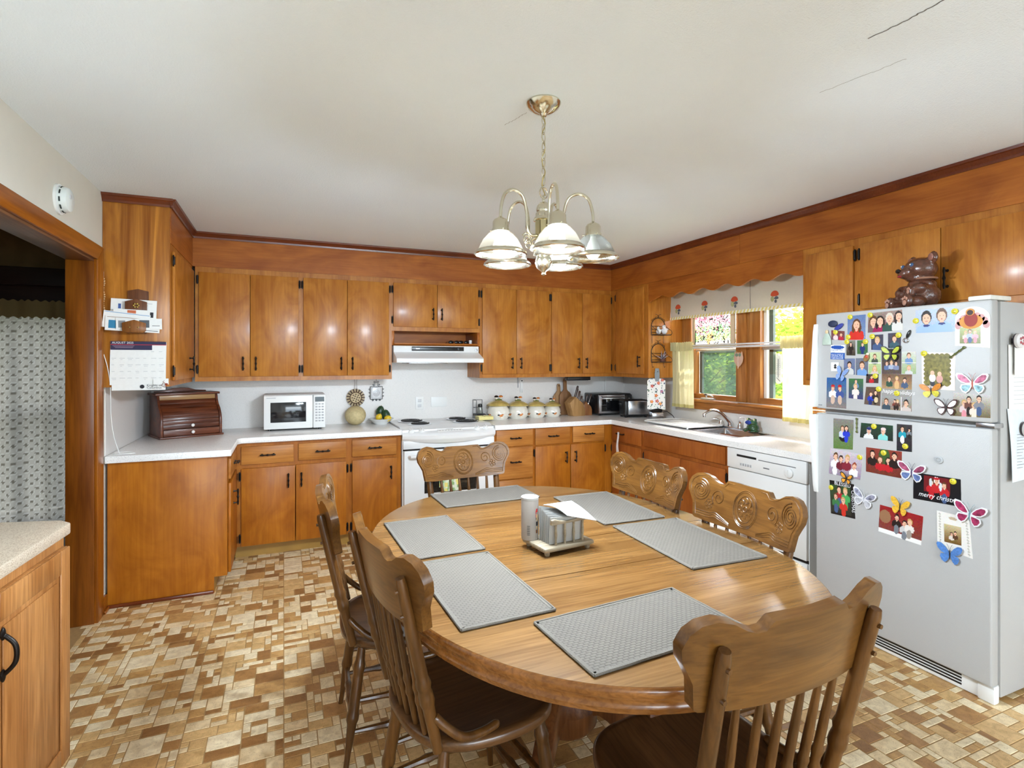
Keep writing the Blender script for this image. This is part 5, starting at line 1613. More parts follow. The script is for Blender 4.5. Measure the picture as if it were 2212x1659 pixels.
for (a, b) in ((3.302, 3.785), (2.50, 3.06)):
    mb.box(XR + 0.040, XR + 0.070, a, b, 1.490, 1.515)
mb.build('meeting_rail', alum, w1, bevel=0.002)
mb = MB()
mb.box(XR + 0.060, XR + 0.088, 3.035, 3.06, 1.12, WZ1 - 0.03); mb.box(XR + 0.060, XR + 0.088, 2.50, 2.525, 1.12, WZ1 - 0.03)
mb.build('storm_frame', white_p, w1)
mb = MB(); mb.box(XR + 0.088, XR + 0.112, 3.000, 3.036, 1.12, WZ1 - 0.03); mb.box(XR + 0.088, XR + 0.112, 3.76, 3.785, 1.12, 1.49)
mb.box(XR + 0.088, XR + 0.112, 3.30, 3.785, 1.475, 1.49); mb.box(XR + 0.088, XR + 0.112, 2.52, 3.03, 1.475, 1.49)
mb.build('storm_frame', grn, w1)
for (a, b, z0, z1) in ((3.302, 3.785, 1.117, 1.490), (3.302, 3.785, 1.515, WZ1 - .03), (2.50, 3.06, 1.12, 1.490), (2.50, 3.06, 1.515, WZ1 - .03)):
    MB().box(XR + 0.052, XR + 0.056, a, b, z0, z1).build('pane', pane_glass, w1)
scr = glass('insect_screen', (255, 255, 255), 1.0)
def screenmat():
    m, t, b = newmat('screen_mesh')
    N, L = t.nodes, t.links
    N.remove(b)
    tr = N.new('ShaderNodeBsdfTransparent'); df = N.new('ShaderNodeBsdfDiffuse'); df.inputs[0].default_value = lin((58, 70, 66))
    tl = N.new('ShaderNodeBsdfTranslucent'); tl.inputs[0].default_value = lin((50, 64, 58))
    m0 = N.new('ShaderNodeMixShader'); m0.inputs[0].default_value = 0.5
    L.new(df.outputs[0], m0.inputs[1]); L.new(tl.outputs[0], m0.inputs[2])
    mx = N.new('ShaderNodeMixShader'); mx.inputs[0].default_value = 0.42
    L.new(tr.outputs[0], mx.inputs[1]); L.new(m0.outputs[0], mx.inputs[2])
    L.new(mx.outputs[0], N['Material Output'].inputs[0])
    return m
MB().box(XR + 0.098, XR + 0.0985, 3.30, 3.785, 1.115, 1.490).build('insect_screen', screenmat(), w1)
# crank operator on the stool
t = thing('window_crank', 'silver window crank operator on the left sill', 'window crank', (XR - 0.005, 3.60, 1.072))
MB().box(XR - 0.02, XR + 0.022, 3.52, 3.66, 1.0725, 1.090).build('housing', alum, t, bevel=0.005)
MB().tube([(XR - 0.005, 3.60, 1.09), (XR - 0.012, 3.60, 1.112), (XR - 0.018, 3.555, 1.116), (XR - 0.018, 3.51, 1.104)], 0.006, 8).build('arm', alum, t, smooth=True)
MB().ell((XR - 0.014, 3.60, 1.118), (0.012, 0.022, 0.006), 12, 8).build('knob', M('dark_metal', (60, 56, 54), rough=0.4, metal=0.7), t, smooth=True)

# cafe rod and curtains
RX, RZ = 3.215, 1.516
t = thing('cafe_rod', 'white double cafe curtain rod across the sink window', 'curtain rod', (RX, 3.2, RZ))
for z, r_ in ((RZ, 0.008), (RZ + 0.020, 0.006)):
    MB().tube([(XR - 0.002, 3.894, z), (RX, 3.894, z), (RX, 2.52, z), (XR - 0.002, 2.52, z)], r_, 10).build('tube', M('rod_white', (226, 226, 228), rough=0.3, metal=0.2), t, smooth=True)
cur_m = sheer('yellow_cotton', (222, 214, 172), trans=0.42)
def cafe(lab, y0, y1, zb, zt, gather, seed):
    t = thing('cafe_curtain', lab, 'curtain', (RX, (y0 + y1) / 2, zb), 0, 'yellow cafe curtains')
    n = 72
    def fn(u, v):
        y = y0 + (y1 - y0) * u
        z = zb + (zt - zb) * v
        k = 1.0 if v < 0.9 else 1.0
        f_ = math.sin(u * 2 * PI * gather + seed + 0.8 * math.sin(u * 7 + seed)) * 0.013 + 0.005 * math.sin(u * 41 + v * 3)
        return (RX - 0.008 + f_ * (0.55 + 0.45 * (1 - v)), y + 0.006 * math.sin(v * 4 + u * 9) * (1 - v), z)
    MB().sheet(fn, n, 24).build('panel', cur_m, t, smooth=True)
    MB().sheet(lambda u, v: (RX - 0.022 + 0.007 * math.sin(u * 2 * PI * gather * 2.2 + seed), y0 - 0.004 + (y1 - y0 + 0.008) * u, RZ - 0.024 + (zt - RZ + 0.03) * v + 0.003 * math.sin(u * 60)), n, 5).build('gathered_header', sheer('yellow_header', (216, 206, 156), trans=0.25), t, smooth=True)
    MB().sheet(lambda u, v: tuple(Vector(fn(u, v * 0.05)) + Vector((-0.0015, 0, 0))), n, 2).build('hem', sheer('yellow_hem', (206, 194, 132), trans=0.25), t, smooth=True)
cafe('pale yellow cafe curtain at the left side of the sink window', 3.622, 3.892, 1.000, 1.562, 5, 0.3)
cafe('pale yellow cafe curtain at the right side of the sink window by the fridge', 2.50, 2.735, 0.985, 1.572, 4, 1.7)

# printed fabric valance with mushrooms and rope fringe
VX = 3.20
t = thing('fabric_valance', 'cream fabric valance with printed mushrooms and striped yellow fringe', 'valance', (VX, 3.13, 1.78))
def vf(u, v):
    y = 3.898 - (3.898 - 2.372) * u
    return (VX - 0.002 * math.sin(u * 9 + v * 5), y, 1.787 + (2.05 - 1.787) * v)
MB().sheet(vf, 40, 6, th=0.0015).build('cloth', sheer('valance_cloth', (226, 216, 198), trans=0.22), t, smooth=True)
mb = MB()
ns = 92
for i in range(ns):
    y = 3.896 - (3.896 - 2.374) * i / ns
    dy = (3.896 - 2.374) / ns
    mb.add([(VX - 0.006, y, 1.770), (VX - 0.006, y - dy, 1.770), (VX - 0.006, y - dy - 0.012, 1.793), (VX - 0.006, y - 0.012, 1.793), (VX + 0.004, y, 1.770), (VX + 0.004, y - dy, 1.770), (VX + 0.004, y - dy - 0.012, 1.793), (VX + 0.004, y - 0.012, 1.793)],
           [(0, 1, 2, 3), (7, 6, 5, 4), (0, 4, 5, 1), (3, 2, 6, 7), (0, 3, 7, 4), (1, 5, 6, 2)], i % 2)
mb.build('rope_fringe', [M('fringe_yellow', (226, 206, 118), rough=0.9), M('fringe_cream', (238, 232, 216), rough=0.9)], t, weld=False)
FV = Frame((VX, 0, 0), (0, -1, 0), (-1, 0, 0))
def flat_ell(fr, u, z, ru, rz_, d, name, mat, par, n=20, half=False):
    pts = []
    for i in range(n):
        a = 2 * PI * i / n
        y_ = math.sin(a) * rz_
        if half and y_ < 0:
            y_ *= 0.35
        pts.append((u + ru * math.cos(a), z + y_))
    m = len(pts)
    vs = [fr.p(a, b, d) for a, b in pts] + [fr.p(a, b, d - 0.0012) for a, b in pts]
    return MB().add(vs, [list(range(m)), list(range(2 * m - 1, m - 1, -1))] + [(i, (i + 1) % m, m + (i + 1) % m, m + i) for i in range(m)]).build(name, mat, par)
mo, mg, mk = M('print_orange', (206, 84, 48), rough=0.8), M('print_sage', (170, 168, 120), rough=0.8), M('print_slate', (92, 96, 104), rough=0.8)
for yy in (3.80, 3.475, 3.155, 2.785, 2.44):
    flat_ell(FV, -yy, 1.872, 0.034, 0.030, 0.0042, 'mushroom_print', mo, t, half=True)
    flat_ell(FV, -yy - 0.020, 1.845, 0.014, 0.020, 0.0040, 'mushroom_print', mg, t)
    flat_ell(FV, -yy + 0.014, 1.845, 0.018, 0.016, 0.0044, 'mushroom_print', mk, t, half=True)
    flat_ell(FV, -yy + 0.008, 1.826, 0.010, 0.012, 0.0040, 'mushroom_print', mk, t)
mb = MB(); FV.box(mb, -3.004, -3.001, 1.79, 2.02, 0.001, 0.0035); mb.build('seam', M('seam_grey', (130, 122, 114), rough=0.9), t)

# stained-glass flower panel standing on the meeting rail
t = thing('stained_glass_panel', 'framed stained-glass panel of a flower vase hanging in the left window', 'stained glass', (XR + 0.008, 3.54, 1.512))
gy0, gy1, gz0, gz1 = 3.335, 3.745, 1.550, 1.800
mb = MB()
mb.box(XR - 0.006, XR + 0.014, gy0 - 0.040, gy0, 1.513, gz1); mb.box(XR - 0.006, XR + 0.014, gy1, gy1 + 0.030, 1.513, gz1)
mb.box(XR - 0.006, XR + 0.014, gy0, gy1, 1.513, gz0)
mb.build('frame', M('pale_frame', (206, 186, 158), rough=0.5), t, bevel=0.003)
nx, nz = 84, 52
mb = MB().sheet(lambda u, v: (XR + 0.004, gy1 + (gy0 - gy1) * u, gz0 + (gz1 - gz0) * v), nx, nz)
sg = mb.build('mosaic_glass', sheer('coloured_glass', (0, 0, 0), trans=0.75, clear=0.35, attr=True), t)
rr = random.Random(11)
seeds = [(rr.random(), rr.random()) for _ in range(420)]
def sgcol(c):
    u = 1 - (c.y - (gy0 - origin(t).y)) / (gy1 - gy0); v = (c.z - (gz0 - origin(t).z)) / (gz1 - gz0)
    best = sorted(((u - a) ** 2 * 2.6 + (v - b) ** 2, i) for i, (a, b) in enumerate(seeds))[:2]
    (d0, i), (d1, _) = best
    if math.sqrt(d1) - math.sqrt(d0) < 0.010:
        return (40, 38, 38)
    a, b = seeds[i]
    h = (i * 7919) % 100 / 100
    if abs(a - 0.42) < 0.07 and b < 0.36 and b > 0.08:
        return (222, 128, 40)
    if b < 0.10:
        return (222, 226, 226)
    if b < 0.32:
        return [(120, 170, 60), (226, 210, 70), (196, 214, 120), (90, 150, 70)][int(h * 4)]
    if b < 0.62:
        return [(60, 160, 60), (120, 190, 70), (196, 60, 90), (120, 170, 220), (226, 210, 90)][int(h * 5)]
    return [(214, 70, 90), (236, 160, 170), (246, 246, 246), (200, 50, 80), (240, 210, 214)][int(h * 5)]
paint(sg.data, lambda c: tuple(q * 0.72 + 0.28 * 210 if sum(sgcol(c)) > 150 else q for q in sgcol(c)))
# owl sun-catcher and thermometer
t = thing('owl_suncatcher', 'pinkish owl-shaped suncatcher hanging on the window mullion', 'suncatcher', (XR - 0.03, 3.20, 1.33))
oc = (XR - 0.03, 3.225, 1.43)
MB().prism([(oc[1] + y, oc[2] + z) for y, z in ((-.034, .05), (-.030, .038), (0, .042), (.030, .038), (.034, .05), (.038, .03), (.046, .0), (.040, -.035), (.018, -.062), (0, -.075), (-.018, -.062), (-.040, -.035), (-.046, 0), (-.038, .03))], 'x', oc[0] - 0.003, oc[0] + 0.003).build('body', M('owl_pink', (206, 170, 150), rough=0.4), t, bevel=0.001)
for s in (-1, 1):
    MB().lathe([(0.014, 0), (0.012, -0.004), (0, -0.004)], (oc[0] - 0.003, oc[1] + s * 0.016, oc[2] + 0.022), 16, axis='x').build('eye', M('owl_eye', (120, 140, 120), rough=0.3), t, smooth=True)
MB().tube([(oc[0] - 0.005, oc[1], oc[2] + 0.01), (oc[0] - 0.005, oc[1], oc[2] - 0.085)], 0.003, 6).build('chime_rod', M('owl_rod', (220, 200, 186), rough=0.4), t, smooth=True)
MB().tube([(oc[0], oc[1], oc[2] + 0.040), (RX + 0.01, oc[1], RZ)], 0.001, 4).build('thread', M('string', (110, 96, 80), rough=0.9), t)
t = thing('window_thermometer', 'white round-ended thermometer outside the right window pane', 'thermometer', (XR + 0.13, 3.02, 1.24))
ty = 2.985
pts = [(ty - .026, 1.285), (ty - .026, 1.455), (ty + .026, 1.455), (ty + .026, 1.285)] + [(ty + .032 * math.cos(a), 1.262 + .032 * math.sin(a)) for a in [0.6 - i * (1.2 + PI) / 10 for i in range(11)]]
MB().prism(pts, 'x', XR + 0.125, XR + 0.130).build('scale_plate', M('thermo_white', (226, 226, 222), rough=0.5), t)
MB().tube([(XR + 0.122, ty, 1.28), (XR + 0.122, ty, 1.42)], 0.0022, 6).build('spirit_tube', M('print_slate', (92, 96, 104), rough=0.8), t)
mb = MB()
for i in range(10):
    for s in (-1, 1):
        mb.box(XR + 0.1235, XR + 0.1245, ty + s * 0.012 - 0.004, ty + s * 0.012 + 0.004, 1.30 + i * 0.014, 1.3015 + i * 0.014)
mb.build('tick_marks', ink, t)
MB().tube([(XR + 0.123, ty - 0.016, 1.25), (XR + 0.123, ty + 0.014, 1.276)], 0.0018, 5).build('needle', ink, t)
MB().box(XR + 0.112, XR + 0.126, ty - 0.01, ty + 0.01, 1.445, 1.46).build('bracket', white_p, t)

# ------------------------------------------------------------------ wire rack on the end panel by the window
t = thing('wall_rack', 'two-tier dark wire rack with arched backs on the cabinet end panel', 'wall rack', (3.06, 3.90, 1.36))
wire = M('bronze_wire', (74, 58, 48), rough=0.45, metal=0.6)
yb = 3.897
def tier(z0, z1):
    mb = MB()
    xa, xb = 2.985, 3.135
    xm, rr_ = (xa + xb) / 2, (xb - xa) / 2
    zt_ = z1 - 0.045 - rr_
    mb.tube([(xa, yb, z0)] + [(xm - rr_ * math.cos(PI * i / 14), yb, zt_ + rr_ * math.sin(PI * i / 14)) for i in range(15)] + [(xb, yb, z0)], 0.0034, 6)
    for z in (0.022, 0.05, 0.078):
        mb.tube([(xa, yb, z0 + z), (xb, yb, z0 + z)], 0.002, 5)
    for s in (-1, 1):
        x = xa if s < 0 else xb
        mb.tube(spline([(x, yb, z0 + 0.085), (x, yb - 0.035, z0 + 0.06), (x, yb - 0.085, z0 + 0.035), (x, yb - 0.095, z0 + 0.012), (x, yb - 0.080, z0)]), 0.0022, 5)
        mb.tube(spline([(xm, yb, z1 - 0.045), (xm + s * 0.02, yb, z1 - 0.035), (xm + s * 0.045, yb, z1 - 0.05), (xm + s * 0.07, yb, z1 - 0.062), (xm + s * 0.062, yb, z1 - 0.078)]), 0.0018, 5)
        mb.tube(spline([(xm, yb, z1 - 0.045), (xm + s * 0.008, yb, z1 - 0.018), (xm + s * 0.03, yb, z1 - 0.012)]), 0.0018, 5)
    mb.build('arched_back', wire, t, smooth=True)
    MB().box(xa - 0.002, xb + 0.002, yb - 0.082, yb, z0 - 0.004, z0 + 0.004).build('shelf', wire, t, bevel=0.002)
tier(1.635, 1.830); tier(1.395, 1.602)
mb = MB()
for x in (2.992, 3.118):
    mb.tube([(x, yb, 1.632), (x, yb, 1.56)], 0.002, 5)
    mb.tube(spline([(x, yb, 1.392), (x, yb - 0.004, 1.36), (x, yb - 0.012, 1.348), (x, yb - 0.02, 1.358)]), 0.002, 5)
mb.build('hooks', wire, t, smooth=True)
cw = M('white_bisque', (226, 226, 230), rough=0.4)
def bird(lab, x, s):
    t = thing('bird_figurine', lab, 'figurine', (x, 3.855, 1.6395), 0, 'birds on the wire rack')
    blob('bird_body', [((x, 3.855, 1.6395 + .024 * s), (.020 * s, .022 * s, .024 * s)), ((x - .006 * s, 3.85, 1.6395 + .054 * s), (.013 * s, .013 * s, .013 * s)), ((x + .022 * s, 3.86, 1.6395 + .036 * s), (.018 * s, .006 * s, .008 * s))], 0.003, cw, t, 4)
    MB().lathe([(.004 * s, 0), (0, -.010 * s)], (x - .008 * s, 3.838, 1.6395 + .054 * s), 8, axis='y').build('beak', M('beak', (200, 150, 80), rough=0.4), t)
bird('white bird figurine at the left on the upper wire shelf', 3.030, 1.0)
bird('larger white bird figurine at the right on the upper wire shelf', 3.092, 1.25)
t = thing('dried_flower_pot', 'dried grey spiky flower arrangement on the lower wire shelf', 'dried flowers', (3.07, 3.855, 1.3995))
MB().lathe([(0, 0), (0.022, 0), (0.026, 0.025), (0.020, 0.025), (0, 0.02)], (3.07, 3.855, 1.3995), 16).build('pot', M('brown_pot', (100, 60, 50), rough=0.5), t, smooth=True)
rr = random.Random(4)
for i in range(16):
    a, e = rr.uniform(0, 2 * PI), rr.uniform(0.4, 1.4)
    d = Vector((math.cos(a) * math.cos(e), math.sin(a) * math.cos(e) * 0.7, math.sin(e)))
    b = Vector((3.07, 3.855, 1.422))
    MB().tube([b, b + d * 0.03, b + d * rr.uniform(0.05, 0.085)], [0.0025, 0.004, 0.0006], 5).build('stem', M('dried_grey', (170, 160, 170), rough=0.7) if i % 3 else M('dried_dark', (70, 56, 60), rough=0.7), t, smooth=True)

# floral oven mitt towel on a hook
t = thing('hanging_towel', 'white floral hanging towel with grey loop below the corner cabinet', 'towel', (3.03, 3.885, 0.975))
ax = Vector((0.86, -0.51, 0)); pc = Vector((3.022, 3.876, 0))
def mf(u, v):
    wv = 0.004 * math.sin(u * 11 + v * 2)
    hw = 0.078 - (0.02 * max(0, (v - 0.93) / 0.07))
    p = pc + ax * ((u - 0.5) * 2 * hw) + Vector((-0.51, -0.86, 0)) * (wv - 0.008 * math.sin(v * PI))
    return (p.x, p.y, 0.982 + 0.268 * v - 0.004 * math.sin(u * 8) * (1 - v))
mt = MB().sheet(mf, 46, 80).build('towel', attrmat('mitt_print', 0.9, 0.1), t, smooth=True)
rr = random.Random(9)
fl_ = []
for _ in range(60):
    fl_.append((rr.random(), rr.random(), rr.choice([(60, 90, 80), (110, 140, 100), (60, 80, 110), (120, 150, 150)]), rr.uniform(.018, .032)))
big = [(0.5, 0.42, (220, 110, 70)), (0.28, 0.72, (196, 60, 90)), (0.25, 0.22, (220, 110, 70)), (0.72, 0.16, (220, 120, 80)), (0.55, 0.24, (196, 50, 90)), (0.62, 0.82, (206, 80, 90)), (0.8, 0.55, (150, 90, 150)), (0.85, 0.92, (200, 70, 90))]
def mcol(c):
    p = c + origin(t) - pc
    u = (p.x * ax.x + p.y * ax.y) / 0.156 + 0.5; v = (p.z - 0.985) / 0.275
    for (a, b, k) in big:
        dx, dz = (u - a) * 1.0, (v - b) * 1.76
        r_ = math.hypot(dx, dz)
        if r_ < 0.03:
            return (240, 210, 90)
        if r_ < 0.105 * (0.8 + 0.25 * math.cos(5 * math.atan2(dz, dx))):
            return k
    for (a, b, k, r_) in fl_:
        if ((u - a) / r_) ** 2 + ((v - b) / (r_ * .9)) ** 2 < 1:
            return k
    return (236, 234, 230)
paint(mt.data, mcol)
g2 = M('grey_loop', (130, 138, 144), rough=0.7, var=0.1, bump=0.2)
MB().sheet(lambda u, v: tuple(pc + ax * ((u - 0.5) * (0.030 + 0.012 * math.sin(v * PI))) + Vector((0, -0.012, 1.225 + 0.115 * v))), 4, 10, th=0.004).build('loop', g2, t, smooth=True)
MB().tube([(pc.x - 0.01, 3.890, 1.30), (pc.x, 3.868, 1.305), (pc.x + 0.005, 3.86, 1.315)], 0.003, 6).build('hook', blackm, t, smooth=True)

# ------------------------------------------------------------------ refrigerator
FXF, FY0, FY1, FZT = 2.635, 1.250, 2.032, 1.652
t = thing('refrigerator', 'white top-freezer refrigerator covered in family photos and magnets', 'refrigerator', (2.98, 1.64, 0))
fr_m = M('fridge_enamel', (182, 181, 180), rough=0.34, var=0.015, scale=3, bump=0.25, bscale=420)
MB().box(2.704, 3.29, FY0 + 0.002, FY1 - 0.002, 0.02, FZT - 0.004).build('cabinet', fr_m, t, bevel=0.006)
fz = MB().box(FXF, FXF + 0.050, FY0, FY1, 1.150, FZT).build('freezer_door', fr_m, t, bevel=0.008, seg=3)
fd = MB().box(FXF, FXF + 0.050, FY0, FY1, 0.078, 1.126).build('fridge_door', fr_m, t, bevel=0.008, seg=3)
gk = M('gasket_grey', (176, 178, 180), rough=0.7)
MB().box(FXF + 0.050, 2.704, FY0 + 0.012, FY1 - 0.012, 1.160, FZT - 0.012).build('gasket', gk, t)
MB().box(FXF + 0.050, 2.704, FY0 + 0.012, FY1 - 0.012, 0.09, 1.116).build('gasket', gk, t)
# handles on the far edge
def handle(z0, z1, par, flip):
    mb = MB()
    dd = [(0.0, 0.004), (0.10, 0.012), (0.5, 0.026), (0.93, 0.042), (1.0, 0.040)]
    vs, fs = [], []
    for (q, d_) in dd:
        z = z0 + (z1 - z0) * (q if flip else 1 - q)
        for (x, y) in ((FXF - d_, FY1 - 0.016), (FXF + 0.002, FY1 - 0.016), (FXF + 0.002, FY1 + 0.010), (FXF - d_, FY1 + 0.010)):
            vs.append((x, y, z))
    for i in range(len(dd) - 1):
        for k in range(4):
            fs.append((i * 4 + k, i * 4 + (k + 1) % 4, i * 4 + 4 + (k + 1) % 4, i * 4 + 4 + k))
    fs += [(3, 2, 1, 0), tuple(len(vs) - 4 + k for k in range(4))]
    mb.add(vs, fs)
    mb.build('handle', white_p, par, bevel=0.003)
handle(1.158, 1.600, fz, 0)
handle(0.70, 1.118, fd, 1)
mb = MB().box(FXF + 0.004, 2.79, FY0 + 0.004, FY0 + 0.085, FZT + 0.0005, FZT + 0.020); mb.build('hinge_cover', M('cream_plastic', (222, 220, 212), rough=0.4), t, bevel=0.005)
MB().box(FXF + 0.01, FXF + 0.075, FY0 - 0.006, FY0 + 0.06, 1.128, 1.148).build('middle_hinge', steel, t, bevel=0.003)
mb = MB().box(FXF + 0.030, FXF + 0.06, FY0 + 0.004, FY1 - 0.004, 0.004, 0.076); gb = mb.build('kick_grille', white_p, t, bevel=0.003)
for k in range(4):
    MB().box(FXF + 0.0285, FXF + 0.031, FY0 + 0.12, FY1 - 0.03, 0.020 + k * 0.013, 0.027 + k * 0.013).build('grille_slot', blackp, gb)
MB().box(FXF + 0.02, FXF + 0.058, FY0, FY0 + 0.06, 0.002, 0.076).build('hinge_foot', white_p, t, bevel=0.006)
mb = MB(); FF = Frame((FXF, 0, 0), (0, -1, 0), (-1, 0, 0)); FF.box(mb, -2.015, -1.995, 1.166, 1.172, 0.0, 0.001); mb.build('badge', steel, fz)

# ---- printed pictures: flat prints with a real sheet behind them
prm = attrmat('photo_print', 0.28, 0.5)
SKIN = (226, 178, 150)
def person(cx, cy, s, hair, shirt, pants=None, skin=SKIN, long=False, tall=False, hat=None):
    """shapes for one printed figure; cx, cy = head centre in picture units"""
    out = []
    out.append((cx, cy - 2.05 * s, 1.15 * s, 1.35 * s, shirt))
    if pants:
        out.append((cx, cy - 3.9 * s, 0.75 * s, 1.5 * s, pants))
    out.append((cx - 1.05 * s, cy - 2.2 * s, 0.32 * s, 1.0 * s, shirt)); out.append((cx + 1.05 * s, cy - 2.2 * s, 0.32 * s, 1.0 * s, shirt))
    out.append((cx, cy + 0.12 * s, 0.74 * s, (1.15 if not long else 1.0) * s * 0.95, hair))
    if long:
        out.append((cx - 0.6 * s, cy - 0.6 * s, 0.3 * s, 0.9 * s, hair)); out.append((cx + 0.6 * s, cy - 0.6 * s, 0.3 * s, 0.9 * s, hair))
    out.append((cx, cy - 0.9 * s, 0.26 * s, 0.4 * s, skin))
    out.append((cx, cy - 0.12 * s, 0.58 * s, 0.78 * s, skin))
    if hat:
        out.append((cx, cy + 0.62 * s, 0.72 * s, 0.40 * s, hat))
    for q in (-0.22, 0.22):
        out.append((cx + q * s, cy + 0.02 * s, 0.07 * s, 0.06 * s, (60, 44, 40)))
    out.append((cx, cy - 0.48 * s, 0.20 * s, 0.06 * s, (180, 90, 90)))
    return out
def print_sheet(name, label, cat, q, asp, top, bot, shapes, nx, d=0.0012, border=0.0, group='photographs on the fridge', noise_=14, frame=FF, shape='rect', bcol=(242, 240, 236)):
    """q = four (u,z) corners: top left, top right, bottom right, bottom left"""
    ny = max(6, int(nx / asp))
    TL, TR, BR, BL = q
    def fn(u, v):
        a = (1 - v) * ((1 - u) * BL[0] + u * BR[0]) + v * ((1 - u) * TL[0] + u * TR[0])
        b = (1 - v) * ((1 - u) * BL[1] + u * BR[1]) + v * ((1 - u) * TL[1] + u * TR[1])
        return tuple(frame.p(a, b, d))
    mb = MB().sheet(fn, nx, ny, th=0.0007)
    o = mb.build(name, prm, None, top=True, weld=False)
    me = o.data
    ca = me.color_attributes.new('Col', 'FLOAT_COLOR', 'CORNER')
    rr = random.Random(sum(map(ord, label)))
    nq = nx * ny
    for k, pl in enumerate(me.polygons):
        if k >= nq:
            c = (236, 234, 230)
        else:
            u = (k % nx + 0.5) / nx; v = (k // nx + 0.5) / ny
            bu, bv = border, border * asp
            if u < bu or u > 1 - bu or v < bv or v > 1 - bv:
                c = bcol
            else:
                c = tuple(top[i] * v + bot[i] * (1 - v) + rr.uniform(-noise_, noise_) for i in range(3))
                for s in shapes:
                    if len(s) == 5:
                        if ((u * asp - s[0]) / s[2]) ** 2 + ((v - s[1]) / s[3]) ** 2 < 1:
                            c = s[4]
                    elif s[0] <= u <= s[2] and s[1] <= v <= s[3]:
                        c = s[4]
        c = lin(tuple(max(0, min(255, x)) for x in c))
        for li in pl.loop_indices:
            ca.data[li].color = c
    return tag(o, label, cat, group)
def rects(*r):
    return [(a, b, c, d, col, 0) for (a, b, c, d, col) in r]
BK, BR_, BL_, RD_, WH, GY, GN = (40, 32, 30), (96, 64, 40), (196, 160, 100), (186, 36, 44), (236, 236, 236), (120, 126, 134), (50, 110, 60)
NV, TE, PK, DN = (36, 50, 110), (40, 150, 170), (216, 140, 150), (70, 90, 130)
def pr(*a, **k):
    return print_sheet('photo', *a, **k)
pr('school photo of a girl in a red dress, top row of the freezer door', 'photo', [(-1.853, 1.63), (-1.761, 1.632), (-1.763, 1.507), (-1.855, 1.51)], 0.75, (96, 118, 160), (120, 136, 170), person(.38, .62, .22, BR_, (200, 50, 40), long=True), 36)
pr('close selfie of four smiling people on the freezer door', 'photo', [(-1.748, 1.635), (-1.592, 1.641), (-1.588, 1.545), (-1.751, 1.541)], 1.65, (150, 130, 120), (96, 60, 60), person(.26, .55, .26, BR_, (110, 90, 90)) + person(.60, .55, .26, BK, (150, 30, 80), long=True) + person(1.05, .62, .25, (206, 196, 180), (50, 80, 70)) + person(1.48, .70, .24, BK, (210, 206, 200), long=True), 56)
pr('studio photo of two boys in blue shirts with bow ties', 'photo', [(-1.534, 1.632), (-1.377, 1.633), (-1.375, 1.528), (-1.534, 1.529)], 1.5, (176, 188, 206), (160, 174, 198), person(.42, .62, .27, BK, (150, 176, 214)) + person(1.00, .68, .27, BR_, (150, 176, 214)) + [(.42, .30, .13, .05, NV), (1.0, .36, .13, .05, NV)], 60)
# arched nativity card (two pieces: card and its mounted picture)
t = thing('arched_card', 'arched white card with painted figures and photo of three children', 'card', (FXF - 0.001, 1.315, 1.455), 0, 'photographs on the fridge')
u0, u1, z0, z1 = -1.378, -1.254, 1.455, 1.628
uc, rw = (u0 + u1) / 2, (u1 - u0) / 2
pts = [(u0, z0 + 0.012), (u1, z0)] + [(uc + rw * math.cos(a), z1 - rw * 0.8 + rw * 0.8 * math.sin(a)) for a in [PI * i / 14 for i in range(15)]]
n = len(pts)
MB().add([FF.p(a, b, 0.002) for a, b in pts] + [FF.p(a, b, 0.0) for a, b in pts], [list(range(n)), list(range(2 * n - 1, n - 1, -1))] + [(i, (i + 1) % n, n + (i + 1) % n, n + i) for i in range(n)]).build('card', M('card_white', (234, 230, 226), rough=0.6), t)
rw_m, gd_m, dk_m = M('robe_red', (150, 50, 40), rough=0.6), M('robe_gold', (206, 140, 60), rough=0.6), M('robe_dark', (60, 40, 36), rough=0.6)
pkm = M('robe_pink', (206, 160, 160), rough=0.7)
for k in range(9):
    a = PI * (0.05 + 0.9 * k / 8)
    flat_ell(FF, uc + 0.050 * math.cos(a), 1.545 + 0.045 * math.sin(a), 0.012, 0.016, 0.0026, 'petal', pkm, t)
flat_ell(FF, uc - 0.004, 1.566, 0.042, 0.030, 0.0032, 'robe', gd_m, t); flat_ell(FF, uc - 0.004, 1.575, 0.024, 0.030, 0.0040, 'robe', rw_m, t)
flat_ell(FF, uc - 0.006, 1.606, 0.016, 0.015, 0.0048, 'halo', gd_m, t); flat_ell(FF, uc - 0.006, 1.604, 0.011, 0.011, 0.0055, 'face', dk_m, t)
o = print_sheet('picture', 'x', 'x', [(-1.36, 1.544), (-1.286, 1.544), (-1.286, 1.474), (-1.36, 1.476)], 1.05, (170, 176, 120), (120, 120, 70), person(.30, .66, .12, BL_, (230, 190, 180), PK) + person(.52, .72, .13, BR_, (170, 180, 200), DN) + person(.78, .68, .12, BL_, (220, 160, 170), PK), 30, d=0.0030)
o.location = o.location - origin(t); o.parent = t
for k in ('label', 'category', 'group'):
    del o[k]
mb = MB()
for k in range(9):
    FF.box(mb, -1.366 + k * 0.0105, -1.359 + k * 0.0105, 1.4665 + 0.001 * (k % 2), 1.4675 + 0.001 * (k % 2), 0.0021, 0.0025)
mb.build('faint_script', M('faint_print', (176, 150, 170), rough=0.7), t)
pr('small photo of two children at the far edge of the freezer door', 'photo', [(-1.942, 1.564), (-1.869, 1.555), (-1.869, 1.508), (-1.942, 1.514)], 1.5, (120, 60, 60), (110, 80, 90), person(.50, .66, .20, BL_, (220, 200, 200)) + person(1.10, .60, .20, BR_, (180, 40, 60)), 28)
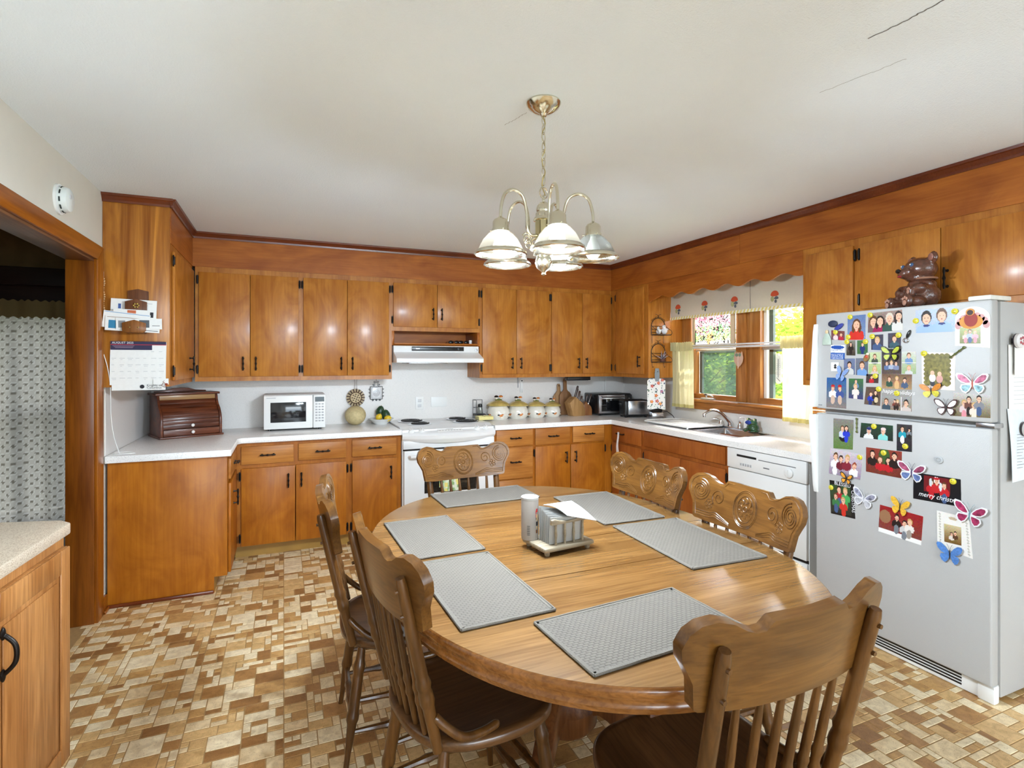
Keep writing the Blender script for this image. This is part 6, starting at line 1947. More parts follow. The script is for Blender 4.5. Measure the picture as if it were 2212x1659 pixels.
pr('small dark photo of a standing girl with long hair', 'photo', [(-1.86, 1.506), (-1.813, 1.507), (-1.813, 1.43), (-1.86, 1.432)], 0.6, (130, 130, 120), (60, 50, 40), person(.30, .74, .13, BK, BK, BK, long=True), 20)
pr('small photo of a boy kneeling on grass in blue sports kit', 'photo', [(-1.804, 1.505), (-1.751, 1.505), (-1.751, 1.435), (-1.804, 1.438)], 0.75, (70, 110, 70), (60, 100, 60), person(.38, .70, .14, BR_, NV, NV), 24)
pr('school photo of a boy in plaid shirt under the selfie, left one', 'photo', [(-1.734, 1.529), (-1.677, 1.53), (-1.677, 1.454), (-1.734, 1.457)], 0.75, (70, 66, 80), (60, 60, 76), person(.38, .62, .22, BL_, (70, 90, 130)), 26)
pr('school photo of a boy in plaid shirt under the selfie, right one', 'photo', [(-1.655, 1.534), (-1.597, 1.535), (-1.597, 1.463), (-1.655, 1.464)], 0.8, (70, 66, 80), (60, 60, 76), person(.40, .62, .22, BR_, (60, 90, 100)), 26)
pr('school photo of a dark-haired boy in white shirt beside the blue shirt boy', 'photo', [(-1.873, 1.415), (-1.815, 1.416), (-1.815, 1.334), (-1.873, 1.337)], 0.72, (110, 120, 150), (90, 100, 130), person(.36, .58, .20, BK, (200, 200, 196)), 26)
pr('school photo of a boy in a light blue shirt near the bird magnet', 'photo', [(-1.811, 1.417), (-1.75, 1.417), (-1.75, 1.33), (-1.811, 1.333)], 0.70, (110, 116, 130), (90, 96, 110), person(.36, .58, .21, BR_, (110, 150, 200)), 26)
pr('strip of two portraits left of the holiday collage', 'photo', [(-1.746, 1.445), (-1.688, 1.446), (-1.688, 1.341), (-1.747, 1.341)], 0.56, (190, 200, 160), (160, 180, 120), person(.28, .80, .11, BR_, (70, 80, 70)) + person(.28, .26, .12, BL_, (200, 180, 180), long=True) + rects((0, .48, 1, .52, WH)), 26)
pr('strip of two boys portraits right of the holiday collage', 'photo', [(-1.593, 1.446), (-1.532, 1.445), (-1.532, 1.344), (-1.593, 1.344)], 0.6, (200, 200, 190), (150, 170, 120), person(.30, .82, .12, BR_, (110, 140, 180)) + person(.30, .26, .12, BL_, (200, 200, 200)) + rects((0, .48, 1, .52, WH)), 26)
t = thing('holiday_collage', 'tall photo collage card reading happy holidays on the freezer door', 'card', (FXF - 0.001, 1.62, 1.172), 0, 'photographs on the fridge')
def sub(*a, **k):
    o = print_sheet(*a, **k)
    o.location = o.location - origin(t); o.parent = t
    for q in ('label', 'category', 'group'):
        del o[q]
    return o
sub('family_panel', 'a', 'x', [(-1.684, 1.46), (-1.595, 1.46), (-1.595, 1.342), (-1.684, 1.341)], 0.76, (60, 56, 56), (90, 76, 70), person(.20, .42, .08, BR_, (90, 110, 150)) + person(.38, .45, .08, BL_, (160, 170, 190)) + person(.56, .42, .08, BK, (120, 130, 160)), 34)
sub('dog_panel', 'b', 'x', [(-1.684, 1.341), (-1.549, 1.341), (-1.550, 1.272), (-1.684, 1.272)], 1.95, (110, 84, 66), (170, 140, 100), person(.5, .66, .16, BR_, (50, 80, 66)) + person(1.5, .60, .16, BK, (70, 90, 120)) + person(1.0, .72, .14, BL_, (170, 110, 80)) + [(1.0, .26, .16, .30, (210, 170, 120))], 46)
sub('greeting_band', 'c', 'x', [(-1.684, 1.272), (-1.55, 1.272), (-1.55, 1.236), (-1.685, 1.236)], 3.7, (150, 146, 142), (150, 146, 142), [], 24, noise_=3)
sub('three_panel', 'd', 'x', [(-1.685, 1.236), (-1.55, 1.236), (-1.551, 1.172), (-1.685, 1.173)], 2.1, (150, 150, 150), (140, 120, 100), person(.34, .6, .22, BR_, (60, 76, 90)) + person(.95, .66, .12, BK, (120, 60, 50), BK) + person(1.14, .66, .12, BL_, (90, 60, 50), BK) + person(1.72, .55, .24, BK, (200, 186, 180)) + rects((.325, 0, .335, 1, WH), (.66, 0, .67, 1, WH)), 46)
text_mesh('lettering', 'happy', 0.026, FF, -1.682, 1.252, 0.0018, M('white_print', (244, 244, 246), rough=0.6), t, shear=0.3)
text_mesh('lettering', 'holidays', 0.026, FF, -1.622, 1.248, 0.0018, M('white_print', (244, 244, 246), rough=0.6), t, shear=0.3)
pr('photo of two small boys in baseball caps sitting on a bench', 'photo', [(-1.967, 1.316), (-1.86, 1.317), (-1.86, 1.16), (-1.97, 1.16)], 0.68, (40, 90, 150), (130, 116, 110), person(.22, .66, .10, BR_, (230, 230, 230), (200, 170, 150), hat=RD_) + person(.46, .66, .10, BR_, (60, 80, 140), (200, 170, 150), hat=RD_), 40)
pr('photo of a baby held on a lap outdoors', 'photo', [(-1.847, 1.314), (-1.773, 1.315), (-1.774, 1.212), (-1.848, 1.215)], 0.72, (60, 110, 60), (60, 60, 110), person(.36, .86, .10, (90, 90, 90), (100, 130, 170)) + person(.34, .60, .13, BL_, (236, 214, 206), (236, 214, 206)), 30)
pr('tiny photo of a child in red by the collage', 'photo', [(-1.758, 1.338), (-1.698, 1.339), (-1.7, 1.296), (-1.76, 1.295)], 1.4, (60, 60, 56), (70, 50, 50), person(.62, .66, .20, BR_, RD_), 26)
pr('photo of two people in blue and black standing together', 'photo', [(-1.759, 1.276), (-1.688, 1.277), (-1.691, 1.187), (-1.769, 1.19)], 0.8, (90, 70, 60), (96, 80, 70), person(.30, .60, .12, BR_, (40, 60, 170), NV) + person(.54, .70, .12, BK, BK, BK) + [(.58, .30, .10, .16, (206, 186, 150))], 32)
t = thing('scalloped_card', 'pink card with scalloped photo of a couple in tall grass', 'card', (FXF - 0.001, 1.443, 1.277), 0, 'photographs on the fridge')
sub('card', 'e', 'x', [(-1.509, 1.442), (-1.377, 1.437), (-1.379, 1.276), (-1.507, 1.279)], 0.82, (240, 222, 214), (240, 222, 214), [], 12, noise_=2)
pts = []
for (a, b, c_, d_, k) in ((-1.494, 1.298, -1.494, 1.430, 7), (-1.494, 1.430, -1.399, 1.430, 5), (-1.399, 1.430, -1.399, 1.298, 7), (-1.399, 1.298, -1.494, 1.298, 5)):
    nxv = Vector((-(d_ - b), c_ - a)).normalized()
    for i in range(k * 6):
        f_ = i / (k * 6)
        s = abs(math.sin(f_ * k * PI)) * 0.006
        pts.append((a + (c_ - a) * f_ + nxv.x * s, b + (d_ - b) * f_ + nxv.y * s))
n = len(pts)
grm = M('meadow_print', (120, 112, 56), rough=0.35, var=0.5, scale=60)
MB().add([FF.p(a, b, 0.0030) for a, b in pts] + [FF.p(a, b, 0.0018) for a, b in pts], [list(range(n)), list(range(2 * n - 1, n - 1, -1))] + [(i, (i + 1) % n, n + (i + 1) % n, n + i) for i in range(n)]).build('scalloped_photo', grm, t)
for (du, dz, col, hz) in ((-0.012, 0, (230, 226, 220), 'w'), (0.016, -0.004, (200, 150, 140), 'p')):
    flat_ell(FF, -1.452 + du, 1.350 + dz, 0.008, 0.010, 0.0042, 'figure', M('skin_print', SKIN, rough=0.5), t)
    flat_ell(FF, -1.452 + du, 1.328 + dz, 0.013, 0.018, 0.0038, 'figure', M('fig_%s' % hz, col, rough=0.5), t)
    flat_ell(FF, -1.452 + du, 1.305 + dz, 0.009, 0.014, 0.0036, 'figure', M('fig_d' + hz, (50, 52, 66), rough=0.5), t)
pr('photo of a seated family of four at the lower hinge corner of freezer', 'photo', [(-1.384, 1.269), (-1.253, 1.262), (-1.253, 1.171), (-1.385, 1.168)], 1.4, (196, 190, 186), (110, 96, 66), person(.42, .58, .13, BL_, (210, 190, 190), PK) + person(.60, .74, .13, BK, (110, 70, 60), BK) + person(.80, .50, .13, BL_, (226, 210, 196), (230, 210, 190)) + person(.98, .80, .14, BK, (130, 130, 136), DN), 52)
pr('photo of a couple in blue on a tire swing, fridge door top left', 'photo', [(-1.93, 1.105), (-1.822, 1.107), (-1.826, 0.957), (-1.93, 0.949)], 0.7, (130, 124, 120), (90, 120, 60), [(.36, .40, .16, .16, (30, 30, 32))] + person(.32, .68, .09, BR_, (190, 200, 220)) + person(.46, .70, .09, BK, (40, 60, 190), (40, 60, 190), long=True), 38)
pr('photo of two people in caps under a yellow magnet on fridge door', 'photo', [(-1.784, 1.097), (-1.632, 1.099), (-1.632, 1.025), (-1.79, 1.024)], 2.05, (40, 70, 50), (36, 44, 40), person(.55, .52, .22, GY, (220, 220, 224), hat=NV) + person(1.45, .58, .22, GY, (130, 206, 200), hat=(226, 200, 196)), 52)
pr('photo of a person in teal shirt and white trousers on fridge door', 'photo', [(-1.615, 1.109), (-1.549, 1.111), (-1.549, 0.988), (-1.616, 0.984)], 0.54, (60, 56, 56), (40, 40, 46), person(.20, .82, .10, BK, TE, WH) + person(.44, .80, .06, BK, GY, BK), 26)
pr('tilted photo of a family in white and red in the snow', 'photo', [(-1.947, 0.946), (-1.773, 0.939), (-1.788, 0.813), (-1.955, 0.813)], 1.35, (200, 190, 196), (150, 130, 150), person(.25, .72, .14, BR_, WH, WH) + person(.48, .66, .13, BK, (110, 36, 50)) + person(.74, .72, .14, BL_, (130, 40, 56)) + person(1.05, .48, .13, (150, 70, 40), WH), 50)
pr('christmas photo of a family of four in black and red', 'photo', [(-1.759, 0.98), (-1.592, 0.983), (-1.595, 0.859), (-1.76, 0.86)], 1.35, (140, 60, 50), (110, 50, 40), [(.70, .66, .22, .4, (60, 90, 50))] + person(.25, .76, .14, BK, BK) + person(.55, .58, .13, BR_, RD_, long=True) + person(.86, .58, .13, BK, RD_, long=True) + person(1.08, .78, .14, BK, BK), 52)
t = thing('christmas_card', 'black Merry Christmas card with santa and children on fridge door', 'card', (FXF - 0.001, 1.45, 0.775), 0, 'photographs on the fridge')
sub('card', 'f', 'x', [(-1.543, 0.898), (-1.357, 0.902), (-1.355, 0.786), (-1.544, 0.778)], 1.58, (26, 26, 30), (22, 22, 26), rects((.24, .34, .78, .94, (110, 30, 34))) + person(.62, .72, .12, BR_, RD_, RD_) + person(.80, .80, .13, WH, (190, 40, 44), hat=RD_) + person(1.05, .66, .12, BR_, RD_, DN) + [(.93, .6, .05, .16, (210, 216, 220)), (.60, .72, .05, .16, (200, 206, 210))], 60, noise_=4)
text_mesh('lettering', 'merry christmas', 0.030, FF, -1.522, 0.797, 0.0018, M('white_print', (244, 244, 246), rough=0.6), t, shear=0.3, sx=0.86)
t = thing('blessed_card', 'dark Blessed Christmas card with family of four on fridge door', 'card', (FXF - 0.001, 1.882, 0.607), 0, 'photographs on the fridge')
sub('card', 'g', 'x', [(-1.952, 0.78), (-1.82, 0.784), (-1.813, 0.612), (-1.944, 0.607)], 0.78, (50, 80, 44), (46, 44, 40), rects((0, .88, 1, 1, (24, 24, 26)), (.84, 0, 1, 1, (24, 24, 26)), (0, 0, 1, .06, (24, 24, 26))) + person(.30, .76, .10, BK, (170, 40, 50), DN) + person(.50, .74, .10, BL_, (70, 160, 90), (70, 160, 90)) + person(.18, .54, .09, BR_, (60, 120, 70), DN) + person(.42, .46, .09, BL_, (200, 50, 40), (200, 50, 40)), 40, noise_=6)
text_mesh('lettering', 'BLESSED', 0.026, FF, -1.925, 0.762, 0.0018, M('white_print', (244, 244, 246), rough=0.6), t, sx=0.92)
text_mesh('lettering', 'CHRISTMAS', 0.023, FF, -1.834, 0.752, 0.0018, M('white_print', (244, 244, 246), rough=0.6), t, tilt=R(-88), sx=0.92)
pr('tilted christmas photo of a family before a red wall, white bottom margin', 'photo', [(-1.692, 0.714), (-1.502, 0.707), (-1.511, 0.575), (-1.7, 0.584)], 1.42, (150, 30, 34), (120, 70, 60), rects((0, 0, 1, .16, (238, 236, 234))) + [(.20, .62, .20, .24, (150, 110, 80))] + person(.60, .70, .11, BK, BK, GY) + person(.86, .56, .11, BK, (200, 200, 200), GY) + person(1.02, .66, .11, BL_, (226, 220, 214), (160, 150, 140)), 54)
t = thing('framed_wedding_card', 'ornate grey-bordered card with small wedding photo on fridge door', 'card', (FXF - 0.001, 1.383, 0.58), 0, 'photographs on the fridge')
sub('card', 'h', 'x', [(-1.448, 0.748), (-1.327, 0.746), (-1.314, 0.58), (-1.446, 0.592)], 0.78, (232, 228, 222), (232, 228, 222), [(.39 + .32 * s, v_, .022, .03, (190, 186, 176)) for s in (-1, 1) for v_ in [i / 14 for i in range(1, 14)]] + [(.39, .88, .10, .04, (196, 176, 150))], 40, noise_=4)
sub('photo', 'i', 'x', [(-1.419, 0.699), (-1.355, 0.7), (-1.354, 0.623), (-1.418, 0.621)], 0.83, (206, 190, 150), (110, 80, 40), person(.36, .50, .10, BK, (220, 210, 200)) + person(.54, .58, .10, BK, (90, 60, 40)), 26, d=0.0026)
# printed business magnet
t = thing('business_magnet', 'blue and white business-card magnet with phone numbers', 'magnet', (FXF - 0.001, 1.906, 1.41))
sub('card', 'j', 'x', [(-1.944, 1.487), (-1.867, 1.484), (-1.869, 1.41), (-1.946, 1.412)], 1.05, (236, 238, 240), (236, 238, 240), [(.5, .84, .50, .13, (40, 80, 160))] + rects((0, 0, 1, .46, (44, 92, 168))), 30, noise_=2)
bl_t, wh_t = M('print_blue', (30, 60, 130), rough=0.5), M('white_print', (244, 244, 246), rough=0.6)
text_mesh('lettering', 'PALLIATIVE', 0.0135, FF, -1.943, 1.455, 0.0018, bl_t, t, sx=0.92, shear=0.2)
text_mesh('lettering', 'Care', 0.0085, FF, -1.940, 1.4465, 0.0018, M('grey_ink', (110, 110, 114), rough=0.6), t, shear=0.3)
text_mesh('lettering', 'How to contact us:', 0.0085, FF, -1.942, 1.435, 0.0018, wh_t, t)
text_mesh('lettering', '270.926.7565', 0.0118, FF, -1.941, 1.4245, 0.0018, wh_t, t)
text_mesh('lettering', '1.800.466.5348', 0.0105, FF, -1.942, 1.4145, 0.0018, wh_t, t)
print_sheet('photo', 'white square magnet with small black plant print', 'magnet', [(-1.941, 1.396), (-1.898, 1.396), (-1.898, 1.351), (-1.941, 1.35)], 0.95, (238, 238, 236), (238, 238, 236), [(.5, .42, .16, .14, (40, 40, 42)), (.5, .70, .10, .12, (60, 60, 62)), (.38, .62, .06, .05, (60, 60, 62)), (.62, .62, .06, .05, (60, 60, 62))], 20, d=0.004, noise_=2, group=None).name = 'square_magnet'

# ---- yellow smiley magnets
smy, smk = M('smiley_yellow', (214, 200, 60), rough=0.3), M('smiley_ink', (60, 56, 20), rough=0.5)
def smiley(u, z, lab):
    t = thing('smiley_magnet', lab, 'magnet', FF.p(u, z, 0), 0, 'round yellow smiley magnets')
    p = FF.p(u, z, 0.0014)
    MB().lathe([(0.0125, 0), (0.0125, -0.004), (0.010, -0.006), (0, -0.007)], p, 20, axis='x').build('disc', smy, t, smooth=True)
    mb = MB()
    for s in (-1, 1):
        mb.ell(FF.p(u + s * 0.0035, z + 0.003, 0.0082), (0.0008, 0.0012, 0.0018), 6, 5)
    mb.tube([FF.p(u + 0.006 * math.cos(a), z + 0.006 * math.sin(a), 0.0084 if abs(math.sin(a)) < 0.9 else 0.0086) for a in [PI * 1.15 + i * PI * 0.7 / 8 for i in range(9)]], 0.0006, 4)
    mb.build('face', smk, t)
for (u, z), lab in zip([(-1.839, 1.625), (-1.738, 1.627), (-1.532, 1.584), (-1.378, 1.614), (-1.917, 1.553), (-1.849, 1.524), (-1.856, 1.500), (-1.761, 1.498), (-1.728, 1.522), (-1.606, 1.523), (-1.498, 1.436), (-1.713, 1.33), (-1.697, 1.268), (-1.614, 1.252), (-1.72, 1.086), (-1.577, 1.01), (-1.79, 0.925), (-1.674, 0.965), (-1.942, 0.742), (-1.385, 0.888)],
                       ['at the upper corner of the red dress photo', 'at the upper corner of the four-person selfie', 'left of the bow-tie boys', 'at the upper right corner of the bow-tie boys', 'on the small photo of two children', 'at the lower corner of the red dress photo', 'on the dark photo of the standing girl', 'on the blue sports kit photo', 'on the left plaid shirt photo', 'on the right plaid shirt photo', 'on the pink scalloped card', 'on the tiny red child photo', 'on the photo of two people in blue and black', 'on the happy holidays collage', 'on the photo of two people in caps', 'on the teal shirt photo', 'on the tilted snow photo', 'on the black and red family photo', 'on the Blessed Christmas card', 'on the black Merry Christmas card']):
    smiley(u, z, 'yellow smiley magnet ' + lab)

# ---- butterfly magnets
def butterfly(u, z, w_, h_, rot, cw1, cw2, cb, lab, edge=None, ant=True, d0=0.006, fold=1.0):
    t = thing('butterfly_magnet', lab, 'magnet', FF.p(u, z, 0), 0, 'butterfly magnets')
    cr, sr = math.cos(rot), math.sin(rot)
    def tp(a, b, d):
        return FF.p(u + (a * cr - b * sr), z + (a * sr + b * cr), d)
    hw, hh = w_ / 2, h_ / 2
    up = [(0.02, 0.10), (0.30, 0.62), (0.62, 0.95), (0.92, 0.98), (1.0, 0.78), (0.90, 0.40), (0.66, 0.08), (0.30, -0.08), (0.03, -0.05)]
    lo = [(0.03, -0.05), (0.36, -0.06), (0.66, -0.12), (0.74, -0.42), (0.60, -0.80), (0.38, -0.95), (0.18, -0.70), (0.04, -0.25)]
    def wing(P, s, sc, d, mat, nm, par):
        cxp = sum(p[0] for p in P) / len(P); czp = sum(p[1] for p in P) / len(P)
        Q = [((cxp + (p[0] - cxp) * sc) * hw * s * fold, (czp + (p[1] - czp) * sc) * hh) for p in P]
        vs = [tp(a, b, d + 0.006 * abs(a) / hw) for a, b in Q] + [tp(a, b, d - 0.001 + 0.006 * abs(a) / hw) for a, b in Q]
        n = len(Q)
        return MB().add(vs, [list(range(n)), list(range(2 * n - 1, n - 1, -1))] + [(i, (i + 1) % n, n + (i + 1) % n, n + i) for i in range(n)]).build(nm, mat, par)
    for s in (-1, 1):
        for P, cw in ((up, cw1), (lo, cw2)):
            wg = wing(P, s, 1.0, d0, edge or cw, 'wing', t)
            if edge:
                wing(P, s, 0.74, d0 + 0.0012, cw, 'wing_patch', wg)
    MB().tube([tp(0, -0.55 * hh, d0), tp(0, 0, d0 + 0.002), tp(0, 0.38 * hh, d0 + 0.001)], [0.0012, 0.0030, 0.0016], 6).build('body', cb, t, smooth=True)
    MB().tube([tp(0, 0, 0.0015), tp(0, 0, d0)], 0.005, 8).build('magnet_disc', blackp, t)
    if ant:
        mb = MB()
        for s in (-1, 1):
            mb.tube([tp(0, 0.35 * hh, d0 + 0.001), tp(s * 0.12 * hw, 0.8 * hh, d0 + 0.003), tp(s * 0.22 * hw, 1.0 * hh, d0 + 0.003)], 0.0006, 4)
        mb.build('antennae', cb, t)
bk = M('wing_black', (34, 28, 26), rough=0.4)
def wm(n, c, v=0.25, s=120):
    return M('wing_' + n, c, rough=0.4, var=v, scale=s)
butterfly(-1.639, 1.438, 0.092, 0.074, 0, wm('lime', (176, 186, 60)), wm('lime', (176, 186, 60)), bk, 'black butterfly magnet with lime yellow patches above the collage', edge=bk)
butterfly(-1.884, 1.336, 0.090, 0.075, R(-20), wm('iceblue', (130, 156, 206)), wm('iceblue', (130, 156, 206)), bk, 'pale blue folded butterfly magnet over the baseball photo', fold=0.7)
butterfly(-1.468, 1.272, 0.088, 0.062, R(5), wm('ochre', (206, 130, 50)), wm('yolk', (206, 196, 70)), bk, 'orange and yellow butterfly magnet under the scalloped card')
butterfly(-1.409, 1.203, 0.092, 0.074, 0, wm('ivory', (232, 228, 226), 0.08), wm('ivory', (232, 228, 226), 0.08), bk, 'white butterfly magnet with dark brown wing tips near the seated family', edge=wm('maroon', (70, 36, 34)))
butterfly(-1.313, 1.309, 0.118, 0.088, 0, wm('rose', (196, 110, 140), 0.6, 70), wm('mint', (150, 190, 200), 0.6, 70), M('rust_body', (186, 90, 70), rough=0.5), 'white embroidered butterfly magnet with navy and rose flowers on freezer door', edge=wm('paper', (232, 230, 232), 0.02))
butterfly(-1.856, 0.806, 0.085, 0.058, R(-8), wm('amber', (220, 150, 50)), wm('amber', (220, 150, 50)), bk, 'orange monarch butterfly magnet under the snow photo', edge=bk, fold=0.8)
butterfly(-1.548, 0.897, 0.124, 0.088, R(-3), wm('plum', (150, 70, 100), 0.6, 60), wm('steel', (100, 120, 170), 0.5, 60), M('violet_body', (70, 50, 90), rough=0.4), 'patterned pink and blue butterfly magnet by the Christmas card', edge=wm('paper', (232, 230, 232), 0.02))
butterfly(-1.767, 0.725, 0.118, 0.088, R(-12), wm('teal', (150, 150, 170), 0.7, 60), wm('grey', (190, 190, 196), 0.4, 60), wm('grey', (190, 190, 196), 0.4, 60), 'faded white butterfly magnet with sparse flowers beside the Blessed card', edge=wm('paper', (232, 230, 232), 0.02))
butterfly(-1.598, 0.727, 0.086, 0.080, R(-8), wm('sun', (226, 176, 60)), wm('sun', (226, 176, 60)), bk, 'plain yellow butterfly magnet on the red wall family photo')
butterfly(-1.323, 0.764, 0.124, 0.096, R(-8), wm('crimson', (160, 50, 90), 0.6, 60), wm('crimson', (160, 50, 90), 0.6, 60), wm('seagreen', (110, 150, 160)), 'white butterfly magnet with crimson leaf print above the wedding card', edge=wm('paper', (232, 230, 232), 0.02))
butterfly(-1.395, 0.575, 0.098, 0.084, 0, wm('azure', (84, 130, 196)), wm('azure', (84, 130, 196)), bk, 'bright blue butterfly magnet at the foot of the wedding card', edge=None)

# ---- other magnets
t = thing('cap_magnet', 'navy blue baseball cap shaped magnet at the far top of freezer', 'magnet', FF.p(-1.914, 1.586, 0))
MB().ell(FF.p(-1.930, 1.596, 0.007), (0.006, 0.026, 0.018), 14, 8).build('crown', M('cap_navy', (30, 40, 70), rough=0.6), t, smooth=True)
MB().ell(FF.p(-1.898, 1.578, 0.005), (0.003, 0.030, 0.012), 14, 6, rot=Matrix.Rotation(R(-32), 3, 'X')).build('brim', M('cap_blue', (44, 54, 140), rough=0.6), t, smooth=True)
t = thing('mary_magnet', 'pale robed figure magnet at the far edge of freezer door', 'magnet', FF.p(-1.964, 1.488, 0))
MB().lathe([(0.0, 0), (0.026, 0.0), (0.024, 0.03), (0.013, 0.055), (0.006, 0.062)], FF.p(-1.964, 1.488, 0.006), 16, sx=0.22).build('robe', M('robe_sage', (176, 190, 176), rough=0.5, var=0.1), t, smooth=True)
MB().ell(FF.p(-1.964, 1.556, 0.006), (0.005, 0.009, 0.011), 10, 8).build('head', M('figure_skin', (214, 190, 150), rough=0.5), t, smooth=True)
t = thing('clip_magnet', 'black and chrome bottle-opener magnet on freezer door', 'magnet', FF.p(-1.568, 1.512, 0))
MB().ell(FF.p(-1.562, 1.526, 0.006), (0.005, 0.007, 0.020), 12, 8, rot=Matrix.Rotation(R(24), 3, 'X')).build('grip', blackp, t, smooth=True)
MB().tube([FF.p(-1.575 + 0.010 * math.cos(a), 1.497 + 0.010 * math.sin(a), 0.004) for a in [2 * PI * i / 16 for i in range(16)]], 0.003, 6, closed=True).build('ring', chrome, t, smooth=True)
def keymag(u, z, ang, lab):
    t = thing('key_magnet', lab, 'magnet', FF.p(u, z, 0), 0, 'green key magnets')
    dv = (math.sin(ang), math.cos(ang))
    mb = MB()
    n = 13
    mb.tube([FF.p(u + dv[0] * (i - 6) * 0.0052, z + dv[1] * (i - 6) * 0.0052, 0.006) for i in range(n)], [0.0028 + 0.0022 * (i % 4 == 0) for i in range(n)], 6)
    for s in (-1, 1):
        mb.ell(FF.p(u + dv[0] * s * 0.032, z + dv[1] * s * 0.032, 0.006), (0.003, 0.006, 0.006), 8, 6)
    mb.build('shaft', M('verdigris', (96, 104, 56), rough=0.4, metal=0.4, var=0.2), t, smooth=True)
keymag(-1.368, 1.439, R(50), 'mossy green ornate key magnet slanting over the scalloped card')
keymag(-1.804, 1.082, 0, 'mossy green ornate key magnet hanging upright beside the tire swing photo')
t = thing('bird_magnet', 'small robin bird magnet above the light blue shirt boy', 'magnet', FF.p(-1.759, 1.421, 0))
MB().ell(FF.p(-1.755, 1.418, 0.006), (0.005, 0.014, 0.020), 12, 8, rot=Matrix.Rotation(R(30), 3, 'X')).build('body', M('bird_brown', (130, 100, 60), rough=0.5, var=0.4), t, smooth=True)
MB().ell(FF.p(-1.752, 1.424, 0.010), (0.003, 0.008, 0.008), 10, 6).build('breast', M('bird_red', (190, 70, 40), rough=0.5), t, smooth=True)
MB().ell(FF.p(-1.748, 1.437, 0.007), (0.004, 0.008, 0.007), 10, 6).build('head', M('bird_cream', (220, 214, 190), rough=0.5), t, smooth=True)
t = thing('round_magnet', 'plain grey round magnet alone on the fridge door', 'magnet', FF.p(-1.439, 0.971, 0))
MB().lathe([(0.016, 0), (0.016, -0.005), (0.013, -0.006), (0.0, -0.006)], FF.p(-1.439, 0.971, 0.0005), 24, axis='x').build('disc', M('grey_disc', (176, 178, 180), rough=0.4), t, smooth=True)
MB().tube([FF.p(-1.439 + 0.009 * math.cos(a), 0.971 + 0.009 * math.sin(a), 0.0066) for a in [2 * PI * i / 18 for i in range(18)]], 0.001, 4, closed=True).build('ring', M('grey_ring', (150, 152, 154), rough=0.4), t)

# ---- papers on the side of the fridge that faces the camera
FS = Frame((0, FY0 + 0.002, 0), (1, 0, 0), (0, -1, 0))
ruled = M('pencil', (150, 160, 176), rough=0.8)
t = thing('note_pad', 'upper lined note sheet on the side of the fridge', 'paper', (2.84, FY0, 1.20), 0, 'papers on the fridge side')
MB().sheet(lambda u, v: (2.752 + 0.14 * u + 0.004 * (1 - v), FY0 - 0.002 - 0.006 * math.sin(v * PI) * u, 1.195 + 0.275 * v), 6, 10, th=0.001).build('sheet', paper, t, smooth=True)
mb = MB()
for i in range(13):
    mb.box(2.775, 2.885, FY0 - 0.0105, FY0 - 0.0095, 1.225 + i * 0.018, 1.2257 + i * 0.018)
mb.build('rules', ruled, t)
t = thing('note_pad', 'lower curled handwritten list on the side of the fridge', 'paper', (2.83, FY0, 0.90), 0, 'papers on the fridge side')
MB().sheet(lambda u, v: (2.742 + 0.16 * u + 0.01 * math.sin(v * 3), FY0 - 0.002 - 0.018 * (1 - v) ** 2 * (1 - u) - 0.004 * math.sin(v * PI), 0.905 + 0.30 * v), 8, 14, th=0.001).build('sheet', M('blue_paper', (226, 232, 238), rough=0.85), t, smooth=True)
mb = MB()
rr = random.Random(8)
for i in range(12):
    mb.box(2.785, 2.785 + rr.uniform(0.03, 0.08), FY0 - 0.0165, FY0 - 0.0155, 0.96 + i * 0.0125, 0.961 + i * 0.0125)
mb.build('handwriting', ink, t)
t = thing('list_card', 'narrow white list card under the round magnet on the fridge side', 'paper', (2.82, FY0, 1.34), 0, 'papers on the fridge side')
MB().box(2.775, 2.90, FY0 - 0.013, FY0 - 0.0115, 1.345, 1.475).build('sheet', paper, t)
for (x, z, lab) in ((2.790, 1.486, 'upper round floral clip magnet on the fridge side'), (2.850, 1.118, 'lower round floral clip magnet on the fridge side')):
    t = thing('clip_magnet', lab, 'magnet', (x, FY0, z), 0, 'floral clip magnets')
    MB().lathe([(0.030, -0.014), (0.030, -0.026), (0.026, -0.030), (0, -0.031)], (x, FY0, z), 24, axis='y').build('dome', M('clip_white', (230, 226, 226), rough=0.3), t, smooth=True)
    MB().lathe([(0.0305, -0.012), (0.0305, -0.016)], (x, FY0, z), 24, axis='y').build('dark_rim', M('rim_dark', (60, 50, 56), rough=0.4), t, smooth=True)
    MB().box(x - 0.010, x + 0.010, FY0 - 0.014, FY0 + 0.001, z - 0.010, z + 0.010).build('clamp', blackp, t)
    mb = MB()
    for k in range(5):
        mb.ell((x + 0.013 * math.cos(k * 1.256), FY0 - 0.0315, z + 0.013 * math.sin(k * 1.256)), (0.006, 0.0015, 0.006), 8, 6)
    mb.build('flower', M('flower_red', (180, 70, 80), rough=0.5), t, smooth=True)
# monarch on the side
t = thing('butterfly_magnet', 'orange and black monarch butterfly magnet on the fridge side papers', 'magnet', (2.862, FY0, 1.412), 0, 'butterfly magnets')
for s, zt_ in ((1, 0.025), (-1, -0.018)):
    flat_ell(FS, 2.868, 1.415 + zt_, 0.016, 0.022, 0.018, 'wing', bk, t); flat_ell(FS, 2.868, 1.415 + zt_, 0.011, 0.016, 0.0195, 'wing_patch', wm('amber', (220, 150, 50)), t)
MB().tube([(2.884, FY0 - 0.017, 1.385), (2.884, FY0 - 0.018, 1.445)], 0.003, 6).build('body', bk, t, smooth=True)
MB().tube([(2.875, FY0 - 0.002, 1.412), (2.875, FY0 - 0.016, 1.412)], 0.006, 8).build('magnet_disc', blackp, t)

